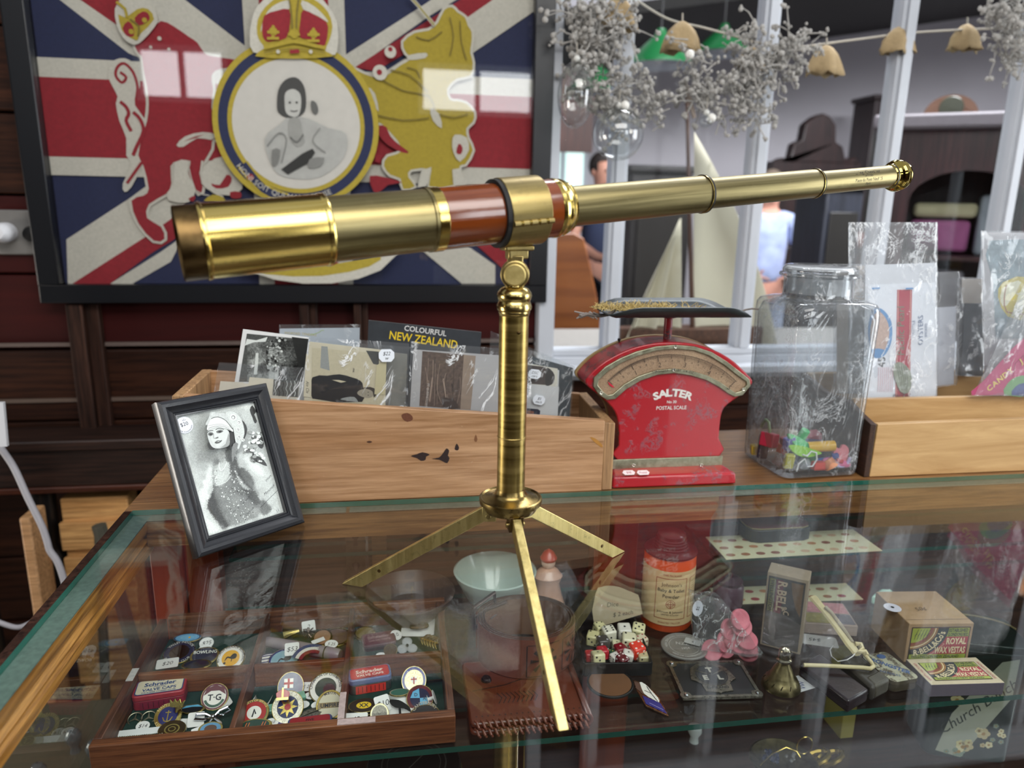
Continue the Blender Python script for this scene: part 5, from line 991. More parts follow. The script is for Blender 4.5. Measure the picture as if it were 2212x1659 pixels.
t = thing('orange_vase', 'tall orange ornament on the wardrobe at the top right corner', 'ornament', tuple(WM @ V((.40, .2, H))), WR); m = MB(); m.lathe([(.0001, 0), (.05, 0), (.045, .1), (.03, .16), (.05, .24), (.04, .36), (.02, .42)], mk('b9763c', .4, var=.2), 16); m.obj('vase_body', t)
t = thing('blue_book', 'narrow blue book standing on the wardrobe near the right edge', 'book', tuple(WM @ V((.28, .1, H))), WR); m = MB(); m.span((-.018, 0, 0), (.018, .14, .22), mk('4d87a8', .5)); m.obj('cover', t); m = MB(); m.span((-.014, .004, .2201), (.014, .136, .2215), mk('c9c6b8', .7)); m.obj('pages', t)
# ------------------------------------------------------------ red postal scale
m_redp = None
def chipped(name, c, lo, dens=.62, sc=26):
    m, t, p = nt(name); n_ = nz(t, coords(t, (1, 1, 1)), sc*5, 8, .75, 1.0); k = mixc(t, 1., ramp(t, n_, [(dens-.13, (0, 0, 0)), (dens-.09, (1, 1, 1))]), ramp(t, nz(t, coords(t, (1, 1, 1)), sc*.9, 3, .6, .5), [(dens-.08, (0, 0, 0)), (dens-.03, (1, 1, 1))]), 'MULTIPLY')
    t.links.new(mixc(t, k, c, lo), p.inputs['Base Color']); p.inputs['Roughness'].default_value = .34; p.inputs['Coat Weight'].default_value = .3; bump(t, p, k, .4, .0006); return m
m_redp = chipped('red_enamel', hexc('a00d1c'), hexc('84404a'), .62, 34); m_redd = chipped('red_enamel_edge', hexc('8e0f1c'), hexc('43262a'), .60, 60)
m_nick = metal('worn_nickel', '8c8a72', 'b4b29a', (.3, .5), (40, 40, 40), .7, (.25, .24, .16))
YP = .824; sx0 = .330
ps = thing('postal_scale', 'red enamelled postal scale with a curved dial and a flat tray on top', 'scale', (sx0, YP, 0))
def S8(z=.0, off=0.): return Sheet((sx0, YP-off, 0), (1, 0, 0), (0, 0, 1), (1180, 600, 3.317), z, .00004)
k8 = S8(); TOW = lambda p: (p[0], p[1])
face = [(512, 1312), (520, 1200), (520, 1080), (505, 990), (470, 930), (400, 860), (310, 790), (282, 750), (300, 710), (380, 630), (480, 565), (600, 510), (730, 475), (870, 462), (1010, 468), (1130, 492), (1250, 540), (1350, 605), (1440, 690), (1478, 735), (1466, 775), (1390, 845), (1300, 910), (1265, 955), (1248, 1030), (1238, 1150), (1228, 1300)]
fp = k8.pts(smoothp(face[:-1]+face[-1:], 2)); 
def rim(mb, pts, d0, d1, mat, sc_=0.):
    pass
m = MB(); m.T = UP; m.prism(fp, -.044, 0, m_redd, m_redp); o = m.obj('body_case', ps, bevel=.0016)
m = MB(); m.T = UP; big = [(p[0]*1.0, p[1]) for p in fp]; n = len(fp); cx_ = sum(p[0] for p in fp)/n; cz_ = sum(p[1] for p in fp)/n
bk = [(cx_+(p[0]-cx_)*1.018, cz_+(p[1]-cz_)*1.014) for p in fp]; m.prism(bk, -.050, -.0442, mk('a58a5c', .5, var=.15)); m.obj('back_plate', ps)
outer = [(430, 872), (372, 835), (333, 775), (336, 715), (420, 635), (520, 577), (640, 527), (780, 490), (920, 478), (1060, 490), (1180, 530), (1290, 598), (1380, 668), (1450, 725), (1458, 770), (1400, 838), (1345, 850), (1300, 828), (1230, 778), (1140, 730), (1030, 697), (910, 680), (790, 693), (670, 735), (570, 795), (490, 865)]
inner = [(438, 838), (405, 815), (366, 768), (370, 730), (446, 662), (536, 606), (650, 558), (784, 520), (918, 506), (1052, 518), (1165, 556), (1270, 622), (1355, 690), (1428, 742), (1430, 765), (1388, 810), (1350, 820), (1316, 798), (1246, 748), (1150, 698), (1036, 664), (910, 648), (784, 660), (656, 702), (552, 762), (472, 832)]
m = MB(); m.T = UP; strip(m, k8.pts(outer), k8.pts(inner), .0002, .0030, m_nick); bz = m.obj('dial_bezel', ps, bevel=.0006)
for x, y in ((918, 492), (908, 657), (388, 820), (1404, 795)):
    q = k8.at(x, y); m = MB(); m.T = Matrix.Translation((q[0], -.0032, q[1])) @ UP; m.lathe([(.0009, .0), (.0010, .0006), (.0016, .0010), (.0021, .0006), (.0023, -.0002)], mk('c9c8bc', .25, .8, var=0), 14); m.obj('rivet', bz)
dl = S8(.0003); dl.p(outer, mk('3a2c20', .6)); mD = None
mdl, t_, p_ = nt('aged_dial_paper'); 
a_ = nz(t_, coords(t_), 9, 5, .6); b_ = nz(t_, coords(t_), 700, 3, .6); cc = mixc(t_, ramp(t_, b_, [(.45, (0, 0, 0)), (.75, (.6, .6, .6))]), ramp(t_, a_, [(.35, hexc('8a6e56')), (.7, hexc('b39a7c'))]), hexc('4c382a')); t_.links.new(cc, p_.inputs['Base Color']); p_.inputs['Roughness'].default_value = .5
dl.p(inner, mdl); INKD = mk('33261e', .6, var=0)
ccx, ccy, RR = 893, 1185, 640
def pol(r, a): return (ccx+r*sin(radians(a)), ccy-r*cos(radians(a)))
for i in range(101):
    a = -45+90*i/100; L_ = 46 if i % 20 == 0 else (30 if i % 10 == 0 else 20); dl.l([pol(RR, a), pol(RR-L_, a)], 3.2 if i % 10 else 5, INKD)
dl.l([pol(RR, -46+92*i/40) for i in range(41)], 3.5, INKD)
for i, st_ in enumerate(('', '1', '2', '3', '4', '5')):
    if st_: a = -45+18*i; q = pol(RR-66, a); q2 = pol(RR-66, a+4); dl.t(st_, q[0], q[1], 34, INKD, q2[0], q2[1])
    if i < 5:
        for j, c_ in enumerate(('4', '8', '12')): a = -45+18*i+4.5*(j+1); q = pol(RR-44, a); q2 = pol(RR-44, a+4); dl.t(c_, q[0], q[1], 15, INKD, q2[0], q2[1])
for i, wd_ in enumerate(('TO', 'WEIGH', '5', 'LB', 'BY', '1/4', 'OZ')): a = -14+4.6*i+(1.0 if i > 1 else 0); q = pol(RR-108, a); q2 = pol(RR-108, a+3); dl.t(wd_, q[0], q[1], 18, INKD, q2[0], q2[1])
dl.put('dial_face', ps)
m = MB(); m.T = UP; pt = k8.pts([(437, 738), (452, 752), (470, 766), (487, 785), (470, 782), (450, 768)]); m.prism(pt, .0009, .0014, mk('c22038', .4, var=0)); m.obj('pointer', ps)
m = MB(); m.T = UP; strip(m, k8.pts(inner), [(p[0]+(ccx-p[0])*.0001, p[1]) for p in k8.pts(inner)], .0004, .002, m_nick) if False else None
lt = S8(.0003); WL = mk('d8d4ce', .5, var=.1, sc=200)
for i, c_ in enumerate('SALTER'): 
    a = -1+i*2; x = 786+i*47.5; y = 846-24*(1-((i-2.5)/2.5)**2); dy = (i-2.5)*7
    lt.t(c_, x, y, 50, WL, x+60, y+dy*1.3, bold=.045, sx=1.25)
lt.t('No 30', 898, 888, 19, WL, bold=.02); lt.t('POSTAL SCALE', 896, 930, 25, WL, bold=.02, sx=.92)
lt.put('lettering', ps)
bx_ = [(S8().at(475, 1330)[0]), (S8().at(1240, 1300)[0])]
zs0 = ony(1325, 1010, YP).z; zs1 = ony(1325, 995, YP).z
m = MB(); m.span((bx_[0]-.002, -.0030, zs0-.001), (bx_[1]+.003, -.0004, zs1+.002), m_nick); so_ = m.obj('nickel_strip', ps, bevel=.0004)
for u in (1367, 1513): p = ony(u, 1003, YP); m = MB(); m.T = Matrix.Translation((p.x-sx0, -.0031, p.z)) @ UP; m.lathe([(.0009, .0), (.0010, .0006), (.0018, .0010), (.0023, .0006), (.0025, -.0002)], mk('c9c8bc', .25, .8, var=0), 14); m.obj('rivet', so_)
bx0, bx1, yf = .2508-sx0, .4085-sx0, .803-YP
m = MB(); m.hexa([V((bx0, yf, 0)), V((bx1, yf, 0)), V((bx1-.002, .056, 0)), V((bx0, .056, 0)), V((bx0+.001, yf, .0145)), V((bx1-.001, yf, .0145)), V((bx1-.012, .0, zs0)), V((bx0+.006, .0, zs0))], m_redp)
m.hexa([V((bx0+.006, .0001, 0)), V((bx1-.002, .0001, 0)), V((bx1-.002, .056, 0)), V((bx0+.006, .056, 0)), V((bx0+.006, .0001, zs0)), V((bx1-.012, .0001, zs0)), V((bx1-.012, .056, zs0)), V((bx0+.006, .056, zs0))], m_redd); m.obj('base', ps, bevel=.0025)
for i, u in enumerate((1358, 1389)):
    p = onz(u, 1021, .019); m = MB(); m.T = Matrix.Translation((p.x-sx0, p.y-YP-.0005, .0192)) @ Matrix.Rotation(radians(22), 4, 'X')
    m.prism([(-.008, 0), (-.0055, -.004), (.0055, -.004), (.008, 0), (.0055, .004), (-.0055, .004)], 0, .0003, mk('e6dada', .5, var=0)); m.text('$98' if i == 0 else 'Postal', .005, 0, 0, .0004, mk('b0606a', .5), sx=.8); m.keep = True; so_ = m.obj('price_sticker', ps); so_['label'] = ['white sticker with a price', 'white sticker with a name'][i]
zc = ony(1440, 735, YP+.022).z
m = MB(); m.T = Matrix.Translation((ony(1441, 735, YP+.022).x-sx0, .022, 0)); m.lathe([(.0001, zc-.008), (.0085, zc-.006), (.0085, zc-.002), (.0050, zc), (.0050, zc+.027), (.0090, zc+.028), (.0090, zc+.0315), (.0001, zc+.0315)], m_redd, 24); m.obj('stem', ps)
m = MB(); 
for dx in (-.022, .018): m.box((m.T.to_translation().x+dx-.002, .022, zc-.003), (.016, .012, .004), m_redd)
m.v = m.v[:8]; m.f = m.f[:6]; m.m = m.m[:6]; m.obj('hinge_plate', ps, bevel=.001)
pn = ony(1337, 742, YP+.045); m = MB(); m.tube([(pn.x-sx0, .045, pn.z-.012), (pn.x-sx0, .045, pn.z+.004)], .0012, mk('1a1517', .5), 8); m.ball((pn.x-sx0, .045, pn.z+.005), .0022, mk('1a1517', .5), 8); m.obj('adjusting_pin', ps)
# tray
zt = zc+.0318; m_tray = mk('3c4244', .38, .5, var=.3, sc=60); tc = ony(1441, 690, YP+.022).x-sx0
m = MB(); n_ = 40; vs = []; Wt, Dt = .094, .060
def trayz(x, y): 
    e = max(0, abs(y)/Dt-.55)/.45; lipx = max(0, -x/Wt-.80)/.2; return zt+.0005+.014*e**1.6+.008*lipx**1.5*(1-e)
oc = rrect(2*Wt, 2*Dt, .045, 8); rings = []
for k in range(9): rings.append([(p[0]*k/8, p[1]*k/8) for p in oc])
for rg in rings:
    for x, y in rg: vs.append((tc+x+.003, .018+y*.75, trayz(x, y)))
n = len(oc); m.add(vs, [(k*n+i, k*n+(i+1) % n, (k+1)*n+(i+1) % n, (k+1)*n+i) for k in range(8) for i in range(n)], m_tray); m.obj('tray', ps, solid=.0012)
# lichen covered twig on the tray
tw = thing('lichen_twig', 'grey twig thick with pale yellow lichen lying across the scale tray', 'twig', (sx0+tc, YP+.008, zt+.005)); m = MB(); r_ = random.Random(9); a = ony(1252, 680, YP+.008)-V((sx0+tc, YP+.008, zt+.005)); b = ony(1640, 661, YP+.03)-V((sx0+tc, YP+.008, zt+.005))
path = [a+(b-a)*(i/26)+V((0, r_.gauss(0, .002), (.004 if 3 < i < 18 else 0)-.004+r_.gauss(0, .0012))) for i in range(27)]; path[0:4] = [p+V((0, 0, .002)) for p in path[0:4]]
for p in path[5:19]: p.z = max(p.z, .002)
m.tube(path, [.0026-.0015*i/27 for i in range(27)], mk('6b625c', .8, var=.4, sc=200), 6)
for i in range(14): p = path[r_.randrange(0, 5)]; m.tube([p, p+V((r_.gauss(0, .006), r_.gauss(0, .003), r_.gauss(0, .003)))], [.0014, .0008], mk('8a827c', .8, var=.4, sc=200), 5)
m.obj('twig_stem', tw)
m = MB(); ml = mk('b9a368', .85, var=.25, sc=150)
for i in range(520):
    u_ = r_.random(); x = a.x+.020+(.098 if r_.random() < .86 else .135)*u_; hgt = .011 if x < .035 else .006; c_ = V((x, r_.gauss(0, .008)+.003, .003)); d = V((r_.gauss(0, 1), r_.gauss(0, 1), abs(r_.gauss(0, 1)))).normalized(); L_ = hgt*(.35+r_.random()*.7)
    p1 = c_+d*L_*.5+V((r_.gauss(0, .0012), r_.gauss(0, .0012), 0)); m.tube([c_, p1, c_+d*L_+V((r_.gauss(0, .002), r_.gauss(0, .002), r_.gauss(0, .0008)))], [.0005, .0004, .0003], ml, 3)
lo_ = m.obj('lichen_tuft', tw, smooth=0); lo_['label'] = 'pale yellow lichen'
# ------------------------------------------------------------ square glass jar with ground stopper
JX, JY, JA = .523, .862, radians(3)
jar = thing('glass_jar', 'tall square clear glass jar with a stopper holding bright plastic charms', 'jar', (JX, JY, 0), JA)
m_jar = glassy('jar_glass', (.90, .915, .925), 1.5, .01, bmp=.35, sc=16, streak=.28, haze=.045, boost=.025, edge=.6)  # pale streaks and haze painted in as highlights, tint darkened towards the edges
def section(w_, r, cir, z, n=6):
    """rounded square blending to a circle"""
    sq = rrect(w_, w_, r, n); out = []
    for x, y in sq:
        a = atan2(y, x); R = cir; out.append(((x*(1-s_mix)+R*cos(a)*s_mix), (y*(1-s_mix)+R*sin(a)*s_mix), z))
    return out
def jarshell(mb, secs, mat):
    global s_mix; rs = []
    for w_, r, cir, z, mx_ in secs: s_mix = mx_; rs.append(section(w_, r, cir, z))
    n = len(rs[0]); mb.add([p for q in rs for p in q], [(k*n+i, k*n+(i+1) % n, (k+1)*n+(i+1) % n, (k+1)*n+i) for k in range(len(rs)-1) for i in range(n)], mat)
    return n, len(rs)
S0 = [(.096, .010, 0, .0006, 0), (.106, .013, 0, .003, 0), (.108, .013, 0, .010, 0), (.110, .013, 0, .10, 0), (.113, .013, 0, .200, 0), (.113, .015, 0, .2125, 0), (.109, .018, 0, .2185, 0), (.100, .022, .050, .2215, .25), (.090, .022, .0445, .2225, .7), (.085, .03, .0425, .2235, 1), (.085, .03, .0418, .227, 1), (.085, .03, .0418, .246, 1), (.085, .03, .0435, .2485, 1), (.085, .03, .0478, .2495, 1), (.085, .03, .0482, .2510, 1), (.085, .03, .0475, .2525, 1), (.085, .03, .0385, .2525, 1)]
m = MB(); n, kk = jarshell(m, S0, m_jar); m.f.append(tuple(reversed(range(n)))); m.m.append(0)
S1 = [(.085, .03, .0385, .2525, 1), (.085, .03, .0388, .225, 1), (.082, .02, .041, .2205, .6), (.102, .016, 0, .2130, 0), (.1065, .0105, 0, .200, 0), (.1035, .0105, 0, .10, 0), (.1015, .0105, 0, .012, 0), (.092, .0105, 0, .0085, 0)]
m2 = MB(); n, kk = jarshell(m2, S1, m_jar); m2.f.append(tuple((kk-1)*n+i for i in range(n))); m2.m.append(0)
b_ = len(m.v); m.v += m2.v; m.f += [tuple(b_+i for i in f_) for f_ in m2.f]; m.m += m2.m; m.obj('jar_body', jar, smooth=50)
m_frost = glassy('ground_glass', (.95, .96, .97), 1.4, .35, haze=.30)
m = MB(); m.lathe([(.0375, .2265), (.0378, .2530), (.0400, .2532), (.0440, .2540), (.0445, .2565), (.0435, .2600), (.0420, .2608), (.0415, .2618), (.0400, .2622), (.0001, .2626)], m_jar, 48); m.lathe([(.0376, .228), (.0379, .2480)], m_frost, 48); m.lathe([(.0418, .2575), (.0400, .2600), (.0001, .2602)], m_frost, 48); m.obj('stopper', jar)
JM = Matrix.Translation((JX, JY, 0)) @ Matrix.Rotation(JA, 4, 'Z')
def trinket(name, label, cat, x, y, z, mb, mats=None, rot=(0, 0, 0)):
    p = JM @ V((x, y, z)); t = tag(mb.obj(name, None, tuple(p), rot, smooth=40), label, cat); return t
def P2(c, r=.35): return mk(c, r, var=.05, coat=.2)
m = MB(); m.lathe([(.0068, 0), (.0068, .034), (.0055, .034), (.0055, .001), (.0001, .001)], P2('e0ae12'), 20); trinket('plastic_tube', 'yellow plastic tube lying at the top of the charms in the jar', 'plastic charm', -.012, -.034, .036, m, rot=(0, radians(86), radians(-8)))
def leaf(c): m = MB(); m.prism(smoothp([(-.022, .004), (-.010, -.006), (.006, -.007), (.020, -.002), (.024, .001), (.010, .004), (-.006, .006)], 3), -.0015, .0015, P2(c)); return m
trinket('leaf_charm', 'green leaf shaped charm tilted above the lime one in the jar', 'plastic charm', -.024, -.036, .043, leaf('35b45c'), rot=(radians(60), radians(24), radians(5)))
trinket('leaf_charm', 'lime green leaf shaped charm below the green leaf in the jar', 'plastic charm', -.022, -.042, .034, leaf('8cc929'), rot=(radians(70), radians(10), 0))
m = MB(); m.lathe([(.006, 0), (.0055, .014), (.0001, .014)], P2('3fbf6c'), 16); trinket('toy_peg', 'small green cap standing behind the leaf charms in the jar', 'plastic charm', -.018, -.026, .045, m, rot=(radians(20), radians(15), 0))
m = MB(); hp = [(0, -.012), (-.009, -.003), (-.011, .004), (-.006, .010), (0, .006), (.006, .010), (.011, .004), (.009, -.003)]; m.prism(smoothp(hp, 3), -.002, .002, P2('e07f86')); trinket('disc_charm', 'salmon pink rounded charm with a dark notch at the right of the jar', 'plastic charm', .036, -.036, .026, m, rot=(radians(70), radians(-15), radians(8)))
m = MB(); m.tube([(.0105*cos(a), 0, .0125*sin(a)) for a in [radians(200+i*12) for i in range(14)]], .0022, P2('c9c2ea'), 8); trinket('crescent_charm', 'lilac crescent charm under the salmon pink charm in the jar', 'plastic charm', .034, -.042, .023, m)
m = MB(); m.lathe([(.0001, 0), (.0075, .002), (.0088, .012), (.0085, .014), (.0070, .0125), (.0055, .004), (.0001, .003)], P2('d98c5c'), 18); trinket('thimble_cup', 'orange tan cup shaped charm at the middle of the jar', 'plastic charm', .012, -.040, .022, m, rot=(radians(25), radians(150), 0))
m = MB(); m.tube([(-.016, 0, -.012), (-.014, 0, -.002), (-.006, .001, .004), (-.002, 0, -.006), (.005, 0, -.006), (.010, 0, .003), (.008, 0, .012), (.001, 0, .014), (-.004, 0, .008), (-.010, 0, .010)], .0011, mk('e9e9ea', .3, var=0), 6); trinket('white_wire_charm', 'white squiggle shaped charm at the front of the jar', 'plastic charm', -.016, -.047, .021, m)
m = MB(); m.box((0, 0, 0), (.018, .008, .010), P2('d94536')); trinket('toy_block', 'orange red block lying on the bottom front of the jar', 'plastic charm', .001, -.043, .014, m, rot=(0, radians(3), radians(8)))
m = MB(); m.ball((0, 0, 0), .006, P2('d77fae'), 14, (1.3, .8, .8)); trinket('pink_bead_charm', 'pink mauve bead charm above the orange red block in the jar', 'plastic charm', .014, -.042, .019, m)
m = MB(); m.ball((0, 0, 0), .007, P2('ef7aa8'), 16, (1.9, .7, .7)); m.ball((-.015, 0, 0), .003, P2('ef7aa8'), 10); trinket('pink_fish_charm', 'bright pink drop shaped charm at the bottom right of the jar', 'plastic charm', .036, -.040, .0135, m, rot=(0, radians(12), 0))
m = MB(); m.ball((0, 0, 0), .008, glassy('clear_bead', (.8, .84, .9), 1.5, .02, haze=.25), 16); trinket('clear_ball', 'clear faceted ball charm at the bottom of the jar', 'plastic charm', -.018, -.040, .0165, m)
for i, (c, x, y, z, s_, lb) in enumerate([('2c56a8', .012, -.036, .016, (.020, .008, .008), 'royal blue block charm behind the pink bead in the jar'), ('1d5f86', .030, -.034, .0145, (.012, .008, .008), 'teal blue block charm between the pink charms in the jar'), ('b8b32a', -.040, -.040, .021, (.009, .006, .015), 'olive yellow block charm against the front left corner of the jar'), ('2f8a54', -.006, -.030, .022, (.016, .006, .012), 'green block charm behind the white squiggle in the jar'), ('46509a', -.038, -.033, .042, (.010, .008, .013), 'violet blue block charm at the top left of the jar contents'), ('b32a44', -.048, -.004, .038, (.010, .016, .014), 'crimson block charm seen through the left side of the jar'), ('2a2440', -.046, .012, .024, (.010, .014, .022), 'dark navy block charm low on the left side of the jar'), ('d2b52c', -.048, .028, .014, (.008, .010, .010), 'small yellow block charm at the back left bottom of the jar'), ('8a3b48', .000, .0, .036, (.04, .012, .008), 'dull red bar charm lying behind the yellow tube in the jar'), ('cf4a3c', .004, .006, .014, (.030, .034, .010), 'red slab charm on the floor of the jar behind the others'), ('3b4a6a', .000, -.016, .024, (.040, .014, .022), 'slate blue block charm filling the middle of the jar'), ('c9c2b4', -.024, -.018, .046, (.008, .006, .012), 'off white block charm behind the green cap in the jar'), ('1f3f8f', .026, -.038, .024, (.007, .005, .005), 'tiny cobalt blue block charm left of the salmon charm'), ('c8303a', .030, -.043, .0185, (.007, .004, .004), 'tiny scarlet block charm under the lilac crescent')]):
    m = MB(); m.box((0, 0, 0), [q*1.3 for q in s_], P2(c)); o = trinket('toy_block', lb, 'plastic charm', x, y, z, m, rot=(radians((i*37) % 25-12), radians((i*53) % 30-15), radians((i*71) % 60-30))); k = o.modifiers.new('b', 'BEVEL'); k.width = .0014; k.segments = 2
m = MB(); m.tube([(.0, -.010, -.012), (0, -.011, .002), (0, -.006, .012), (0, .002, .013), (0, .008, .006), (0, .012, 0)], .0020, P2('7f9468'), 8); trinket('hook_charm', 'sage green hook shaped charm against the left side of the jar', 'plastic charm', -.0475, .008, .048, m)
# ------------------------------------------------------------ two compartment wooden box at the right
m_hon = wood('honey_wood', 'a07a4c', 'cba876', 0, .36, 1.0, .3, 0, .35); m_hon.node_tree.nodes['Mapping'].inputs['Scale'].default_value[0] = 2.2
rb = thing('divided_wooden_box', 'honey coloured divided wooden box of bagged packets at the right of the counter', 'box', (.587, .808, 0)); RB1 = .50
m = MB(); m.hexa([V((.004, 0, 0)), V((RB1, 0, 0)), V((RB1, .009, 0)), V((.004, .009, 0)), V((.006, 0, .070)), V((RB1, 0, .074)), V((RB1, .009, .074)), V((.006, .009, .070))], m_hon); m.obj('front_board', rb, bevel=.0008)
m = MB(); m.span((.004, .052, .0), (RB1, .060, .0885), m_hon); m.obj('divider_board', rb, bevel=.0008)
m = MB(); m.span((.004, .162, .0), (RB1, .172, .098), m_hon); m.obj('back_board', rb, bevel=.0008)
m_end = wood('end_board_wood', '2e1a0e', '4a2c18', 1, .5, .8); m = MB(); m.T = Matrix.Translation((-.004, 0, 0)) @ Matrix(((0, 0, 1, 0), (1, 0, 0, 0), (0, 1, 0, 0), (0, 0, 0, 1))); m.prism([(0, 0), (.172, 0), (.172, .098), (.11, .085), (.052, .086), (.03, .078), (0, .070)], 0, .0075, m_end); m.T = Matrix(); m.obj('end_board', rb, bevel=.0006)
m = MB(); m.T = Matrix.Translation((RB1+.0005, 0, 0)) @ Matrix(((0, 0, 1, 0), (1, 0, 0, 0), (0, 1, 0, 0), (0, 0, 0, 1))); m.prism([(0, 0), (.172, 0), (.172, .098), (.11, .085), (.052, .086), (.03, .078), (0, .074)], 0, .0075, m_end); m.T = Matrix(); m.obj('end_board', rb, bevel=.0006)
m = MB(); m.span((.004, .009, .0), (RB1, .162, .004), m_end); m.obj('base_board', rb)
def bag(name, label, cat, poly, y, mat, group=None, zmin=.006, amp=.004, inner=None, n_=26, gap=.004):
    """crinkled clear bag: two facing sheets in front of and behind the plane y"""
    q = [ony(u, v, y) for u, v in poly]; base = V((min(p.x for p in q), y, min(p.z for p in q))); t = thing(name, label, cat, tuple(base), group=group)
    tl_, tr_, br_, bl_ = [(p.x-base.x, p.z-base.z) for p in q]; m = MB(); sd = hash(round(base.x*1000)) % 97
    for sg in (-1, 1):
        vs = []
        for j in range(n_+1):
            for i in range(n_+1):
                a, b = i/n_, j/n_; x = (bl_[0]*(1-a)+br_[0]*a)*(1-b)+(tl_[0]*(1-a)+tr_[0]*a)*b; z = (bl_[1]*(1-a)+br_[1]*a)*(1-b)+(tl_[1]*(1-a)+tr_[1]*a)*b
                e = 1 if 0 < i < n_ and 0 < j < n_ else 0; vs.append((x, (sg*gap+amp*noise.noise(V((x*38+sd, z*38, sg*5)))*1.2)*(e if e else .15), z))
        m.add(vs, [(j*(n_+1)+i, j*(n_+1)+i+1, (j+1)*(n_+1)+i+1, (j+1)*(n_+1)+i) for j in range(n_) for i in range(n_)], mat)
    m.obj('clear_bag', t, smooth=50)
    return t, base
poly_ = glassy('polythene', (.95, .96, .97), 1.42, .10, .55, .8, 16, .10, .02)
def sheetin(t, base, name, pix, y, mat, draw=None, crop=(0, 0, 1), th=.0006):
    q = [ony(u, v, y) for u, v in pix]; m = MB(); m.T = UP; m.prism([(p.x-base.x, p.z-base.z) for p in reversed(q)], -th, 0, mat); o = m.obj(name, t, (0, y-base.y, 0))
    if draw: s = Sheet((base.x, y, base.z), (1, 0, 0), (0, 0, 1), crop, .0001, .00008); draw(s); s.put('printing', t)
    return o
C3 = (1840, 440, 3.7704); BLUE = mk('5d8fc0', .5, var=.1); RD = mk('a83348', .5, var=.1); GN = mk('6f7a64', .5, var=.2, sc=300); DB = mk('4c6288', .5)
def oyster(s):
    s.p([(120, 500), (690, 480), (690, 1575), (110, 1580)], mk('ccd0d6', .45, var=.05)); s.p([(130, 660), (680, 640), (680, 1575), (120, 1580)], mk('dadfe6', .4, var=.04))
    s.p([(368, 700), (490, 700), (470, 1580), (352, 1580)], RD); s.l([(378, 700), (362, 1580)], 5, mk('d9b0a0', .5)); s.l([(478, 700), (462, 1580)], 5, mk('d9b0a0', .5))
    s.p([(200, 850), (260, 870), (320, 960), (325, 1100), (290, 1200), (240, 1250), (170, 1240), (130, 1050), (150, 900)], BLUE, 3); s.p([(200, 880), (250, 900), (295, 980), (300, 1090), (260, 1200), (230, 1220), (160, 1200), (150, 1000)], mk('bfa79b', .6, var=.2, sc=300), 3); s.p([(160, 1180), (270, 1190), (240, 1235), (180, 1240)], BLUE, 2)
    s.t('Pacific Pearl', 395, 1040, 62, GN, 395, 900, italic=.15, sx=.95); s.t('WHOLE', 500, 1010, 24, DB, 500, 900); s.t('OYSTERS', 556, 1030, 42, DB, 556, 900); s.t('SMOKED', 600, 1030, 20, DB, 600, 900); s.t('45', 240, 1290, 60, INK, 240, 1200)
    for i in range(8): s.l([(215+i*16, 1330), (210+i*16, 1530)], 3, mk('c98a96', .5))
    s.p([(345, 1300), (400, 1290), (470, 1360), (480, 1470), (450, 1540), (390, 1530), (350, 1440), (330, 1360)], mk('8d9686', .6, var=.3, sc=300), 2)
    for i in range(5): s.l([(360+i*18, 1320), (380+i*16, 1420), (400+i*10, 1520)], 4, mk('5e6658', .6), 2)
    s.t('PACIFIC', 400, 1560, 30, mk('3f4348', .5)); s.l([(150, 690), (220, 685)], 12, BLUE); s.l([(430, 690), (490, 688)], 12, BLUE)
t, b0 = bag('bagged_packet', 'tall clear bag holding a white oyster packet behind the jar', 'packet', [(1833, 480), (2025, 480), (2025, 862), (1833, 870)], .885, poly_); sheetin(t, b0, 'packet', [(1870, 575), (2022, 568), (2022, 860), (1865, 862)], .886, mk('dadfe6', .45), oyster, C3)
t, b0 = bag('bagged_card', 'clear bag with a plain cream card seen over the jar shoulder', 'card', [(1800, 570), (1872, 570), (1872, 850), (1800, 850)], .905, poly_); sheetin(t, b0, 'card', [(1808, 576), (1868, 574), (1868, 850), (1808, 850)], .906, mk('b9aca0', .6, var=.05), lambda s: s.t('45¢', 100, 610, 40, mk('5a5858', .5), 100, 560), C3)
t, b0 = bag('bagged_card', 'silvery bag over a plain light grey card right of the oyster packet', 'card', [(2024, 588), (2072, 586), (2066, 832), (2018, 838)], .93, poly_); sheetin(t, b0, 'card', [(2022, 665), (2066, 662), (2060, 830), (2018, 834)], .932, mk('b6bac2', .5, var=.03))
t, b0 = bag('bagged_box', 'dark grey box in a clear bag between the grey card and the foil packet', 'packet', [(2070, 598), (2132, 600), (2124, 815), (2064, 812)], .955, poly_); sheetin(t, b0, 'box_front', [(2084, 655), (2130, 657), (2124, 812), (2076, 812)], .957, mk('2b3138', .5, var=.3, sc=80), th=.012); sheetin(t, b0, 'paper_top', [(2078, 602), (2130, 602), (2130, 655), (2078, 655)], .9575, mk('9a938a', .6, var=.1))
foil = mk('a9bcc4', .22, .4, var=.5, sc=60, bm=.6)
def foilp(s):
    s.p([(1120, 300), (1420, 290), (1420, 1100), (1170, 1100), (1150, 640), (1090, 420)], foil, 0); s.p([(1230, 640), (1450, 600), (1460, 920), (1270, 920), (1190, 760)], mk('c9b84e', .4, var=.2, sc=60), 2); s.p([(1220, 700), (1300, 640), (1380, 640), (1260, 830), (1210, 800)], mk('e6e4c8', .4, var=.15), 2); s.l([(1260, 660), (1240, 760), (1260, 880), (1400, 900)], 8, mk('9a5040', .5), 2); s.p([(1380, 700), (1450, 620), (1450, 800), (1300, 920)], mk('e0dfc0', .4, var=.15), 2)
t, b0 = bag('bagged_foil_packet', 'large blue and silver foil packet on a white card at the right edge', 'packet', [(2119, 498), (2330, 500), (2320, 790), (2124, 790)], .872, poly_); sheetin(t, b0, 'backing_card', [(2122, 502), (2325, 504), (2318, 860), (2128, 862)], .878, mk('b2b1b4', .5, var=.03), foilp, C3, .001)
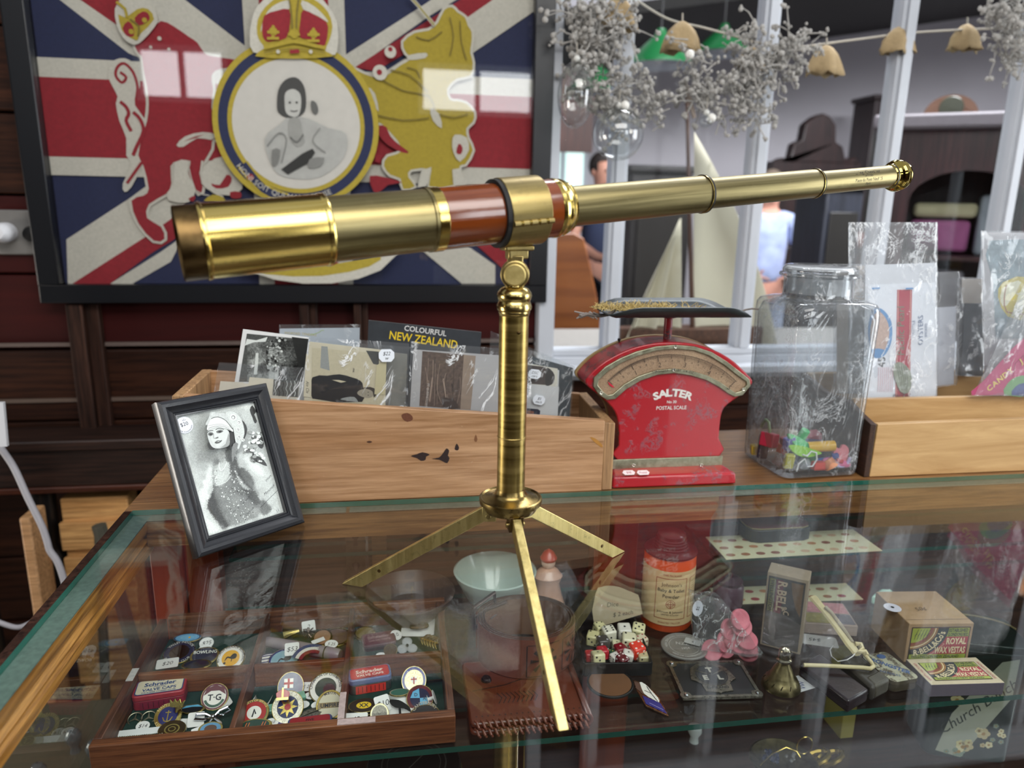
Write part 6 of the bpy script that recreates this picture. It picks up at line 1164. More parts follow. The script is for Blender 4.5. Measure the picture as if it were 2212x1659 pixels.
def gard(s):
    s.p([(970, 1530), (1403, 1160), (1700, 900), (1800, 1560), (980, 1560)], mk('b04a70', .4, var=.1)); s.l([(1310, 1410), (1330, 1300), (1403, 1230)], 5, mk('7a2a4c', .5)); s.p([(1240, 1560), (1270, 1460), (1340, 1410), (1420, 1400), (1500, 1450), (1500, 1560)], mk('6d9a6a', .5, var=.15), 2); s.p([(1300, 1560), (1330, 1490), (1400, 1460), (1480, 1500), (1490, 1560)], mk('4a5a8a', .5, var=.4, sc=200), 2)
    for i, c_ in enumerate('CANDY JAR'): s.t(c_, 1120+i*42, 1500-i*36, 44, mk('d8c26a', .45), 1180+i*42, 1450-i*36, bold=.03)
t, b0 = bag('bagged_sweet_packet', 'pink packet in a clear bag tilted against the front of the foil packet', 'packet', [(2195, 655), (2330, 560), (2300, 855), (2105, 855)], .850, poly_); sheetin(t, b0, 'packet', [(2190, 750), (2310, 650), (2318, 853), (2098, 853)], .8515, mk('b04a70', .4), gard, C3)
q_ = None
# ------------------------------------------------------------ things on the glass shelf in the counter
SF = SZ+.0003
C1e = (200, 1240, 3.96); C4e = (500, 1280, 4.378); C6 = (1240, 1100, 3.3174); CD = (1240, 1180, 6.379); CV = (1640, 1190, 4.482); CW_ = (1880, 1260, 6.38)
def cpx(cr, x, y): return cr[0]+x/cr[2], cr[1]+y/cr[2]
def flat(o): o['label'] = o.get('label', ''); return o
# ---- compartment tray
m_tw = wood('old_tray_wood', '5a321c', '8c5834', 0, .45, .9, 1, .12); m_twd = wood('tray_end_wood', '46281a', '744830', 1, .5, .9, 1)
tr = thing('compartment_tray', 'old brown wooden tray with six green felted compartments full of badges', 'tray', (-.110, .592, SF)); tx = lambda x: x+.110; ty = lambda y: y-.592; TZ = .0290
def tp(nm, a, b, mt, **k): m = MB(); m.span(a, b, mt); return m.obj(nm, tr, **k)
tp('front_rail', (tx(-.269), 0, 0), (tx(.047), .010, TZ), m_tw, bevel=.0008); tp('back_rail', (tx(-.261), ty(.796), 0), (tx(.050), ty(.804), TZ+.001), m_tw, bevel=.0008)
for nm, x0, x1 in (('side_rail', -.269, -.2615), ('side_rail', .040, .047)): tp(nm, (tx(x0), .0102, 0), (tx(x1), ty(.7958), TZ), m_twd, bevel=.0008)
for x in (-.153, -.0575): tp('divider', (tx(x-.0025), .0102, .003), (tx(x+.0025), ty(.7958), TZ-.001), m_twd, bevel=.0006)
for x0, x1 in ((-.2613, -.1557), (-.1503, -.0602), (-.0548, .0398)): tp('cross_divider', (tx(x0), ty(.695), .003), (tx(x1), ty(.700), TZ-.002), m_tw, bevel=.0006)
tp('felt_lining', (tx(-.2613), .0102, .0006), (tx(.0398), ty(.7958), .0028), mk('12352c', .95, var=.25, sc=300))
for lb, a, b in (('white chipped tape on the left rail', (-.2685, .683, TZ), (-.2620, .703, TZ+.0006)), ('pink tape on the right divider', (-.0605, .597, TZ-.0009), (-.0545, .640, TZ-.0002)), ('pink tape on the front rail', (-.0600, .5925, TZ), (-.026, .600, TZ+.0006))):
    o = tp('tape_strip', (tx(a[0]), ty(a[1]), a[2]), (tx(b[0]), ty(b[1]), b[2]), mk('b9a3a0' if 'pink' in lb else 'c9c6c0', .6, var=.3, sc=300)); o['label'] = lb
FL = SF+.0030
GRP = 'small curios in the compartment tray'
def at_tray(cr, x, y, z=0.): u, v = cpx(cr, x, y); return onz(u, v, FL+z)
def badge(label, cr, x, y, r, rim, face, txt=None, tilt=25, sy=1., tcol=INK, yaw=0., ring=None, center=None, star=False, cat='badge', lift=.004, rimr=.82, draw=None, name='enamel_badge'):
    p = at_tray(cr, x, y, lift); t = thing(name, label, cat, tuple(p), rot=(radians(tilt), 0, radians(yaw)))
    R_ = [(r*cos(2*pi*i/40), r*sy*sin(2*pi*i/40)) for i in range(40)]
    m = MB(); m.prism(R_, -.0012, .0006, metal('badge_metal', '8a7a4a', 'b8a868', (.2, .4), (60, 60, 60))); m.obj('badge_back', t, bevel=.0003)
    m = MB(); m.keep = True; sc2 = lambda k: [(q[0]*k, q[1]*k) for q in R_]
    m.poly(sc2(.95), rim, .00075)
    if ring: m.poly(sc2(rimr+.04), ring, .00080)
    m.poly(sc2(rimr), face, .00085)
    if center: m.poly(sc2(center[1]), center[0], .0009)
    if star: m.poly([(r*(.62 if k % 2 == 0 else .3)*cos(pi*k/8), r*sy*(.62 if k % 2 == 0 else .3)*sin(pi*k/8)) for k in range(16)], star, .00095)
    if txt:
        for (s_, sz, px, py, ar) in txt:
            if ar is not None: m.text(s_, sz*r, 0, 0, .00105, tcol, arc=(r*.88 if abs(sy-1) < .2 else r*.8, ar), flip=ar > 180, bold=.02)
            else: m.text(s_, sz*r, px*r, py*r, .00105, tcol, bold=.02)
    if draw: draw(m, r)
    m.obj('enamel_face', t, smooth=0); return t
def E_(c): return mk(c, .22, var=.05, coat=.5)
def slip(label, cr, x, y, w_, h, txt='', yaw=0., tilt=12, col='dfe0dc', rnd_=False, curl=0., lift=.002, ts=.5, name='paper_tag', cat='tag'):
    p = at_tray(cr, x, y, lift); t = thing(name, label, cat, tuple(p), rot=(radians(tilt), 0, radians(yaw)), group=None)
    P_ = [(w_/2*cos(2*pi*i/28), h/2*sin(2*pi*i/28)) for i in range(28)] if rnd_ else rrect(w_, h, min(w_, h)*.12, 3)
    m = MB(); m.prism(P_, 0, .0003, mk(col, .6, var=.04)); m.obj('tag_paper', t)
    if txt: m = MB(); m.keep = True; m.text(txt, h*ts, 0, 0, .0004, INK, rot=.0, italic=.2); m.obj('handwriting', t, smooth=0)
    return t
def tin(label, cr, x, y, w_, d_, h_, body, lid, frame, lines, yaw, name='valve_cap_tin', under=None, tilt=0, tcols=None):
    p = at_tray(cr, x, y, 0); t = thing(name, label, 'tin', (p.x, p.y, FL), rot=(radians(tilt), 0, radians(yaw)))
    m = MB(); m.prism(rrect(w_, d_, .004), 0.0005, h_*.62, body); m.obj('tin_body', t, bevel=.0005)
    m = MB(); m.prism(rrect(w_+.001, d_+.001, .0045), h_*.62+.0001, h_, lid[0]); lo = m.obj('lid', t, bevel=.0010)
    m = MB(); m.keep = True; z = h_+.0002; m.poly(rrect(w_*.93, d_*.90, .0035), lid[1], z); m.poly(rrect(w_*.89, d_*.82, .003), frame, z+.0001)
    for i, (s_, sz, yy) in enumerate(lines): m.text(s_, sz, 0, yy, z+.0002, (tcols or [lid[2]]*9)[i], bold=.03, sx=1.0)
    m.obj('label_print', lo, smooth=0)
    if under: m = MB(); m.keep = True; m.T = Matrix.Translation((0, -d_/2-.0003, h_*.3)) @ UP; m.poly([(-w_*.36, -h_*.27), (w_*.36, -h_*.27), (w_*.36, h_*.27), (-w_*.36, h_*.27)], under, .0); [m.line([(-w_*.3+k*w_*.1, -h_*.2), (-w_*.3+k*w_*.1, h_*.2)], .0006, mk('401010', .5), .0001) for k in range(7)]; m.obj('side_label', t, smooth=0)
    return t
BL_, CRM, REDE = mk('2f4c7c', .4, var=.1), mk('d6cfb4', .4, var=.12, sc=200), mk('b02a28', .35, var=.1)
tin('red tin with cream and blue valve caps lid in the front left compartment', C1e, 590, 1075, .047, .026, .016, mk('8e2634', .4, var=.2, sc=90), (mk('9c3038', .35, var=.15, sc=100), BL_, BL_), CRM, [('FIVE', .0036, .0085), ('Schrader', .0080, .0035), ('TRADE MARK', .0018, -.0010), ('VALVE CAPS', .0056, -.0048), ('FOR RUBBER COVERED VALVES', .0022, -.0090)], 7, under=mk('7c1c34', .5))
tin('bright red valve caps tin in the front right compartment', C4e, 1310, 890, .042, .020, .017, mk('3c3c38', .4), (mk('5d6c96', .35), REDE, mk('e8dccc', .5)), mk('c8362c', .4, var=.08), [('FIVE', .0026, .0070), ('Schrader', .0076, .0022), ('VALVE CAPS', .0050, -.0040), ("A SCHRADER'S SON", .0021, -.0077)], 8, under=mk('d23a2c', .4, var=.1), tcols=[mk('401010', .5), mk('e8dccc', .5), mk('e8dccc', .5), mk('401010', .5)])
tin('dark red valve caps tin lying in the back right compartment', C4e, 1395, 490, .036, .024, .008, mk('2c1418', .4), (mk('4c2028', .4), mk('5f1c26', .4), mk('9c7c78', .5)), mk('5c1a24', .4, var=.1), [('Schrader', .0068, .003), ('VALVE CAPS', .0044, -.004)], 10)
tin('red tin lid marked FIVE at the front of the middle front compartment', C4e, 745, 1262, .040, .014, .006, mk('2c3c64', .4), (mk('3a4c7c', .4), mk('8c1f24', .4), mk('2a1010', .5)), mk('8e2026', .4), [('FIVE', .0042, .001)], 3)
Wt, Mr, Nv, Gd, Gn, Yl = E_('e4e2d8'), E_('5c1822'), E_('1b1f5c'), metal('badge_gilt', 'b09648', 'd8c478', (.15, .3), (50, 50, 50)), E_('1c4a34'), E_('e2a91f')
def tg(m, r):
    m.ring(0, 0, r*.60, r*.78, .0010, Gn, 30, 200, 340)
    m.poly([(-r*.8, r*.1), (-r*.6, r*.62), (0, r*.86), (r*.6, r*.62), (r*.8, r*.1), (r*.3, r*.42), (-r*.3, r*.42)], Mr, .00095)
badge('round white TG badge with green leaves and maroon top in the front left compartment', C1e, 1045, 1050, .0132, Mr, Wt, [('T·G', .62, 0, -.05, None)], 38, draw=tg, lift=.008)
badge('round dark blue badge with an anchor in the front left compartment', C1e, 645, 1215, .0125, Gd, Nv, [('NAVY LEAGUE', .30, 0, 0, 90), ('KEEP WATCH', .30, 0, 0, 270)], 30, tcol=mk('c8b070', .4), ring=Nv, rimr=.66, lift=.007, draw=lambda m, r: (m.line([(0, -r*.4), (0, r*.4)], r*.08, Gd, .00096), m.line([(-r*.35, -r*.1), (-r*.2, -r*.38), (0, -r*.45), (r*.2, -r*.38), (r*.35, -r*.1)], r*.08, Gd, .00097), m.line([(-r*.2, r*.25), (r*.2, r*.25)], r*.08, Gd, .00098)))
p = at_tray(C1e, 722, 1112, .018); t = thing('gilt_crown_badge', 'small gilt crown badge above the blue anchor badge', 'badge', tuple(p), rot=(radians(60), 0, radians(-12))); m = MB(); m.prism([(-.006, -.003), (.006, -.003), (.0075, .004), (.004, .0015), (.0025, .005), (0, .002), (-.0025, .005), (-.004, .0015), (-.0075, .004)], -.0008, .0008, Gd); m.obj('crown_plate', t, bevel=.0003); m = MB(); m.tube([(0, -.003, -.0005), (0, -.0075, -.001)], .0012, Gd, 8); m.obj('shank', t)
for i, (x, y) in enumerate(((363, 1240), (480, 1228))):
    p = at_tray(C1e, x, y, .0012); t = thing('star_ring_pin', ['left of two small ringed three pointed star pins beside the red tin', 'right of two small ringed three pointed star pins beside the red tin'][i], 'pin', tuple(p), rot=(radians(22), 0, radians(i*10))); m = MB(); m.tube([(.0064*cos(a), .0064*sin(a), 0) for a in [2*pi*k/24 for k in range(24)]], .0007, m_nick, 8, True); m.obj('ring', t)
    m = MB(); m.prism([(.0064*(1 if k % 2 == 0 else .16)*cos(pi/2+pi*k/3), .0064*(1 if k % 2 == 0 else .16)*sin(pi/2+pi*k/3)) for k in range(6)], -.0005, .0005, m_nick); m.obj('star', t)
badge('oval sky blue and black badge beside the TG badge', C1e, 852, 1155, .012, Gd, E_('16181c'), None, 15, .45, draw=lambda m, r: m.poly([(-r*.8, r*.05), (-r*.5, r*.3), (r*.4, r*.34), (r*.8, r*.1), (0, r*.16)], E_('5fa6c8'), .00095))
slip('white square tag hanging in the front left compartment', C1e, 885, 1245, .015, .014, '', 4, 30, lift=.005)
slip('white strip card at the front left corner of the tray', C1e, 395, 1352, .040, .0065, '', 2, 20, 'd6dad8', lift=.003)
slip('small round white price tag near the star ring pins', C1e, 430, 1300, .0125, .010, '$14', 0, 20, rnd_=True)
slip('white slip with pencil beside the TG badge', C1e, 1125, 1105, .016, .014, 's', -60, 25, lift=.003)
p = at_tray(C1e, 1030, 1225, .006); t = thing('ribbon_brooch', 'chrome ribbon bow brooch in the front left compartment', 'brooch', tuple(p), rot=(radians(20), 0, radians(15))); m = MB(); chm = metal('chrome', 'b8bcc0', 'e2e6ea', (.06, .12), (20, 20, 20))
for s_ in (-1, 1): m.tube([(0, 0, 0), (s_*.006, .004, .002), (s_*.014, .006, .002), (s_*.016, .002, .001), (s_*.009, 0, 0), (0, 0, 0)], [.0012, .0016, .0018, .0016, .0014, .0012], chm, 8); m.tube([(0, 0, 0), (s_*.006, -.008, 0), (s_*.008, -.014, -.001)], [.0014, .0016, .0009], chm, 8)
m.obj('bow', t); m = MB(); m.ball((0, 0, .0008), .0026, chm, 12); m.obj('knot', t)
badge('dull bronze medal on a white card at the front of the front left compartment', C1e, 680, 1330, .0125, m_bronze, m_bronze, None, 18, .75, draw=lambda m, r: (m.ring(0, 0, r*.45, r*.55, .001, Gd, 24, sy=.75), m.ring(0, 0, r*.2, r*.28, .001, Gd, 24, sy=.75)), name='bronze_medal', cat='medal')
slip('white card under the bronze medal', C1e, 690, 1312, .026, .018, '', -3, 14, lift=.0005)
badge('sky blue and brown badge in the front right corner of the front left compartment', C1e, 1010, 1325, .0112, Gd, E_('5d90b4'), None, 20, .65, center=(E_('5a4030'), .5), lift=.003)
p = at_tray(C1e, 395, 1392, .002); t = thing('coil_chain', 'fine steel coil lying along the front left rail', 'chain', tuple(p)); m = MB(); m.tube([(-.022+.044*i/120, .0016*math.sin(i*1.3), .0016*cos(i*1.3)) for i in range(121)], .0004, m_nick, 5); m.obj('coil', t)
slip('round white tag tucked by the blue badge at the front', C1e, 900, 1350, .010, .009, '', 30, 25, lift=.002)
# back left compartment
badge('round navy Indoor Bowling Club badge with brass centre in the back left compartment', C1e, 742, 672, .0165, E_('201e38'), E_('262440'), [('VALLEY INDOOR', .24, 0, 0, 90), ('BOWLING CLUB', .24, 0, 0, 270)], 12, tcol=mk('b8b8b0', .4), center=(metal('brass_centre', '9a8440', 'c4ac60', (.1, .2), (5, 5, 5)), .62), rimr=.9)
def kiwi(m, r):
    m.poly([(x*r, y*r) for x, y in smoothp([(-.05, .1), (.1, .3), (.3, .34), (.42, .18), (.36, -.02), (.2, -.1), (.12, -.08), (.1, -.26), (.04, -.26), (.05, -.08), (-.12, -.02), (-.2, .02), (-.3, -.1), (-.42, -.26), (-.36, -.04), (-.3, .08), (-.2, .14)], 2)], mk('1d1c18', .4), .001)
    m.poly([(r*(-.38+.09*cos(a)), r*(-.38+.09*sin(a))) for a in [2*pi*i/16 for i in range(16)]], mk('1d1c18', .4), .001)
badge('round white and yellow bowling badge with a kiwi', C1e, 1182, 722, .0148, Gd, Wt, [('ROTORUA INDOOR BOWLING', .24, 0, 0, 90)], 28, center=(Yl, .62), rimr=.92, draw=kiwi, lift=.006)
badge('sky blue pennant shaped badge at the back of the back left compartment', C1e, 812, 548, .0155, E_('2c4a68'), E_('6aa6cc'), None, 14, .42, center=(E_('7ab4d4'), .5), draw=lambda m, r: m.poly([(r*(.15+.08*cos(a)), r*.08*sin(a)) for a in [2*pi*i/14 for i in range(14)]], Yl, .001))
slip('round white price sticker in the back left compartment', C1e, 975, 590, .015, .013, '$25', 10, 32, rnd_=True, lift=.006); slip('second round white sticker under the first in the back left compartment', C1e, 965, 640, .014, .011, 'PC', 0, 30, rnd_=True, lift=.003)
badge('navy gilt edged bowling crest badge beside the kiwi badge', C1e, 960, 700, .0155, Gd, E_('1e2036'), [('BOWLING', .34, 0, .28, None)], 22, .72, tcol=mk('d8d8cc', .4), ring=Gd, rimr=.84); badge('half hidden navy badge against the cross divider in the back left compartment', C1e, 890, 775, .0155, Gd, E_('1c1c30'), None, 15, .42)
slip('white leaflet in the back left compartment near the club badge', C1e, 640, 765, .022, .014, '$20', 8, 10)
# middle front compartment
p = at_tray(C4e, 295, 990, .006); t = thing('rolled_label', 'curled white paper label in the middle front compartment', 'label', tuple(p), rot=(radians(70), 0, 0)); m = MB(); m.lathe([(.0075, -.010), (.0075, .012)], mk('dcdad4', .6, var=.05), 18, a0=radians(180), a1=radians(350), sx=1.1); m.obj('paper_curl', t, solid=.0004); m = MB(); m.keep = True; m.T = Matrix.Translation((0, -.0080, 0)) @ UP; m.text('MADE IN ENGLAND', .0028, 0, -.002, 0, INK, sx=.7); m.obj('fine_print', t, smooth=0)
badge('round Champion of Champions badge with green enamel centre', C4e, 892, 905, .0165, E_('24241f'), Wt, [('CHAMPION OF CHAMPIONS', .22, 0, 0, 90)], 30, center=(E_('1d3a2c'), .64), rimr=.93, lift=.008, draw=lambda m, r: (m.poly([(r*(.2+.36*cos(a)), r*(-.1+.36*sin(a))) for a in [2*pi*i/20 for i in range(20)]], E_('34161a'), .0010), m.poly([(r*(.42+.13*cos(a)), r*(-.36+.13*sin(a))) for a in [2*pi*i/14 for i in range(14)]], Wt, .0011)))
badge('oval Umpire badge with a cream band in the middle front compartment', C4e, 932, 1068, .0135, Gd, E_('c8c2a8'), [('M.B.U.A.', .26, 0, 0, 90), ('UMPIRE', .40, 0, 0, None)], 34, 1.12, ring=E_('6a5c40'), lift=.006, draw=lambda m, r: m.poly([(-r*.8, -r*.2), (r*.8, -r*.2), (r*.8, r*.2), (-r*.8, r*.2)], E_('8d7a54'), .0009))
badge('navy and silver crowned star police badge in the middle front compartment', C4e, 532, 1085, .0150, metal('silver_wreath', 'a09c8c', 'c8c4b4', (.2, .35), (200, 200, 200)), E_('16204a'), None, 36, 1.05, star=Gd, rimr=.66, lift=.010, center=None, draw=lambda m, r: (m.poly([(r*.2*cos(a), r*.2*sin(a)) for a in [2*pi*i/16 for i in range(16)]], E_('9c2a2c'), .0011), m.poly([(-r*.62, -r*.86), (r*.62, -r*.86), (0, -r*1.75)], E_('2c2466'), .0007)))
p = at_tray(C4e, 485, 980, .022); t = thing('crown_badge', 'small red and gold enamel crown over the star badge', 'badge', tuple(p), rot=(radians(50), 0, 0)); m = MB(); m.prism([(-.0055, -.003), (.0055, -.003), (.0065, .003), (.003, .0055), (0, .0065), (-.003, .0055), (-.0065, .003)], -.0006, .0006, E_('a8282c')); m.obj('crown_cap', t, bevel=.0003); m = MB(); m.prism([(-.0055, -.0035), (.0055, -.0035), (.0055, -.0012), (-.0055, -.0012)], .0007, .0012, Gd); m.prism([(-.0008, -.001), (.0008, -.001), (.0008, .0075), (-.0008, .0075)], .0007, .0012, Gd); m.obj('crown_band', t)
badge('round red gold and white badge at the left of the middle front compartment', C4e, 215, 1140, .0140, Gd, E_('a62c28'), [('SOCIETY OF SERVICE', .22, 0, 0, 90)], 26, tcol=mk('e0c080', .4), ring=E_('3c6a3c'), center=(Wt, .48), rimr=.80, lift=.005, draw=lambda m, r: m.line([(-r*.1, -r*.3), (0, r*.25), (r*.12, -r*.1)], r*.1, INK, .00098))
badge('dark green striped badge at the front left of the middle front compartment', C4e, 225, 1255, .0155, Gd, E_('1c3a2c'), None, 22, .42, tcol=Gd, draw=lambda m, r: [m.line([(r*(-.6+.16*k), -r*.16), (r*(-.5+.16*k), r*.16)], r*.05, mk('c86a3c', .4), .001) for k in (0, 1, 6, 7)], lift=.003)
badge('blue enamel badge with a red cross flag at the back of the middle front compartment', C4e, 560, 890, .0130, E_('26305c'), E_('26305c'), None, 50, 1.1, lift=.010, draw=lambda m, r: (m.poly([(-r*.5, -r*.1), (r*.2, -r*.1), (r*.2, r*.6), (-r*.5, r*.6)], Wt, .001), m.line([(-r*.15, -r*.1), (-r*.15, r*.6)], r*.16, REDE, .0011), m.line([(-r*.5, r*.25), (r*.2, r*.25)], r*.16, REDE, .0012)))
slip('white tag marked 20 behind the Champion badge', C4e, 715, 890, .019, .010, '£ 20', -4, 22, lift=.006)
for i, (x, y, tx_, lb) in enumerate(((755, 975, '$14', 'oval white tag left of the Champion badge'), (820, 1062, '$5', 'oval white tag left of the Umpire badge'), (672, 1062, '', 'small white tag right of the star badge'), (378, 1228, '$10', 'round white tag below the star badge'))): slip(lb, C4e, x, y, .0135, .0085, tx_, (i*37) % 20-10, 20, rnd_=True, lift=.003)
for i, (x, y, lb) in enumerate(((625, 990, 'pale green agate piece right of the star badge'), (362, 1105, 'pale green agate piece left of the star badge'))):
    p = at_tray(C4e, x, y, .0035); t = thing('agate_piece', lb, 'stone', tuple(p), rot=(radians(12), 0, radians(20-i*10))); m = MB(); m.box((0, 0, 0), (.015, .009, .005), mk('7fb8a0', .2, var=.5, sc=120, coat=.5)); m.obj('stone', t, bevel=.0008); m = MB(); m.box((0, 0, -.0030), (.0165, .0105, .0008), m_nick); m.obj('mount', t)
p = at_tray(C4e, 760, 1145, .003); t = thing('leaf_brooch', 'engraved silver leaf brooch in the middle front compartment', 'brooch', tuple(p), rot=(radians(15), 0, radians(20))); m = MB(); m.prism(smoothp([(-.014, 0), (-.008, .004), (0, .0055), (.009, .004), (.015, .001), (.008, -.003), (-.004, -.005)], 3), 0, .0012, metal('engraved_silver', '4a463c', '9a9688', (.25, .4), (220, 220, 220))); m.obj('leaf', t, bevel=.0004); m = MB(); m.tube([(-.012, -.001, .0016), (0, .0005, .0019), (.013, .0008, .0016)], .0004, m_nick, 6); m.obj('vein', t)
# middle back compartment
p0, p1 = at_tray(C4e, 315, 458, .006), at_tray(C4e, 1030, 592, .006); t = thing('grey_pen_case', 'grey lavender cylindrical case lying across the middle back compartment', 'case', tuple((p0+p1)/2)); d_ = p1-p0; L_ = d_.length; m = MB(); m.T = frame_from((0, 0, 0), V((0, 0, 1)), d_.cross(V((0, 0, 1)))*-1) ; z_ = V((m.T.col[2][:3])); 
if z_.dot(d_) < 0: L_ = L_
m.lathe([(.0001, -L_/2), (.0048, -L_/2), (.0056, -L_/2+.004), (.0066, 0), (.0064, L_/2-.018), (.0068, L_/2-.0175), (.0066, L_/2-.003), (.0058, L_/2), (.0001, L_/2)] if z_.dot(d_) > 0 else [(.0001, L_/2), (.0048, L_/2), (.0056, L_/2-.004), (.0066, 0), (.0064, -L_/2+.018), (.0068, -L_/2+.0175), (.0066, -L_/2+.003), (.0058, -L_/2), (.0001, -L_/2)], mk('8c8288', .25, var=.06, coat=.4), 24); m.obj('barrel', t); m2 = MB(); m2.T = m.T; sg = 1 if z_.dot(d_) > 0 else -1; m2.lathe([(.0069, sg*(L_/2-.0180)), (.0070, sg*(L_/2-.0172)), (.0069, sg*(L_/2-.0165))], mk('2a2624', .4), 24); m2.obj('cap_band', t)
p = at_tray(C4e, 550, 390, .006); t = thing('brass_bell_charm', 'small brass bell lying at the back of the middle back compartment', 'bell', tuple(p), rot=(radians(80), 0, radians(100))); m = MB(); m.lathe([(.0001, .012), (.004, .011), (.006, .004), (.0085, -.003), (.010, -.006), (.0092, -.006), (.007, -.002), (.004, .009)], metal('bell_brass', 'b09c58', 'd8c888', (.15, .25), (9, 9, 9)), 24); m.obj('bell_cup', t); m = MB(); m.ball((0, 0, -.003), .0022, mk('1a1712', .4), 10); m.obj('clapper', t)
p = at_tray(C4e, 728, 385, .008); t = thing('flower_brooch', 'dark metal flower brooch with curled petals in the middle back compartment', 'brooch', tuple(p), rot=(radians(20), 0, 0))
m = MB()
for k in range(9): a = 2*pi*k/9; m.tube([(0, 0, 0), (.004*cos(a), .004*sin(a), .003), (.008*cos(a+.3), .007*sin(a+.3), .001), (.006*cos(a+.6), .005*sin(a+.6), -.001), (.002*cos(a+.5), .002*sin(a+.5), .002)], .0008, metal('dark_wire', '3a302a', '7a6a60', (.2, .4), (60, 60, 60)), 6)
m.obj('petals', t)
slip('white tag standing behind the flower brooch', C4e, 730, 322, .015, .013, '2', 12, 50, lift=.010); slip('white tag marked 53 on the grey case', C4e, 572, 535, .015, .015, '$53', 5, 28, lift=.013); slip('small round white tag marked 5.25 in the middle back compartment', C4e, 945, 487, .0145, .010, '5.25', -12, 25, rnd_=True, lift=.012)
slip('white paper strip right of the flower brooch', C4e, 820, 455, .015, .005, '', 30, 20, lift=.008)
p = at_tray(C4e, 715, 545, .012); t = thing('ribbon_rosette', 'curved red white and blue ribbon rosette in the middle back compartment', 'rosette', tuple(p), rot=(radians(30), 0, radians(28)))
for k, (c, r0) in enumerate((('2d4270', .0215), ('d8d6cc', .0180), ('8c2c34', .0145))):
    m = MB(); vs = []; n_ = 44
    for i in range(n_+1): a = radians(35+110*i/n_); zz = .0009*(i % 2); vs += [(r0*cos(a)*1.0, (r0-.0200)+ (r0*sin(a)-r0)*.8+.004, zz+.0004*k), ((r0-.0036)*cos(a), (r0-.0236)+((r0-.0036)*sin(a)-(r0-.0036))*.8+.004, zz+.0004*k)]
    m.add(vs, [(2*i, 2*i+1, 2*i+3, 2*i+2) for i in range(n_)], mk(c, .8, var=.1)); m.obj('ribbon_band', t, solid=.0005, smooth=0)
badge('round pale blue badge with a small bird against the front of the middle back compartment', C4e, 500, 640, .0170, Nv, E_('7fa8b4'), None, 20, .85, draw=kiwi, lift=.004); badge('navy and white striped badge beside the pale blue badge', C4e, 360, 635, .0130, Nv, Wt, None, 24, .6, lift=.003, draw=lambda m, r: [m.line([(-r*.7, -r*.3+k*r*.28), (r*.7, -r*.1+k*r*.28)], r*.09, Nv, .001) for k in range(3)])
badge('dull pink copper disc at the right of the middle back compartment', C4e, 995, 420, .0165, m_bronze, mk('6a504c', .35, var=.3, sc=100), None, 10, .9); badge('tan copper oval badge behind the rosette', C4e, 860, 425, .0110, m_bronze, mk('9a7458', .35, var=.3, sc=100), None, 16, 1.1, lift=.007)
# right front compartment
badge('oval silver badge with blue rim and red cross shield in the front right compartment', C4e, 1725, 832, .0128, metal('silver_rim', '8c8a7c', 'bcb8a4', (.2, .3), (60, 60, 60)), E_('27317a'), None, 42, 1.12, rimr=.93, center=(metal('silver_floral', '8c866c', 'bab498', (.2, .35), (250, 250, 250), .3), .74), lift=.010, draw=lambda m, r: (m.poly([(-r*.24, r*.26), (r*.24, r*.26), (r*.24, -r*.06), (0, -r*.34), (-r*.24, -r*.06)], Wt, .0010), m.line([(0, r*.26), (0, -r*.3)], r*.09, REDE, .0011), m.line([(-r*.24, r*.08), (r*.24, r*.08)], r*.09, REDE, .0012)))
badge('scalloped maroon badge with light blue DDA quarters in the front right compartment', C4e, 1782, 1000, .0135, Mr, E_('16183c'), [('D', .34, -.28, .26, None), ('A', .34, .32, -.05, None)], 34, .98, tcol=mk('1a1a30', .4), ring=Mr, rimr=.72, lift=.007, draw=lambda m, r: (m.poly([(0, 0), (-r*.7, r*.05), (-r*.5, r*.5), (-r*.05, r*.7)], E_('62a8cc'), .00095), m.poly([(0, 0), (r*.7, 0), (r*.5, -r*.5), (0, -r*.7)], E_('62a8cc'), .00096)))
badge('oval brown badge with a yellow monogram centre in the front right compartment', C4e, 1252, 1070, .0150, m_bronze, E_('2c2018'), [('XX', .42, 0, 0, None)], 14, .55, center=(E_('d8b62c'), .48), lift=.007, rimr=.9); badge('dark scalloped badge under the yellow monogram badge', C4e, 1230, 1115, .0150, m_bronze, m_bronze, None, 10, .5, lift=.003)
badge('small round pewter badge in the front right compartment', C4e, 1400, 1150, .0090, m_nick, metal('pewter', '4c4a44', '7c7a70', (.3, .5), (300, 300, 300)), [('GLORIOUS', .3, 0, 0, None)], 40, 1.1, lift=.006)
slip('white card holding a dark pin in the front right compartment', C4e, 1560, 1110, .034, .026, '', 8, 12, lift=.0025); slip('white tag marked 10 beside the pin card', C4e, 1430, 1050, .015, .016, '$10', 20, 35, lift=.008)
p = at_tray(C4e, 1585, 1070, .008); t = thing('dark_leaf_pin', 'black metal bird shaped pin on the white card', 'pin', tuple(p), rot=(radians(20), 0, radians(-25))); m = MB(); m.prism(smoothp([(-.011, .003), (-.002, .005), (.010, .001), (.014, -.004), (.006, -.002), (-.002, -.003), (-.008, -.001)], 3), 0, .0016, mk('23231f', .25, .6, var=.2)); m.obj('wing', t, bevel=.0004); m = MB(); m.tube([(.002, -.003, .001), (.006, -.011, 0)], .0012, mk('23231f', .25, .6), 6); m.obj('tail', t)
badge('black Canterbury badge tucked into the front right corner of the tray', C4e, 1830, 1165, .0155, m_bronze, E_('1c1814'), [('CANTERBURY', .28, 0, 0, 90)], 28, .7, tcol=mk('a8a08c', .4), lift=.003, rimr=.9); slip('white dial card marked 45 at the front of the front right compartment', C4e, 1172, 1198, .023, .012, '45', -3, 30, lift=.004, ts=.6)
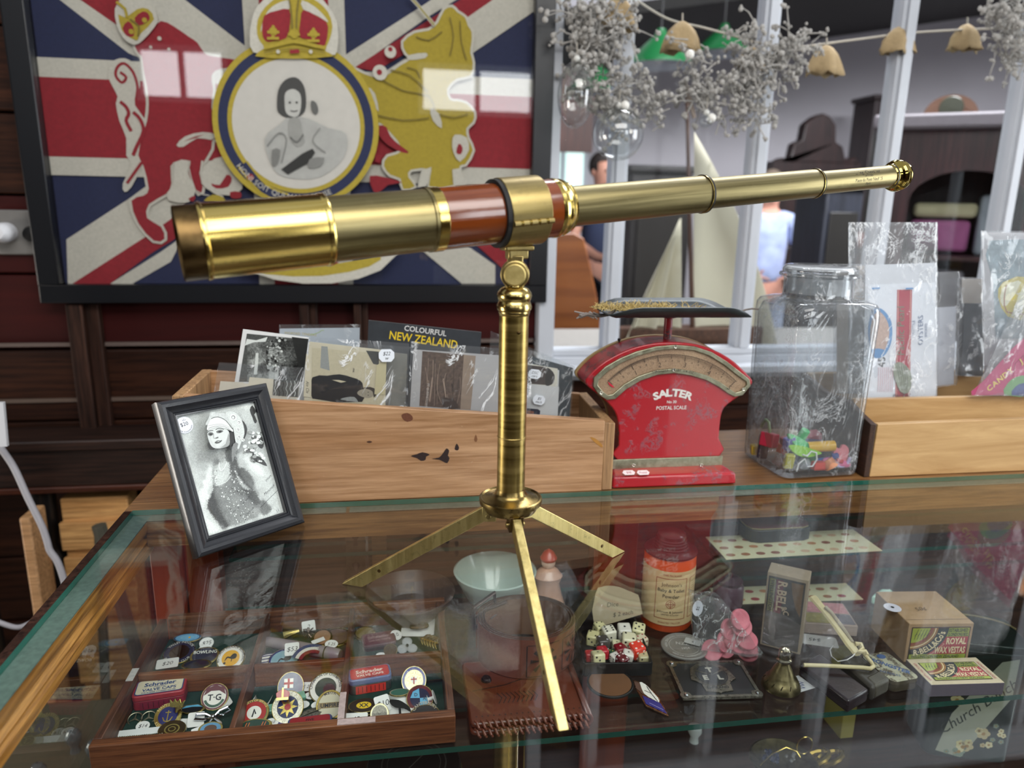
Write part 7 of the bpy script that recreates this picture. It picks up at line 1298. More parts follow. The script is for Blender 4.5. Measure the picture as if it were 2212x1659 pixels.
for i, (x, y) in enumerate(((1590, 945), (1560, 985))): badge(['green and silver car badge in the front right compartment', 'silver clip badge below the green car badge'][i], C4e, x, y, .0105, m_nick, E_('2c5a48' if i == 0 else '9a9c98'), None, 20, .4, lift=.005-.003*i)
p = at_tray(C4e, 1918, 990, .008); t = thing('white_stud', 'white shirt stud standing at the right wall of the front right compartment', 'stud', tuple(p), rot=(0, radians(70), 0)); m = MB(); m.lathe([(.0001, .0006), (.007, .0004), (.0072, 0), (.0018, -.0004), (.0018, -.006), (.0045, -.0064), (.0001, -.0070)], mk('dcdcd8', .3, var=0), 20); m.obj('stud_disc', t)
p = at_tray(C4e, 1880, 840, .006); t = thing('tie_bar', 'slim dull metal bar behind the silver crest badge', 'tie bar', tuple(p), rot=(0, 0, radians(3))); m = MB(); m.box((0, 0, 0), (.030, .0018, .0022), m_bronze); m.obj('bar', t)
# right back compartment
slip('white card with a bronze crest brooch in the back right compartment', C4e, 1765, 325, .038, .026, '', -8, 22, lift=.006)
p = at_tray(C4e, 1775, 310, .011); t = thing('bronze_brooch', 'bronze crest brooch pinned on the white card', 'brooch', tuple(p), rot=(radians(22), 0, 0)); m = MB(); m.prism(smoothp([(-.010, -.005), (-.009, .001), (-.003, .005), (0, .007), (.004, .005), (.010, .001), (.009, -.005)], 3), 0, .003, m_bronze); m.obj('crest', t, bevel=.0010); m = MB(); m.ball((0, .001, .0032), .0028, m_bronze, 10); m.obj('boss', t)
p = at_tray(C4e, 1662, 508, .005); t = thing('glass_flower_button', 'clear glass three petalled button in the back right compartment', 'button', tuple(p), rot=(radians(20), 0, 0)); 
for k in range(3): a = pi/2+2*pi*k/3; m = MB(); m.ball((.0062*cos(a), .0062*sin(a), 0), .0058, glassy('button_glass', (.82, .84, .84), 1.6, .03, haze=.3), 16, (1, 1, .4)); m.obj('petal', t)
m = MB(); m.lathe([(.0001, .003), (.0016, .0026), (.0020, 0)], mk('16201c', .3), 12); m.obj('centre_stud', t)
p = at_tray(C4e, 1862, 452, .006); t = thing('gilt_leaf_brooch', 'gilt feather brooch at the right of the back right compartment', 'brooch', tuple(p), rot=(radians(22), 0, radians(-35))); m = MB()
for k in range(12): m.tube([(-.010+.0018*k, 0, 0), (-.006+.0018*k, .0045*(1 if k % 2 else -1), .0015), (-.003+.0018*k, .0075*(1 if k % 2 else -1), .0005)], [.0010, .0012, .0006], Gd, 6)
m.tube([(-.011, 0, 0), (.014, 0, .0005)], .0012, Gd, 6); m.obj('feather', t)
badge('small bronze maple shaped badge in front of the dark red tin', C4e, 1505, 545, .0075, m_bronze, m_bronze, None, 30, 1., star=m_bronze, lift=.004); slip('white tag between the dark red tin and the white card', C4e, 1557, 402, .014, .013, '10', 40, 28, rnd_=True, lift=.006); slip('small white tag in front of the glass flower button', C4e, 1410, 585, .010, .005, '', 5, 15, rnd_=True); badge('dim gilt badge at the far left of the back right compartment', C4e, 1260, 385, .0125, Gd, E_('6a5c34'), None, 18, .8)
# ---- leather wallet and coiled belt
m_lea = mk('5c2a18', .32, var=.45, sc=25, bm=.25, coat=.25); m_lea2 = mk('6e3c2c', .4, var=.4, sc=30, bm=.2); m_ldk = mk('1f1210', .45, var=.3)
wl = thing('leather_wallet', 'brown tooled leather wallet with laced edges under the coiled belt', 'wallet', (.118, .594, SF)); x0w, x1w = -.056, .056
for nm, z0, z1, dy in (('lower_flap', .0003, .0055, 0), ('upper_flap', .0080, .0135, .001)):
    m = MB(); m.prism(rrect(.113, .098, .006), z0, z1, m_lea); m.obj(nm, wl, (0, .052+dy, 0), bevel=.0018)
m = MB(); m.lathe([(.0068, -.050), (.0068, .050)], m_lea, 16, a0=radians(-90), a1=radians(90), M=Matrix.Translation((.054, .052, .0084)) @ Matrix.Rotation(radians(90), 4, 'X')); m.obj('fold', wl, solid=.003)
for row, z, yy in ((0, .0135, .003), (1, .0066, .001)):
    m = MB()
    for k in range(19): x = x0w+.004+k*.0058; m.tube([(x, yy+.0045, z+.0003), (x+.0015, yy+.0005, z+.0011), (x+.003, yy-.0022, z-.0020), (x+.0045, yy-.0015, z-.0048)], .0013, m_lea2, 6)
    m.obj('lacing', wl)
m = MB(); m.keep = True
for k in range(20): m.poly([(x0w+.006+k*.0056+.0009*cos(a), .0135+.0009*sin(a)) for a in [2*pi*i/8 for i in range(8)]], m_ldk, .0137)
for k in range(9): m.line([(x0w+.030+k*.0045, .030), (x0w+.034+k*.0045, .038), (x0w+.030+k*.0045, .046)], .0009, m_ldk, .0137)
m.line([(x0w+.006, .052), (x0w+.04, .058), (x0w+.06, .066)], .0012, m_ldk, .0137); m.obj('tooling', wl, smooth=0)
m = MB(); m.lathe([(.0001, .0036), (.004, .0034), (.0052, .0018), (.0056, 0)], mk('2a1a14', .25, .5), 20, Matrix.Translation((-.034, .068, .0136))); m.obj('press_stud', wl)
bc = onz(1136, 1375, -.1095+.0); BCX, BCY, BH, BB = .131, .702, .045, .0145
bl = thing('coiled_belt', 'wide brown tooled leather belt coiled on top of the wallet', 'belt', (BCX, BCY, SF+.0142))
m = MB(); n_ = 150; vs = []; th0 = .0016
for i in range(n_+1):
    a = radians(200)+i/n_*2*pi*3.3; r = .0545-.0030*i/n_*3.3; r *= 1+.02*math.sin(a*2)
    for rr, z in ((r, .0003), (r, BH), (r-th0, BH), (r-th0, .0003)): vs.append((rr*cos(-a), rr*sin(-a)*.86, z-.0*(i/n_)))
f_ = []; 
for i in range(n_):
    for k in range(4): f_.append((i*4+k, i*4+(k+1) % 4, i*4+4+(k+1) % 4, i*4+4+k))
f_ += [(0, 1, 2, 3), (n_*4+3, n_*4+2, n_*4+1, n_*4)]
m.add(vs, f_, m_lea2); k1 = m.mi(mk('6a4a32', .85, var=.2, sc=40)); k2 = m.mi(mk('3a2a20', .7, var=.3, sc=90))
for i in range(n_): m.m[i*4+2] = k1; m.m[i*4+1] = k2
m.obj('strap', bl, smooth=50)
m = MB(); m.keep = True
def onbelt(a_deg, z, off=.0007):
    a = radians(a_deg); r = .0552+off; return V((r*cos(a), r*sin(a)*.86, z))
for ac in (-36, -78, 6):
    for k in range(8):
        b0 = 2*pi*k/8; P_ = [onbelt(ac+(2 if j == 0 else 15)*cos(b0+(0 if j == 0 else (j-1.5)*.28)), .022+(.002 if j == 0 else .0155)*math.sin(b0+(0 if j == 0 else (j-1.5)*.28))) for j in range(3)]
        m.add(P_, [(0, 1, 2)], m_ldk)
    for zz in (.004, .040): m.add([onbelt(ac-18+36*i/8, zz+dz) for i in range(9) for dz in (0, .0008)], [(2*i, 2*i+2, 2*i+3, 2*i+1) for i in range(8)], m_ldk)
    m.add([onbelt(ac+da, z_) for z_ in (.004, .040) for da in (-19.4, -18.2)], [(0, 1, 3, 2)], m_ldk)
m.obj('carved_pattern', bl, smooth=0)
m = MB(); bk_ = V((-.050, .020, BH-.004)); m.tube([bk_+V((-.004, -.010, -.012)), bk_+V((-.006, -.010, .012)), bk_+V((.020, .012, .016)), bk_+V((.022, .012, -.010))], .0022, mk('3c302c', .3, .7, var=.2), 8, True); m.tube([bk_+V((-.004, -.010, .000)), bk_+V((.012, .000, .004)), bk_+V((.034, .014, .003))], .0018, mk('4a3c36', .3, .7), 8); m.obj('buckle', bl)
# ---- box tray of dice
m_bt = mk('0e0f11', .35, var=.1); D0, D1 = onz(1263, 1431, SF+.016), onz(1406, 1429, SF+.016); D0.z = D1.z = SF; DW = (D1-D0).length; dx = (D1-D0).normalized(); DM = frame_from(D0, dx, V((-dx.y, dx.x, 0))); DD = .150
dt = thing('black_box_tray', 'open black plastic tray holding dice and a handwritten card', 'tray', tuple(D0), atan2(dx.y, dx.x))
for nm, a, b in (('base_panel', (0, 0, .0002), (DW, DD, .002)), ('front_wall', (0, -.0022, .0002), (DW, 0, .016)), ('back_wall', (0, DD, .0002), (DW, DD+.002, .016)), ('side_wall', (-.002, 0, .0002), (0, DD, .016)), ('side_wall', (DW, 0, .0002), (DW+.002, DD, .016))): m = MB(); m.span(a, b, m_bt); m.obj(nm, dt, bevel=.0004)
kA, kB = onz(*cpx(CD, 285, 1075), SF+.006), onz(*cpx(CD, 905, 1110), SF+.006); kx = (kB-kA).normalized(); kup = V((-kx.y, kx.x, 0))*sin(radians(18))+V((0, 0, cos(radians(18)))); kd = thing('kraft_card', 'curved top buff card handwritten Dice $2 each in the dice tray', 'card', tuple(kA))
s = Sheet(kA, kx, kup, CD, .0002, .00005); out_ = s.pts(smoothp([(285, 1130), (300, 640), (370, 565), (480, 545), (620, 560), (740, 610), (850, 655), (905, 730), (900, 1130)], 2)[:-2]); m = MB(); m.T = Matrix.Rotation(0, 4, 'X'); Mk = frame_from((0, 0, 0), kx, kup); m.T = Mk; m.prism(out_, -.0006, 0, mk('a5987c', .7, var=.06, sc=40)); m.obj('card_board', kd)
s.t('Dice', 530, 800, 62, mk('56503f', .7), 640, 790, italic=.2); s.t('$ 2 each', 670, 925, 56, mk('4a463a', .7), 800, 905, italic=.25, sx=1.05); s.put('handwriting', kd)
def pips(n):
    a = .26; return {1: [(0, 0)], 2: [(-a, a), (a, -a)], 3: [(-a, a), (0, 0), (a, -a)], 4: [(-a, a), (a, a), (-a, -a), (a, -a)], 5: [(-a, a), (a, a), (-a, -a), (a, -a), (0, 0)], 6: [(-a, a), (a, a), (-a, -a), (a, -a), (-a, 0), (a, 0)]}[n]
def die(label, x, y, s_, col, pip, top, fr, yaw, z=.0, tilt=(0, 0), rough=.25):
    u, v = cpx(CD, x, y); zc = SF+.0022+z+s_*.62; p = onz(u, v, zc); 
    t = thing('die', label, 'die', tuple(p), rot=(radians(tilt[0]), radians(tilt[1]), radians(yaw)))
    m = MB(); m.box((0, 0, 0), (s_,)*3, mk(col, rough, var=.04, coat=.3)); m.obj('cube_body', t, bevel=s_*.14)
    m = MB(); m.keep = True; pm = mk(pip, .4, var=0); h = s_/2+.00012
    for M_, n in ((Matrix.Translation((0, 0, h)), top), (Matrix.Translation((0, -h, 0)) @ UP, fr), (Matrix.Translation((-h, 0, 0)) @ Matrix.Rotation(-pi/2, 4, 'Z') @ UP, 7-top if 7-top != fr else 3), (Matrix.Translation((h, 0, 0)) @ Matrix.Rotation(pi/2, 4, 'Z') @ UP, 2)):
        m.T = M_
        for px, py in pips(n): m.poly([(px*s_+s_*.085*cos(a), py*s_+s_*.085*sin(a)) for a in [2*pi*i/12 for i in range(12)]], pm, 0)
    m.obj('pips', t, smooth=0); return t
for a in [('cream die at the back left of the dice tray', 350, 1135, .0125, 'd2cc9c', '1a1a1a', 4, 2, 15, .004, (8, 5)), ('cream die with two spots at the left wall of the dice tray', 260, 1270, .0135, 'd0ca98', '1a1a1a', 2, 3, -25, .001, (5, 0)), ('white die showing a six in the dice tray', 480, 1205, .0145, 'e2dfcc', '15151a', 6, 1, 6, .004, (5, -4)), ('large white die showing a single spot at the back of the dice', 690, 1175, .0150, 'd9d6cc', '15151a', 1, 2, -6, .003, (10, 0)), ('cream die showing a five at the back right of the dice', 885, 1165, .0145, 'd4d0a4', '15151a', 5, 2, -22, .003, (18, 6)), ('big cream die showing two in the middle of the dice', 750, 1310, .0155, 'd8d4b4', '15151a', 2, 3, -14, .005, (6, 6)), ('ivory die with red spots at the right of the dice', 930, 1305, .0118, 'd2c8ac', '8c2028', 4, 5, 18, .001, (8, -8)), ('smoky grey see through die left of centre among the dice', 400, 1335, .0135, '4a4643', 'd8d8d8', 2, 3, 3, .003, (0, 0)), ('small ivory die with one spot in the middle of the dice', 580, 1365, .0098, 'd6d2b0', '15151a', 1, 2, -8, .002, (8, 6)), ('dark ruby red die with one white spot among the dice', 638, 1435, .0125, '7a1220', 'e0b8a8', 1, 2, 12, .0015, (4, -4)), ('bright orange red die showing four at the right of the dice', 868, 1430, .0150, 'd83c28', 'e8dcd4', 4, 5, 14, .003, (10, -6)), ('flat crimson die at the front left of the dice', 390, 1470, .0120, 'b0202c', 'c84048', 1, 3, 4, .001, (0, 0)), ('white die with one spot at the front of the dice', 740, 1515, .0118, 'd9d6cc', '15151a', 1, 2, -18, .001, (6, 8)), ('dull cream die with one spot in the front right corner of the dice tray', 955, 1545, .0118, 'b4ad86', '15151a', 1, 2, -4, .000, (4, 0)), ('cream rounded die with one spot at the front left of the dice tray', 330, 1540, .0135, 'ccc89c', '15151a', 1, 3, 3, .0015, (-12, 0)), ('dark red die with white spots at the front centre of the dice', 660, 1578, .0118, '581018', 'e8d8d4', 4, 5, 30, .0005, (12, 0)), ('small scarlet die in the front left corner of the dice tray', 215, 1510, .0100, 'a81c24', 'c84048', 2, 3, 0, 0, (0, 0)), ('tiny dark green die between the red dice', 530, 1490, .0090, '1c4a34', 'c8b040', 3, 2, 10, 0, (0, 0)), ('small white die at the front of the dice left of centre', 565, 1545, .0100, 'd8d4cc', '15151a', 1, 2, 25, 0, (6, 0))]: die(*a)
# ---- talc tin
ta = onz(1457, 1368, SF); tr_ = .0305; tc_ = V((ta.x, ta.y+tr_, SF)); tz = ony(1457, 1215, tc_.y-tr_).z-SF; m_or = mk('c84a12', .35, var=.12, sc=40); m_cap = mk('4a1c1e', .28, var=.15, sc=40, coat=.3)
tt = thing('talcum_tin', 'orange round toilet powder tin with a cream label and dark red cap', 'tin', tuple(tc_)); m = MB(); m.lathe([(.0001, .0003), (.0295, .0005), (tr_, .002), (tr_, tz-.002), (.0295, tz), (.0001, tz)], m_or, 56); m.obj('tin_body', tt)
m = MB(); m.lathe([(.0001, tz+.0235), (.0150, tz+.0232), (.0165, tz+.022), (.0168, tz+.018), (.0180, tz+.0172), (.0180, tz+.0150), (.0190, tz+.0142), (.0190, tz+.0118), (.0200, tz+.0110), (.0200, tz+.0085), (.0212, tz+.0076), (.0212, tz+.006), (.0290, tz+.0045), (.0312, tz+.003), (.0312, tz+.0008), (.0290, tz+.0004)], m_cap, 56); m.obj('screw_cap', tt)
m = MB(); m.lathe([(tr_+.0003, tz*.10), (tr_+.0003, tz*.86)], mk('c9b184', .55, var=.12, sc=30), 56); m.obj('paper_label', tt)
m = MB(); m.keep = True; mR = mk('8c3020', .5)
def oncyl(pts, z0): return [( (tr_+.0005+z0)*cos(radians(a)), (tr_+.0005+z0)*sin(radians(a)), z) for a, z in pts]
def cyltext(st_, sz, am, z, mat, bold=.0, sx=1.):
    vs, fs = textgeo(st_, bold); x0 = min(p.x for p in vs); x1 = max(p.x for p in vs); m.add(oncyl([(am+math.degrees(((p.x-x0)-(x1-x0)/2)*sz*sx/tr_), z+(p.y-.35)*sz) for p in vs], .0001), fs, mat)
def cylline(P_, w_, mat):
    for (a0, z0), (a1, z1) in zip(P_, P_[1:]):
        n__ = max(1, int(abs(a1-a0)/6)); wa = math.degrees(w_/tr_)/2 if abs(a1-a0) < 1 else 0; wz = w_/2 if abs(a1-a0) >= 1 else 0
        for k in range(n__): b0, b1 = a0+(a1-a0)*k/n__, a0+(a1-a0)*(k+1)/n__; y0, y1 = z0+(z1-z0)*k/n__, z0+(z1-z0)*(k+1)/n__; m.add(oncyl([(b0-wa, y0-wz), (b1-wa if wa else b1, y1-wz), (b1+wa if wa else b1, y1+wz), (b0+wa, y0+wz)], 0), [(0, 1, 2, 3)], mat)
A_ = -104
cylline([(A_-34, tz*.20), (A_+34, tz*.20), (A_+34, tz*.76), (A_-34, tz*.76), (A_-34, tz*.20)], .0007, mR); cylline([(A_+44, tz*.20), (A_+92, tz*.20), (A_+92, tz*.76), (A_+44, tz*.76), (A_+44, tz*.20)], .0007, mR); cylline([(A_-60, tz*.10), (A_+100, tz*.10)], .0010, mR)
for st_, sz, zz, mt, bo in (("THIS PACKAGE", .0032, .81, mR, 0), ("Johnson's", .0062, .68, mk('5a4a3c', .5), .0), ("Baby & Toilet", .0058, .60, INK, .01), ("Powder", .0062, .52, INK, .01), ("Johnson & Johnson", .0040, .30, INK, 0), ("LIMITED SLOUGH", .0026, .26, INK, 0), ("BORATED TALCUM", .0030, .145, mR, 0)): cyltext(st_, sz, A_, tz*zz, mt, bo)
for k in range(14): cylline([(A_+50, tz*(.70-.034*k)), (A_+86, tz*(.70-.034*k))], .0006, mk('8a7458', .6))
for r_ in (.0055, .0035): 
    Pc = [(A_+math.degrees(r_*cos(2*pi*i/20)/tr_), tz*.41+r_*math.sin(2*pi*i/20)) for i in range(21)]; Pi = [(A_+math.degrees((r_-.0006)*cos(2*pi*i/20)/tr_), tz*.41+(r_-.0006)*math.sin(2*pi*i/20)) for i in range(21)]
    m.add(oncyl([q for pr_ in zip(Pc, Pi) for q in pr_], 0), [(2*i, 2*i+2, 2*i+3, 2*i+1) for i in range(20)], mR)
cylline([(A_-10, tz*.41), (A_+10, tz*.41)], .0007, mR); cylline([(A_, tz*.41-.0055), (A_+.01, tz*.41+.0055)], .0007, mR); m.obj('label_print', tt, smooth=0)
# ---- medal, token bag, plate, badge, disc
def ondisc(name, label, cat, u, v, r, h, mat, sy=1.): p = onz(u, v, SF+h); return thing(name, label, cat, (p.x, p.y, SF+.0001))
t = ondisc('presentation_medal', 'large grey white medal lying flat beside the talcum tin', 'medal', 1478, 1394, .0265, .003, None); m = MB(); msil = mk('8f8d88', .35, .4, var=.15, sc=60); m.lathe([(.0001, .0003), (.0255, .0003), (.0262, .001), (.0262, .0024), (.0250, .0030), (.0240, .0024), (.0001, .0024)], msil, 48); m.obj('medal_disc', t)
m = MB(); m.keep = True; wz_ = mk('c8c6c0', .4, var=0); m.ring(0, 0, .0168, .0172, .0026, wz_, 40); m.text('NEW ZEALAND GOVERNMENT', .0040, 0, 0, .0026, wz_, arc=(.0205, 100)); m.text('VISIT OF COMMEMORATION', .0036, 0, 0, .0026, wz_, arc=(.0205, 275), flip=True); m.text('NZZY', .0075, .002, .004, .0026, wz_, rot=radians(-15)); m.text('1954', .005, 0, -.005, .0026, wz_); m.obj('lettering', t, smooth=0)
slip('small white ticket lying on the grey medal', C6, 850, 950, .018, .010, 'x', -35, 5, 'b8b8b4', lift=.002)
t, b0 = bag('token_bag', 'small clear bag of pink tokens standing beside the matchbox', 'bag', [(1492, 1278), (1558, 1292), (1648, 1410), (1500, 1396)], .700, glassy('token_polythene', (.95, .96, .97), 1.42, .06, .6, .7, 22, .06, .03), amp=.006, gap=.014, n_=22)
m_pk = mk('c46a78', .5, var=.1, sc=100)
for i, (x, y, ya, tl2) in enumerate([(1190, 790, 10, 60), (1200, 840, -8, 55), (1105, 860, 30, 70), (1210, 905, 0, 62), (1240, 940, -20, 30), (1130, 930, 25, 75), (1250, 985, 15, 50), (1245, 1025, -12, 22), (1070, 950, 40, 72), (990, 1010, -30, 65), (1085, 990, 5, 60), (1170, 960, 12, 40)]):
    u, v = cpx(C6, x, y); yy = .700+.002*(i % 4)-.004; p = ony(u, v, yy); t = thing('pink_token', ['topmost of the pink tokens in the clear bag', 'second pink token down on the right stack in the bag', 'pink token at the upper left of the bag', 'pink token facing out at the centre right of the bag', 'pink token edge lying right of centre in the bag', 'pink token behind the centre of the bag', 'pink token at the lower right of the bag', 'lowest pink token at the right of the bag', 'pink token at the left middle of the bag', 'lowest pink token at the far left of the bag', 'pink token low in the middle of the bag', 'pink token between the centre and right stacks in the bag'][i], 'token', tuple(p), rot=(radians(tl2), 0, radians(ya)), group='pink tokens in the clear bag'); m = MB(); m.lathe([(.0001, .0014), (.0070, .0014), (.0080, .0020), (.0112, .0020), (.0118, .0012), (.0118, -.0012), (.0112, -.0020), (.0080, -.0020), (.0070, -.0014), (.0001, -.0014)], m_pk, 28); m.obj('token_disc', t)
p = ony(1507, 1314, .690); t = thing('price_sticker', 'oval white sticker on the clear token bag', 'sticker', tuple(p)); m = MB(); m.T = UP; m.prism([(.0060*cos(2*pi*i/24), .0095*math.sin(2*pi*i/24)) for i in range(24)], 0, .0003, mk('d8dce6', .4, var=0)); m.obj('sticker_disc', t); m = MB(); m.keep = True; m.T = UP; m.text('$5', .005, 0, 0, .0005, INK, rot=1.2); m.obj('handwriting', t, smooth=0)
# plate with the TEL emblem
cTL, cTR, cBR, cBL = [onz(*cpx(C6, *q), SF+.004) for q in ((690, 1082), (1208, 1072), (1358, 1332), (783, 1352))]; ex = ((cTR-cTL)+(cBR-cBL)).normalized(); ey = V((-ex.y, ex.x, 0)); W_p = ((cTR-cTL).length+(cBR-cBL).length)/2; H_p = ((cTL-cBL).length+(cTR-cBR).length)/2*.97
pl = thing('emblem_plate', 'black rectangular emblem plate with a round crest in a nickel frame with corner screws', 'plate', (cBL.x, cBL.y, SF), atan2(ex.y, ex.x)); m_pw = metal('pewter_frame', '6a6860', '9a988c', (.25, .4), (90, 90, 90), .3)
m = MB(); m.span((.001, .001, .0012), (W_p-.001, H_p-.001, .0030), mk('1c1e20', .4, var=.3, sc=600, bm=.3)); m.obj('plate_face', pl)
m = MB(); strip(m, [(0, 0), (W_p, 0), (W_p, H_p), (0, H_p)], [(.0035, .0035), (W_p-.0035, .0035), (W_p-.0035, H_p-.0035), (.0035, H_p-.0035)], .0010, .0040, m_pw)
for x, y in ((.004, .004), (W_p-.004, .004), (.004, H_p-.004), (W_p-.004, H_p-.004)): m.lathe([(.0058, .0031), (.0058, .0041), (.0001, .0042)], m_pw, 20, Matrix.Translation((x, y, 0)))
m.obj('frame', pl)
for x, y in ((.004, .004), (W_p-.004, .004), (.004, H_p-.004), (W_p-.004, H_p-.004)): m = MB(); m.lathe([(.0001, .0062), (.0015, .0060), (.0022, .0050), (.0024, .0042)], chm, 14, Matrix.Translation((x, y, 0))); m.obj('screw', pl)
m = MB(); ecx, ecy = W_p*.50, H_p*.58; m.prism([(ecx+q[0]*.0215, ecy+q[1]*.0215) for q in [(-1.05, .1), (-.9, .6), (-.5, .95), (0, 1.08), (.5, .95), (.9, .6), (1.05, .1), (1.12, -.3), (.95, -.4), (.72, -.62), (.66, -1.22), (.1, -1.3), (0, -1.4), (-.1, -1.3), (-.66, -1.22), (-.72, -.62), (-.95, -.4), (-1.12, -.3)]], .0031, .0042, m_pw)
m.lathe([(.0001, .0043), (.0170, .0043)], mk('2a2c2e', .5), 40, Matrix.Translation((ecx, ecy, 0))); 
for r0, r1 in ((.0172, .0180), (.0150, .0154)): m.ring(ecx, ecy, r0, r1, .0045, m_pw, 40)
for a in (90+120, 90-120, -90): m.add([(ecx, ecy, .0045)]+[(ecx+.0168*cos(radians(a+180+da)), ecy+.0168*sin(radians(a+180+da)), .0045) for da in (-5, 5)], [(0, 1, 2)], m_pw)
for c, x, y in (('T', 0, .0085), ('E', -.0080, -.0045), ('L', .0080, -.0045)): m.text(c, .0105, ecx+x, ecy+y, .0048, mk('b4b2a8', .4, .3, var=0), bold=.06)
m.text('ENGLAND', .0050, ecx, ecy-.0205, .0043, mk('2a2c2e', .5), bold=.03); m.obj('emblem', pl)
q = [onz(*cpx(C6, *c), SF+.002) for c in ((415, 1215), (520, 1258), (605, 1335), (680, 1480), (512, 1405), (445, 1290))]; c0_ = q[0]; t = thing('lozenge_badge', 'slanting copper edged badge with white bird and blue enamel near the shelf edge', 'badge', (c0_.x, c0_.y, SF)); m = MB(); P_ = [(p.x-c0_.x, p.y-c0_.y) for p in q]; P_.reverse(); m.prism(P_, .0002, .0018, metal('copper_edge', '7c5844', 'a88060', (.2, .35), (60, 60, 60))); m.obj('badge_back', t, bevel=.0003)
s = Sheet((c0_.x, c0_.y, SF+.0019), (1, 0, 0), (0, 1, 0), C6, .0001, .00005); s.p([(490, 1335), (560, 1365), (618, 1390), (668, 1468), (515, 1395)], E_('2c2c78')); s.p([(470, 1240), (510, 1255), (545, 1290), (600, 1350), (610, 1385), (560, 1360), (500, 1320)], Wt, 2); s.p([(430, 1235), (470, 1245), (500, 1330), (445, 1285)], mk('5c4236', .4)); s.l([(520, 1270), (560, 1330), (600, 1380)], 6, INK, 2); s.l([(505, 1300), (550, 1320)], 5, INK); s.l([(540, 1390), (640, 1440)], 5, mk('8c8cc0', .4)); s.put('enamel_face', t)
t = ondisc('amber_disc', 'round brown and black rimmed lid in front of the dice tray', 'lid', 1318, 1476, .027, .002, None); m = MB(); m.lathe([(.0001, .0003), (.0235, .0003), (.0245, .001), (.0245, .003), (.0235, .0036), (.0222, .0030)], mk('141210', .4), 44); m.obj('rim', t); m = MB(); m.lathe([(.0001, .0031), (.0222, .0031)], mk('6c4c34', .3, var=.15), 44); m.obj('inlay', t)
# ---- vesta boxes
m_card = mk('9c8060', .8, var=.12, sc=120, bm=.15); m_strike = mk('5c5560', .85, var=.12, sc=300); VG, VR, VB, VC = mk('8f9c3a', .5, var=.08, sc=120), mk('9c2c3a', .5, var=.08, sc=120), mk('20242a', .5, var=.1), mk('d8c8a0', .5, var=.05)
def vesta(m, w_, h, z, dim=None):
    """the printed face, lower left corner at the origin"""
    g_, r_2, b_2, c_2 = dim or (VG, VR, VB, VC); X = lambda k: k*w_; Y = lambda k: k*h
    m.poly([(0, 0), (w_, 0), (w_, h), (0, h)], b_2, z); m.poly([(X(.012), Y(.02)), (X(.988), Y(.02)), (X(.988), Y(.975)), (X(.012), Y(.975))], r_2, z+.00005)
    m.poly([(X(.55), Y(.70)), (X(.985), Y(.70)), (X(.985), Y(.97)), (X(.55), Y(.97))], g_, z+.0001); m.poly([(X(.015), Y(.02)), (X(.985), Y(.02)), (X(.985), Y(.16)), (X(.015), Y(.16))], g_, z+.00028)
    def sect(r0, r1, mat, zz):
        c_ = (X(.012), Y(.972)); n_ = 20; vs = []
        for i in range(n_+1): a = radians(-90*i/n_); [vs.append((c_[0]+r*w_*cos(a), c_[1]+r*w_*sin(a)*min(1., (h*.93)/(w_*.62)), zz)) for r in (r0, r1)]
        m.add(vs, [(2*i, 2*i+1, 2*i+3, 2*i+2) for i in range(n_)], mat)
    sect(0, .62, b_2, z+.00015); sect(0, .435, mk('8c6434', .5), z+.0002); sect(.385, .40, c_2, z+.00025); sect(0, .36, mk('7c3c28', .5), z+.00022); sect(0, .30, g_, z+.00026)
    for k in range(5): x_ = X(.06+.05*k); m.line([(x_, Y(.62)), (x_+X(.02), Y(.78)), (x_+X(.05), Y(.93))], w_*.008, b_2, z+.0003); m.line([(x_, Y(.74)), (x_+X(.04), Y(.80))], w_*.008, b_2, z+.0003)
    m.text("R·BELL&Co's", w_*.165, X(.012), Y(.972), z+.0003, c_2, arc=(w_*.515, -45), flip=True, bold=.02, fit=w_*.66, asy=min(1., h*1.5/w_))
    m.text('ESTABLISHED', h*.145, X(.80), Y(.90), z+.0003, b_2, bold=.02, fit=w_*.32); m.text('(LONDON)1832', h*.145, X(.80), Y(.77), z+.0003, b_2, bold=.02, fit=w_*.34)
    m.text('ROYAL', h*.27, X(.79), Y(.565), z+.0003, c_2, bold=.03, fit=w_*.34); m.text('WAX VESTAS', h*.27, X(.70), Y(.29), z+.0003, c_2, bold=.03, fit=w_*.53); m.text('WELLINGTON NEW ZEALAND', h*.125, X(.46), Y(.09), z+.0003, b_2, bold=.02, fit=w_*.82); m.text('NON-POISONOUS', h*.06, X(.012), Y(.972), z+.0003, c_2, arc=(w_*.655, -46), flip=True, fit=w_*.38, asy=min(1., h*1.5/w_))
def pbx(name, label, A, B, dep, hgt, mat, side=None, bev=.0008, cat='box', topm=None):
    ex_ = (B-A).normalized(); t = thing(name, label, cat, (A.x, A.y, SF), atan2(ex_.y, ex_.x)); w_ = (B-A).length; m = MB(); m.span((0, 0, .0002), (w_, dep, hgt), mat)
    if side: k = m.mi(side); [m.m.__setitem__(i, k) for i in (2, 3, 4, 5)]
    m.obj('box_body', t, bevel=bev); return t, w_
A, B = onz(*cpx(CW_, 455, 1090), SF), onz(*cpx(CW_, 1335, 1075), SF); hb = ony(*cpx(CW_, 470, 565), A.y).z-SF
t, w_ = pbx('match_box', 'tall buff card matchbox standing behind the small flat one', A, B, .070, hb, m_card); m = MB(); m.keep = True; m.T = Matrix.Translation((.0035, -.0004, .004)) @ UP; vesta(m, w_-.007, hb-.008, .0002); m.obj('front_label', t, smooth=0)
m = MB(); m.keep = True; m.T = Matrix.Translation((0, 0, hb+.0003)); m.line([(.0, .008), (w_, .008)], .0005, mk('5a4632', .7), 0); m.text('50¢', .010, .030, .030, .0001, mk('5a4632', .7), rot=.2, italic=.3); m.obj('lid_writing', t, smooth=0)
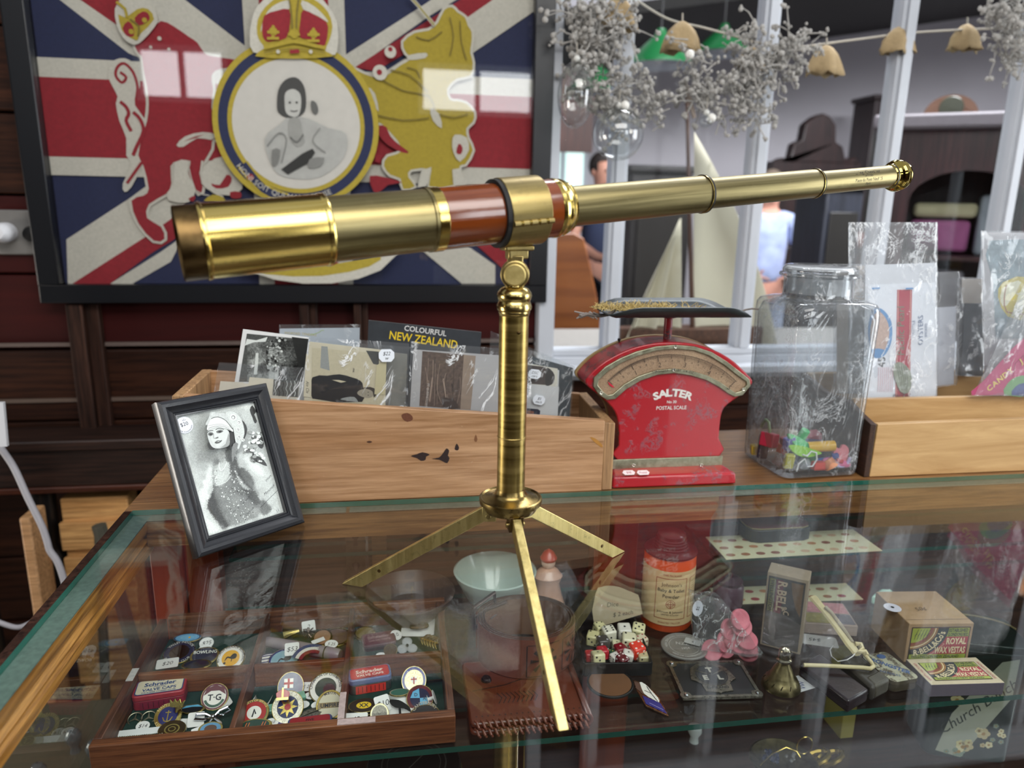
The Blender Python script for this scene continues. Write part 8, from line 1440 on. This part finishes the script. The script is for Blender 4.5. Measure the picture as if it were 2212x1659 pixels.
pp = onz(*cpx(CW_, 305, 335), SF+hb+.0006); t = thing('round_sticker', 'oval looking white sticker with a black dot on the tall matchbox', 'sticker', tuple(pp)); m = MB(); m.lathe([(.0001, .0004), (.0092, .0003), (.0094, 0)], mk('c4c4d0', .4, var=0), 28); m.obj('sticker_disc', t); m = MB(); m.lathe([(.0001, .0006), (.0020, .0006)], BLK, 14); m.obj('dot', t)
A, B = onz(*cpx(CW_, 810, 1572), SF), onz(*cpx(CW_, 1822, 1540), SF); hs = ony(*cpx(CW_, 835, 1400), A.y).z-SF; bk_l = onz(*cpx(CW_, 500, 1040), SF+hs); dep = (bk_l-V((A.x, A.y, SF+hs))).length*.99
t, w_ = pbx('match_box', 'small flat matchbox with green and red label and purple striker side at the shelf edge', A, B, dep, hs, mk('b8ab90', .8, var=.1, sc=120), m_strike); m = MB(); m.keep = True; m.T = Matrix.Translation((.0085, .006, hs+.0003)); vesta(m, w_-.017, dep-.014, .0001); m.text('SAFETY MATCHES', .0042, -.0045, (dep-.014)/2, .0003, VR, rot=pi/2, sx=.9); m.text('HONEST GOODS', .0042, w_-.0135, (dep-.014)/2, .0003, VR, rot=-pi/2, sx=.9); m.obj('top_label', t, smooth=0)
# the upright narrow one
A, B, Cc = onz(*cpx(CV, 5, 905), SF+.0), onz(*cpx(CV, 395, 1010), SF), onz(*cpx(CV, 440, 935), SF); hv = ony(*cpx(CV, 480, 290), B.y).z-SF
VD = (mk('5a5a2c', .5), mk('54202c', .5, var=.2), mk('2c2824', .5, var=.3, sc=200), mk('9c8c74', .5))
t, w_ = pbx('match_box', 'dark worn matchbox standing upright on end beside the pink tokens', A, B, .026, hv, mk('8a7c68', .8, var=.15, sc=120)); m = MB(); m.keep = True; m.T = Matrix.Translation((w_-.003, -.0004, .003)) @ UP @ Matrix.Rotation(pi/2, 4, 'Z'); 
m.T = Matrix.Translation((.002, -.0004, .003)) @ UP; hh = hv-.007; ww = w_-.005
m.poly([(0, 0), (ww, 0), (ww, hh), (0, hh)], VD[2], .0002); m.poly([(ww*.04, hh*.45), (ww*.2, hh*.45), (ww*.2, hh*.97), (ww*.04, hh*.97)], VD[0], .00025); m.poly([(ww*.22, hh*.5), (ww*.42, hh*.42), (ww*.42, hh*.97), (ww*.22, hh*.97)], VD[1], .00025); m.poly([(ww*.62, hh*.97), (ww*.95, hh*.97), (ww*.95, hh*.5), (ww*.80, hh*.62), (ww*.68, hh*.80)], mk('5c4428', .5, var=.3), .00025)
m.text('WELLINGTON', .0062, ww*.12, hh*.72, .0004, VD[2], rot=-pi/2, sx=1.0, bold=.02); m.text('R.BELL', .0135, ww*.40, hh*.74, .0004, VD[3], rot=-pi/2, bold=.03, sx=.95); m.text('&Co', .0085, ww*.56, hh*.52, .0004, VD[3], rot=-pi/2+.4, bold=.03); m.poly([(ww*.0, 0), (ww, 0), (ww, hh*.40), (ww*.55, hh*.49), (0, hh*.50)], mk('47423f', .6, var=.25, sc=90), .0005); m.obj('side_label', t, smooth=0)
# ---- cases, needle tin, wire clamp, brass bell
def lying(name, label, cat, fl_, fr_, bl_, hgt, mat, bev=.002, extra=None):
    A, B, Cb = [onz(*cpx(CV, *q), SF) for q in (fl_, fr_, bl_)]; ex_ = (B-A).normalized(); t = thing(name, label, cat, (A.x, A.y, SF), atan2(ex_.y, ex_.x)); d_ = (Cb-A); R_ = Matrix.Rotation(-atan2(ex_.y, ex_.x), 4, 'Z'); d2 = R_ @ d_; w_ = (B-A).length; m = MB()
    P_ = [V((0, 0, .0003)), V((w_, 0, .0003)), V((w_+d2.x, d2.y, .0003)), V((d2.x, d2.y, .0003))]; m.hexa(P_+[p+V((0, 0, hgt)) for p in P_], mat); m.obj('case_body', t, bevel=bev); return t, w_, d2
m_c1 = mk('241a20', .35, var=.35, sc=60, bm=.2, coat=.2); m_c2 = mk('3a3630', .5, var=.4, sc=70, bm=.3)
t, w1, d1 = lying('spectacle_case', 'long dark purple leather case reaching past the shelf edge', 'case', (850, 1578), (1045, 1460), (380, 1205), .0145, m_c1, .0022); m = MB(); e_ = d1*.06; m.hexa([V((-.0006, 0, .009)), V((w1+.0006, 0, .009)), V((w1+.0006+d1.x, d1.y, .009)), V((d1.x-.0006, d1.y, .009)), V((-.0006, 0, .0096)), V((w1+.0006, 0, .0096)), V((w1+.0006+d1.x, d1.y, .0096)), V((d1.x-.0006, d1.y, .0096))], mk('120c10', .5)); m.obj('lid_seam', t)
t, w2_, d2_ = lying('flapped_leather_case', 'dull black leather case with a flap end between the purple case and tin', 'case', (1075, 1470), (1235, 1385), (760, 1180), .0175, m_c2, .0035); m = MB(); m.hexa([V((w2_*.15, -.0008, .002)), V((w2_+.001, -.0008, .002)), V((w2_+.001+d2_.x*.3, d2_.y*.3, .002)), V((w2_*.15+d2_.x*.3, d2_.y*.3, .002)), V((w2_*.15, -.0008, .0185)), V((w2_+.001, -.0008, .0185)), V((w2_+.001+d2_.x*.3, d2_.y*.3, .0185)), V((w2_*.15+d2_.x*.3, d2_.y*.3, .0185))], mk('4a463c', .5, var=.4, sc=60, bm=.3)); m.obj('flap', t, bevel=.003)
A, B, Cb = [onz(*cpx(CW_, *q), SF) for q in ((295, 1515), (655, 1450), (-110, 1190))]; ex_ = (B-A).normalized(); t = thing('needle_tin', 'worn cream and blue needle tin with blue slanting letters', 'tin', (A.x, A.y, SF), atan2(ex_.y, ex_.x)); w_ = (B-A).length; dpt = .048; m = MB(); m.prism(rrect(w_, dpt, .006, 5, w_/2, dpt/2), .0003, .0085, mk('4c4436', .4, .4, var=.3, sc=80)); m.obj('tin_body', t, bevel=.0006); m = MB(); m.prism(rrect(w_+.0008, dpt+.0008, .006, 5, w_/2, dpt/2), .0087, .0130, mk('5c5444', .4, .4, var=.3, sc=80), chipped('worn_tin_print', hexc('9a9a84'), hexc('4c4436'), .56, 90)); lo = m.obj('lid', t); m = MB(); m.keep = True; bb = mk('2c4c7c', .4, var=.2, sc=200); m.T = Matrix.Translation((0, 0, .0132)); m.text('SONGSTER', .0085, w_*.55, dpt*.50, 0, bb, rot=radians(-52), bold=.04, sx=.9); m.poly([(w_*.62+.005*cos(a), dpt*.86+.004*math.sin(a)) for a in [2*pi*i/20 for i in range(20)]], bb, .0001); m.text('NEEDLES', .005, w_*.25, dpt*.28, 0, bb, rot=radians(-40)); m.obj('lid_print', lo, smooth=0)
wc = thing('wire_clamp', 'cream painted bent wire and wooden clamp lying across the leather cases', 'clamp', tuple(onz(*cpx(CV, 1100, 1130), SF+.020))); o = onz(*cpx(CV, 1100, 1130), SF+.020); m_cr = mk('c2b68c', .4, var=.2, sc=80); W3 = lambda x, y, z: onz(*cpx(CV, x, y), SF+z)-o
m = MB(); m.tube([W3(430, 1105, .022), W3(600, 1110, .022), W3(800, 1120, .022), W3(1000, 1130, .022), W3(1075, 1140, .022), W3(1105, 1120, .022), W3(1085, 1080, .022), W3(1010, 990, .024), W3(960, 900, .026)], .0022, m_cr, 10); m.obj('wire_loop', wc)
m = MB(); m.tube([W3(905, 890, .028), W3(800, 740, .034), W3(700, 600, .040), W3(640, 540, .044)], [.0022, .0026, .0022, .0020], mk('9a907c', .6, var=.3), 8); m.obj('inner_rod', wc)
m = MB(); m.tube([W3(950, 1000, .024), W3(880, 910, .026), W3(760, 740, .032), W3(640, 590, .038), W3(520, 450, .044)], [.0048, .0056, .0052, .0048, .0056], m_cr, 8, flat=.55); m.obj('carved_handle', wc)
m = MB(); m.tube([W3(930, 900, .029), W3(985, 905, .029), W3(1000, 950, .028), W3(960, 975, .027), W3(1030, 975, .027), W3(1045, 1010, .025)], .0026, m_cr, 8); m.obj('knuckle', wc)
m = MB(); P_ = [W3(930, 990, .025), W3(905, 1020, .024), W3(850, 1055, .022), W3(760, 1070, .018), W3(700, 1020, .013), W3(685, 960, .008), W3(715, 915, .003)]; m.tube(P_, .0006, mk('c8c8c8', .7), 5); m.obj('string', wc)
pg = onz(*cpx(CV, 580, 870), SF+.002); t = thing('paper_tag', 'white paper tag on string marked 45 behind the upright matchbox', 'tag', tuple(pg), rot=(0, 0, radians(-22))); m = MB(); m.prism(rrect(.040, .022, .003), 0, .0004, mk('9c9c9a', .7, var=.05)); m.obj('tag_paper', t); m = MB(); m.keep = True; m.text('$45', .009, -.004, 0, .0006, INK, rot=pi, italic=.3); m.obj('handwriting', t, smooth=0)
bp = onz(1687, 1478, SF+.003); bl_ = thing('brass_bell', 'small fluted brass bell with a string tag standing by the emblem plate', 'bell', (bp.x, bp.y, SF)); mbb = metal('antique_bell_brass', '5e5538', '8a8060', (.3, .45), (30, 30, 30), .5)
m = MB(); m.lathe([(.0190, .0003), (.0200, .0012), (.0196, .004), (.0165, .010), (.0130, .0135), (.0128, .0145), (.0120, .0155), (.0095, .022), (.0062, .0275), (.0055, .030), (.0001, .0305)], mbb, 48); m.obj('bell_cup', bl_)
m = MB(); m.lathe([(.0058, .0300), (.0078, .0315), (.0078, .0335), (.0060, .0345), (.0062, .0360), (.0058, .040), (.0060, .043), (.0040, .046), (.0001, .047)], metal('bell_handle', '8c8470', 'b4ac94', (.15, .3), (30, 30, 30)), 24); m.obj('handle', bl_)
m = MB(); m.keep = True
for k in range(12): a = 2*pi*k/12; m.tube([(.0180*cos(a), .0180*math.sin(a), .0072), (.0160*cos(a+.1), .0160*math.sin(a+.1), .0108)], .0006, mk('3c3420', .4, .6), 5)
m.obj('fluting', bl_)
pg = onz(*cpx(CV, 330, 1330), SF); t = thing('paper_tag', 'white tag under the brass bell marked VW', 'tag', (pg.x+.001, pg.y+.004, SF), rot=(0, 0, radians(18))); m = MB(); m.prism([(-.024, -.010), (.020, -.013), (.020, .010), (-.020, .014)], .0, .0002, mk('b4b6b8', .7, var=.05)); m.obj('tag_paper', t); m = MB(); m.keep = True; m.text('VW', .008, .010, -.004, .0004, mk('303a6c', .6), rot=.9); m.obj('handwriting', t, smooth=0)
# ---- deeper in the counter
def bowlish(name, label, cat, u, v, prof, mat, parts=None, z=SF, y=None):
    p = onz(u, v, z) if y is None else ony(u, v, y); t = thing(name, label, cat, (p.x, p.y, z)); m = MB(); m.lathe(prof, mat, 48); m.obj('bowl_body', t); return t
t = bowlish('china_bowl', 'pale mint china bowl at the back of the shelf behind the coiled belt', 'bowl', 1062, 1288, [(.0001, .0003), (.022, .0005), (.024, .006), (.036, .020), (.048, .044), (.051, .052), (.049, .053), (.034, .022), (.020, .008), (.0001, .006)], mk('b9ccc2', .2, var=.05, coat=.5)); t.location.y = .822
t = bowlish('wooden_dish', 'dim brown turned dish left of the mint bowl', 'dish', 935, 1290, [(.0001, .0003), (.026, .0005), (.030, .006), (.050, .030), (.053, .038), (.051, .039), (.034, .016), (.0001, .010)], mk('4c3a32', .35, var=.2, sc=20)); t.location.y = .808; t.location.x = .010
fg = thing('china_figurine', 'small pink and cream china figurine in a red cap behind the belt', 'figurine', (.178, .812, SF)); m = MB(); m.lathe([(.0001, .0003), (.020, .0005), (.019, .006), (.015, .020), (.012, .036), (.015, .046), (.010, .054), (.006, .057), (.0001, .058)], mk('cfa48c', .3, var=.2, sc=60, coat=.4), 28, sx=1.2); m.obj('figure_body', fg); m = MB(); m.ball((0, 0, .064), .0088, mk('d8b8a4', .3, coat=.4), 16); m.obj('head', fg); m = MB(); m.lathe([(.0001, .082), (.006, .078), (.0105, .070), (.0095, .067)], mk('b03a30', .3, coat=.4), 20); m.obj('cap', fg)
t = thing('chrome_handle', 'crumpled silver foil sweet by the back wall of the compartment tray', 'foil sweet', (.034, .818, SF)); m = MB(); r_ = random.Random(2); m.ball((0, 0, .010), .010, mk('a8b4b8', .12, .9, var=.2, bm=.4), 10, (1.1, .8, .9)); m.v = [p+V((r_.gauss(0, .0012), r_.gauss(0, .0012), abs(r_.gauss(0, .0012)))) for p in m.v]; m.obj('foil_wrap', t, smooth=0); m = MB(); m.tube([(.009, 0, .010), (.018, 0, .013)], [.002, .007], mk('a8b4b8', .12, .9, var=.2, bm=.4), 8); m.obj('twist', t, smooth=0)
# sheets of sticker cards and tins on the upper back shelf
US = -.0806
def stripcard(name, label, A, B, dep, z, cols, hang=.012, yaw=0):
    t = thing(name, label, 'card sheet', (A[0], A[1], z), yaw); w_ = B; m = MB(); m.span((0, -hang, .0003), (w_, dep, .0010), mk('c2c0a0', .6, var=.1, sc=40)); m.obj('sheet', t)
    m = MB(); m.keep = True; r_ = random.Random(int(w_*1000)); k = int(w_/.020)
    for i in range(k):
        for j in range(int((dep+hang)/.02)): m.poly([(.010+.0195*i+.006*cos(a), -hang+.010+.019*j+.004*math.sin(a)) for a in [2*pi*q/10 for q in range(10)]], mk(cols[r_.randrange(len(cols))], .5), .0012)
    m.obj('printed_motifs', t, smooth=0); return t
stripcard('sticker_sheet', 'cream sheet of small brown printed motifs overhanging the upper back shelf', (.385, .775), .205, .050, US, ['a8744c', '7c4a38', 'b89a7c', '8c5c3c'])
stripcard('sticker_sheet', 'cream card sheet of red and brown motifs on the shelf behind the upright matchbox', (.400, .800), .190, .036, SF, ['8c2c2c', 'b07a50', '8c5c3c'], .006, radians(-3))
t = thing('octagonal_tin', 'low dark tin with a dusky red top on the upper back shelf', 'tin', (.475, .822, US)); m = MB(); m.prism([(q[0], q[1]) for q in rrect(.088, .046, .014, 2)], .0014, .018, mk('262a2e', .4, var=.2)); m.obj('tin_body', t, bevel=.001); m = MB(); m.prism(rrect(.084, .042, .013, 2), .0181, .0200, mk('8c8460', .5), mk('7c4a4c', .5, var=.25, sc=40)); m.obj('lid', t)
t = thing('purple_pot', 'small dusky purple pot under the upper back shelf', 'pot', (.405, .790, SF)); m = MB(); m.lathe([(.0001, .0003), (.017, .0005), (.019, .010), (.0185, .030), (.016, .034), (.0001, .034)], mk('4a2c3c', .35, var=.15), 28); m.obj('pot_body', t); m = MB(); m.lathe([(.0165, .0342), (.017, .038), (.010, .041), (.003, .042), (.003, .046), (.0001, .047)], mk('3c2430', .35), 28); m.obj('lid', t)
t = thing('black_bottle', 'short dark bottle lying behind the upright matchbox', 'bottle', (.372, .765, SF+.010)); m = MB(); m.T = Matrix.Rotation(radians(80), 4, 'Z') @ Matrix.Rotation(pi/2, 4, 'Y'); m.lathe([(.0001, -.026), (.0096, -.026), (.0098, .010), (.005, .016), (.005, .024), (.0001, .024)], mk('141416', .2, coat=.4), 24); m.obj('bottle_body', t); m = MB(); m.T = Matrix.Rotation(radians(80), 4, 'Z') @ Matrix.Rotation(pi/2, 4, 'Y'); m.lathe([(.006, .0242), (.006, .030), (.0001, .030)], mk('2a2a2c', .4), 20); m.obj('stopper', t)
t = thing('mint_dish', 'pale mint green glass scrap by the back of the tall matchbox', 'glass piece', (.610, .775, SF)); m = MB(); m.prism([(-.020, -.004), (.012, -.010), (.018, .008), (.004, .012)], .0003, .014, mk('a8d0c0', .15, var=.05, coat=.5)); m.obj('glass_lump', t, bevel=.003); m = MB(); m.prism([(-.012, -.002), (.008, -.005), (.012, .005)], .0143, .0158, mk('c0e0d4', .15, coat=.5)); m.obj('bevelled_top', t)
t = thing('playing_card_box', 'pink and cream patterned card box lying left of the tall matchbox', 'box', (.500, .735, SF), radians(-14)); m = MB(); m.span((-.030, -.020, .0003), (.036, .032, .014), mk('8c7c72', .6, var=.2, sc=50)); m.obj('box_body', t, bevel=.001); m = MB(); m.keep = True; m.poly([(-.028, .006), (.034, .006), (.034, .030), (-.028, .030)], mk('b07c80', .6, var=.4, sc=300), .0143); m.poly([(-.022, -.018), (.008, -.018), (.008, .004), (-.022, .004)], mk('8c8450', .6, var=.4, sc=200), .0143); m.poly([(.010, -.018), (.034, -.018), (.034, .004), (.010, .004)], mk('5c5860', .6, var=.4, sc=300), .0143); m.obj('top_print', t, smooth=0)
# ---- lower shelf
LS = -.3298
A, B = onz(2022, 1655, LS), onz(2185, 1655, LS); A = onz(1995, 1630, LS); B = onz(2180, 1652, LS)
ht = ony(2200, 1420, B.y).z-LS
t = thing('flowered_tin', 'tall black flowered tin with a pale diagonal banner below the shelf', 'tin', ((A.x+B.x)/2, (A.y+B.y)/2, LS), atan2(B.y-A.y, B.x-A.x)); w_ = (B-A).length*1.0; ht = min(ht, .150); m = MB(); m_bf2 = mk('12201c', .35, var=.3, sc=40, coat=.2); m.prism(rrect(w_, .070, .014, 6, 0, .035), .0004, ht, m_bf2); m.obj('tin_body', t, bevel=.0012)
m = MB(); m.prism(rrect(w_+.0012, .0712, .0145, 6, 0, .035), ht+.0002, ht+.010, m_bf2); m.obj('lid', t, bevel=.0012); m = MB(); m.tube([(w_*.5*cos(a), .035+.03*math.sin(a), ht+.012) for a in [radians(10+160*i/12) for i in range(13)]], .0011, mk('8c7c58', .5), 6); m.obj('carrying_cord', t)
m = MB(); m.keep = True; m.T = Matrix.Translation((0, -.0004, 0)) @ UP; r_ = random.Random(6); hw = w_/2-.012
ban = [(-hw, ht*.06), (-hw*.2, ht*.02), (hw, ht*.62), (hw, ht*.97), (hw*.5, ht*.93), (-hw*.7, ht*.42)]; m.poly(ban, mk('8f9484', .6, var=.12, sc=40), .0002)
for i, (s_, sz) in enumerate((('Church Bunch', .0205),)): m.text(s_, .019, 0, ht*.50, .0004, mk('2c3430', .5), rot=radians(46), italic=.35, fit=.105)
def flower(x, y, r, c):
    for k in range(5): a = 2*pi*k/5+x*99; m.poly([(x+r*.55*cos(a)+r*.45*cos(b), y+r*.55*math.sin(a)+r*.45*math.sin(b)) for b in [2*pi*q/9 for q in range(9)]], c, .0003+.00001*k)
    m.poly([(x+r*.3*cos(b), y+r*.3*math.sin(b)) for b in [2*pi*q/8 for q in range(8)]], mk('8c6c30', .5), .0004)
for i in range(60):
    x, y = r_.uniform(-hw, hw), r_.uniform(.006, ht-.006); e1 = y-(ht*.06+(x+hw)/(2*hw)*ht*.52); e2 = y-(ht*.42+(x+hw*.7)/(1.2*hw)*ht*.5)
    if e1 > -.012 and e2 < .012: continue
    flower(x, y, r_.choice([.0035, .005, .008, .0035]), mk(r_.choice(['b4ac7c', 'a89c74', '6c7c6c', 'c0b890']), .5))
m.obj('printed_front', t, smooth=0)
def lowround(name, label, cat, u, v, prof, mat, z=LS): p = onz(u, v, z); t = thing(name, label, cat, (p.x, p.y, z)); m = MB(); m.lathe(prof, mat, 40); m.obj('dish_body', t); return t
t = lowround('round_lidded_tin', 'round dark embossed tin below the front of the compartment tray', 'tin', 895, 1700, [(.0001, .0003), (.052, .0005), (.054, .004), (.054, .030), (.052, .034), (.049, .032), (.0001, .032)], mk('1b1c1e', .4, var=.3, sc=30)); m = MB(); m.keep = True; m.ring(0, 0, .036, .0375, .0324, mk('4a4a46', .4), 40); m.ring(0, 0, .030, .031, .0324, mk('4a4a46', .4), 40); m.line([(-.01, -.012), (.012, .014)], .001, mk('6a6a64', .4), .0325); m.obj('embossing', t, smooth=0); m = MB(); m.lathe([(.0548, .004), (.0548, .022)], mk('7c8450', .5, var=.6, sc=90), 40, a0=radians(-80), a1=radians(60)); m.obj('pictorial_side', t, solid=.0003)
t = lowround('brass_dish', 'round brass dish of trinkets on the lower shelf', 'dish', 1690, 1668, [(.0001, .0003), (.020, .0005), (.036, .010), (.040, .016), (.038, .0165), (.020, .006), (.0001, .005)], mbb)
pd = onz(1690, 1668, LS)
for i, (x, y, r, c, lb) in enumerate([(-.012, .012, .009, '26304c', 'dark blue beaded brooch in the brass dish'), (.020, .018, .008, '8a8c8c', 'grey steel brooch behind the brass dish'), (.045, .006, .0105, '8c7838', 'ribbed old gold bracelet right of the brass dish'), (.062, .004, .0105, '7c6a34', 'second ribbed old gold bracelet further right'), (.034, .022, .004, 'b02c38', 'tiny red bead by the gold bracelets')]):
    t = thing(['beaded_brooch', 'steel_brooch', 'ribbed_bracelet', 'ribbed_bracelet', 'red_bead'][i], lb, ['brooch', 'brooch', 'bracelet', 'bracelet', 'bead'][i], (pd.x+x, pd.y+y-.004*(i < 2), LS+(.008 if i == 0 else 0))); m = MB()
    if i in (2, 3): m.tube([(r*1.5*cos(a), r*.8*math.sin(a), .010+.006*cos(a)) for a in [2*pi*q/24 for q in range(24)]], [.0032 if q % 2 else .0042 for q in range(24)], mk(c, .3, .9, var=.3, sc=200), 8, True)
    else:
        r_ = random.Random(i)
        for k in range(1 if i == 4 else 16): m.ball((r_.gauss(0, r*.5), r_.gauss(0, r*.4), r*.5+abs(r_.gauss(0, r*.3))+.001), r*(1 if i == 4 else .3), mk(c, .25, .3 if i else 0, var=.3), 8)
    m.obj('beadwork' if i != 4 else 'bead', t)
t = thing('gilt_wire_glasses', 'thin gilt wire spectacle frames lying in the brass dish', 'spectacles', (pd.x-.004, pd.y+.004, LS+.018)); m = MB(); m.tube([(-.03, -.01, 0), (-.01, .0, .006), (.01, .004, .010), (.022, .0, .006), (.024, -.006, .002)], .0008, Gd, 6); m.obj('arm', t); m = MB(); m.tube([(.034+.010*cos(a), .004, .010+.012*math.sin(a)) for a in [2*pi*q/18 for q in range(18)]], .0009, Gd, 6, True); m.obj('rim', t)
t = thing('yellow_box', 'narrow dull yellow box standing on the lower shelf left of the flowered tin', 'box', (.560, .760, LS)); m = MB(); m.span((-.008, -.02, .0003), (.010, .02, .100), mk('8c8440', .6, var=.1)); m.obj('box_body', t, bevel=.001); m = MB(); m.span((-.0085, -.0205, .1002), (.0105, .0205, .108), mk('7c7438', .6, var=.1)); m.obj('lid', t)
t = thing('brown_box', 'dim reddish brown box on the lower shelf in the middle', 'box', (.500, .80, LS)); m = MB(); m.span((-.034, -.02, .0003), (.034, .02, .085), mk('3c2420', .6, var=.2)); m.obj('box_body', t, bevel=.001); m = MB(); m.span((-.0345, -.0205, .0852), (.0345, .0205, .094), mk('452a24', .6, var=.2)); m.obj('lid', t)
t = thing('white_stopper', 'small white china stopper on the lower shelf seen through the glass', 'stopper', (onz(1520, 1640, LS).x, .760, LS)); m = MB(); m.lathe([(.0001, .0003), (.006, .0003), (.005, .008), (.009, .016), (.0085, .022), (.0001, .026)], mk('a8b0ac', .2, coat=.4), 20); m.obj('stopper_knob', t)
t = thing('gilt_strand', 'gilt corded strand hanging below the wallet', 'cord', (.105, .640, LS)); m = MB()
for k in range(3): m.tube([(k*.008, 0, .0006), (k*.008+.0005, 0, .08), (k*.008, 0, .160)], .0009, mk('7a6428', .4, .5), 6)
m.obj('strands', t)
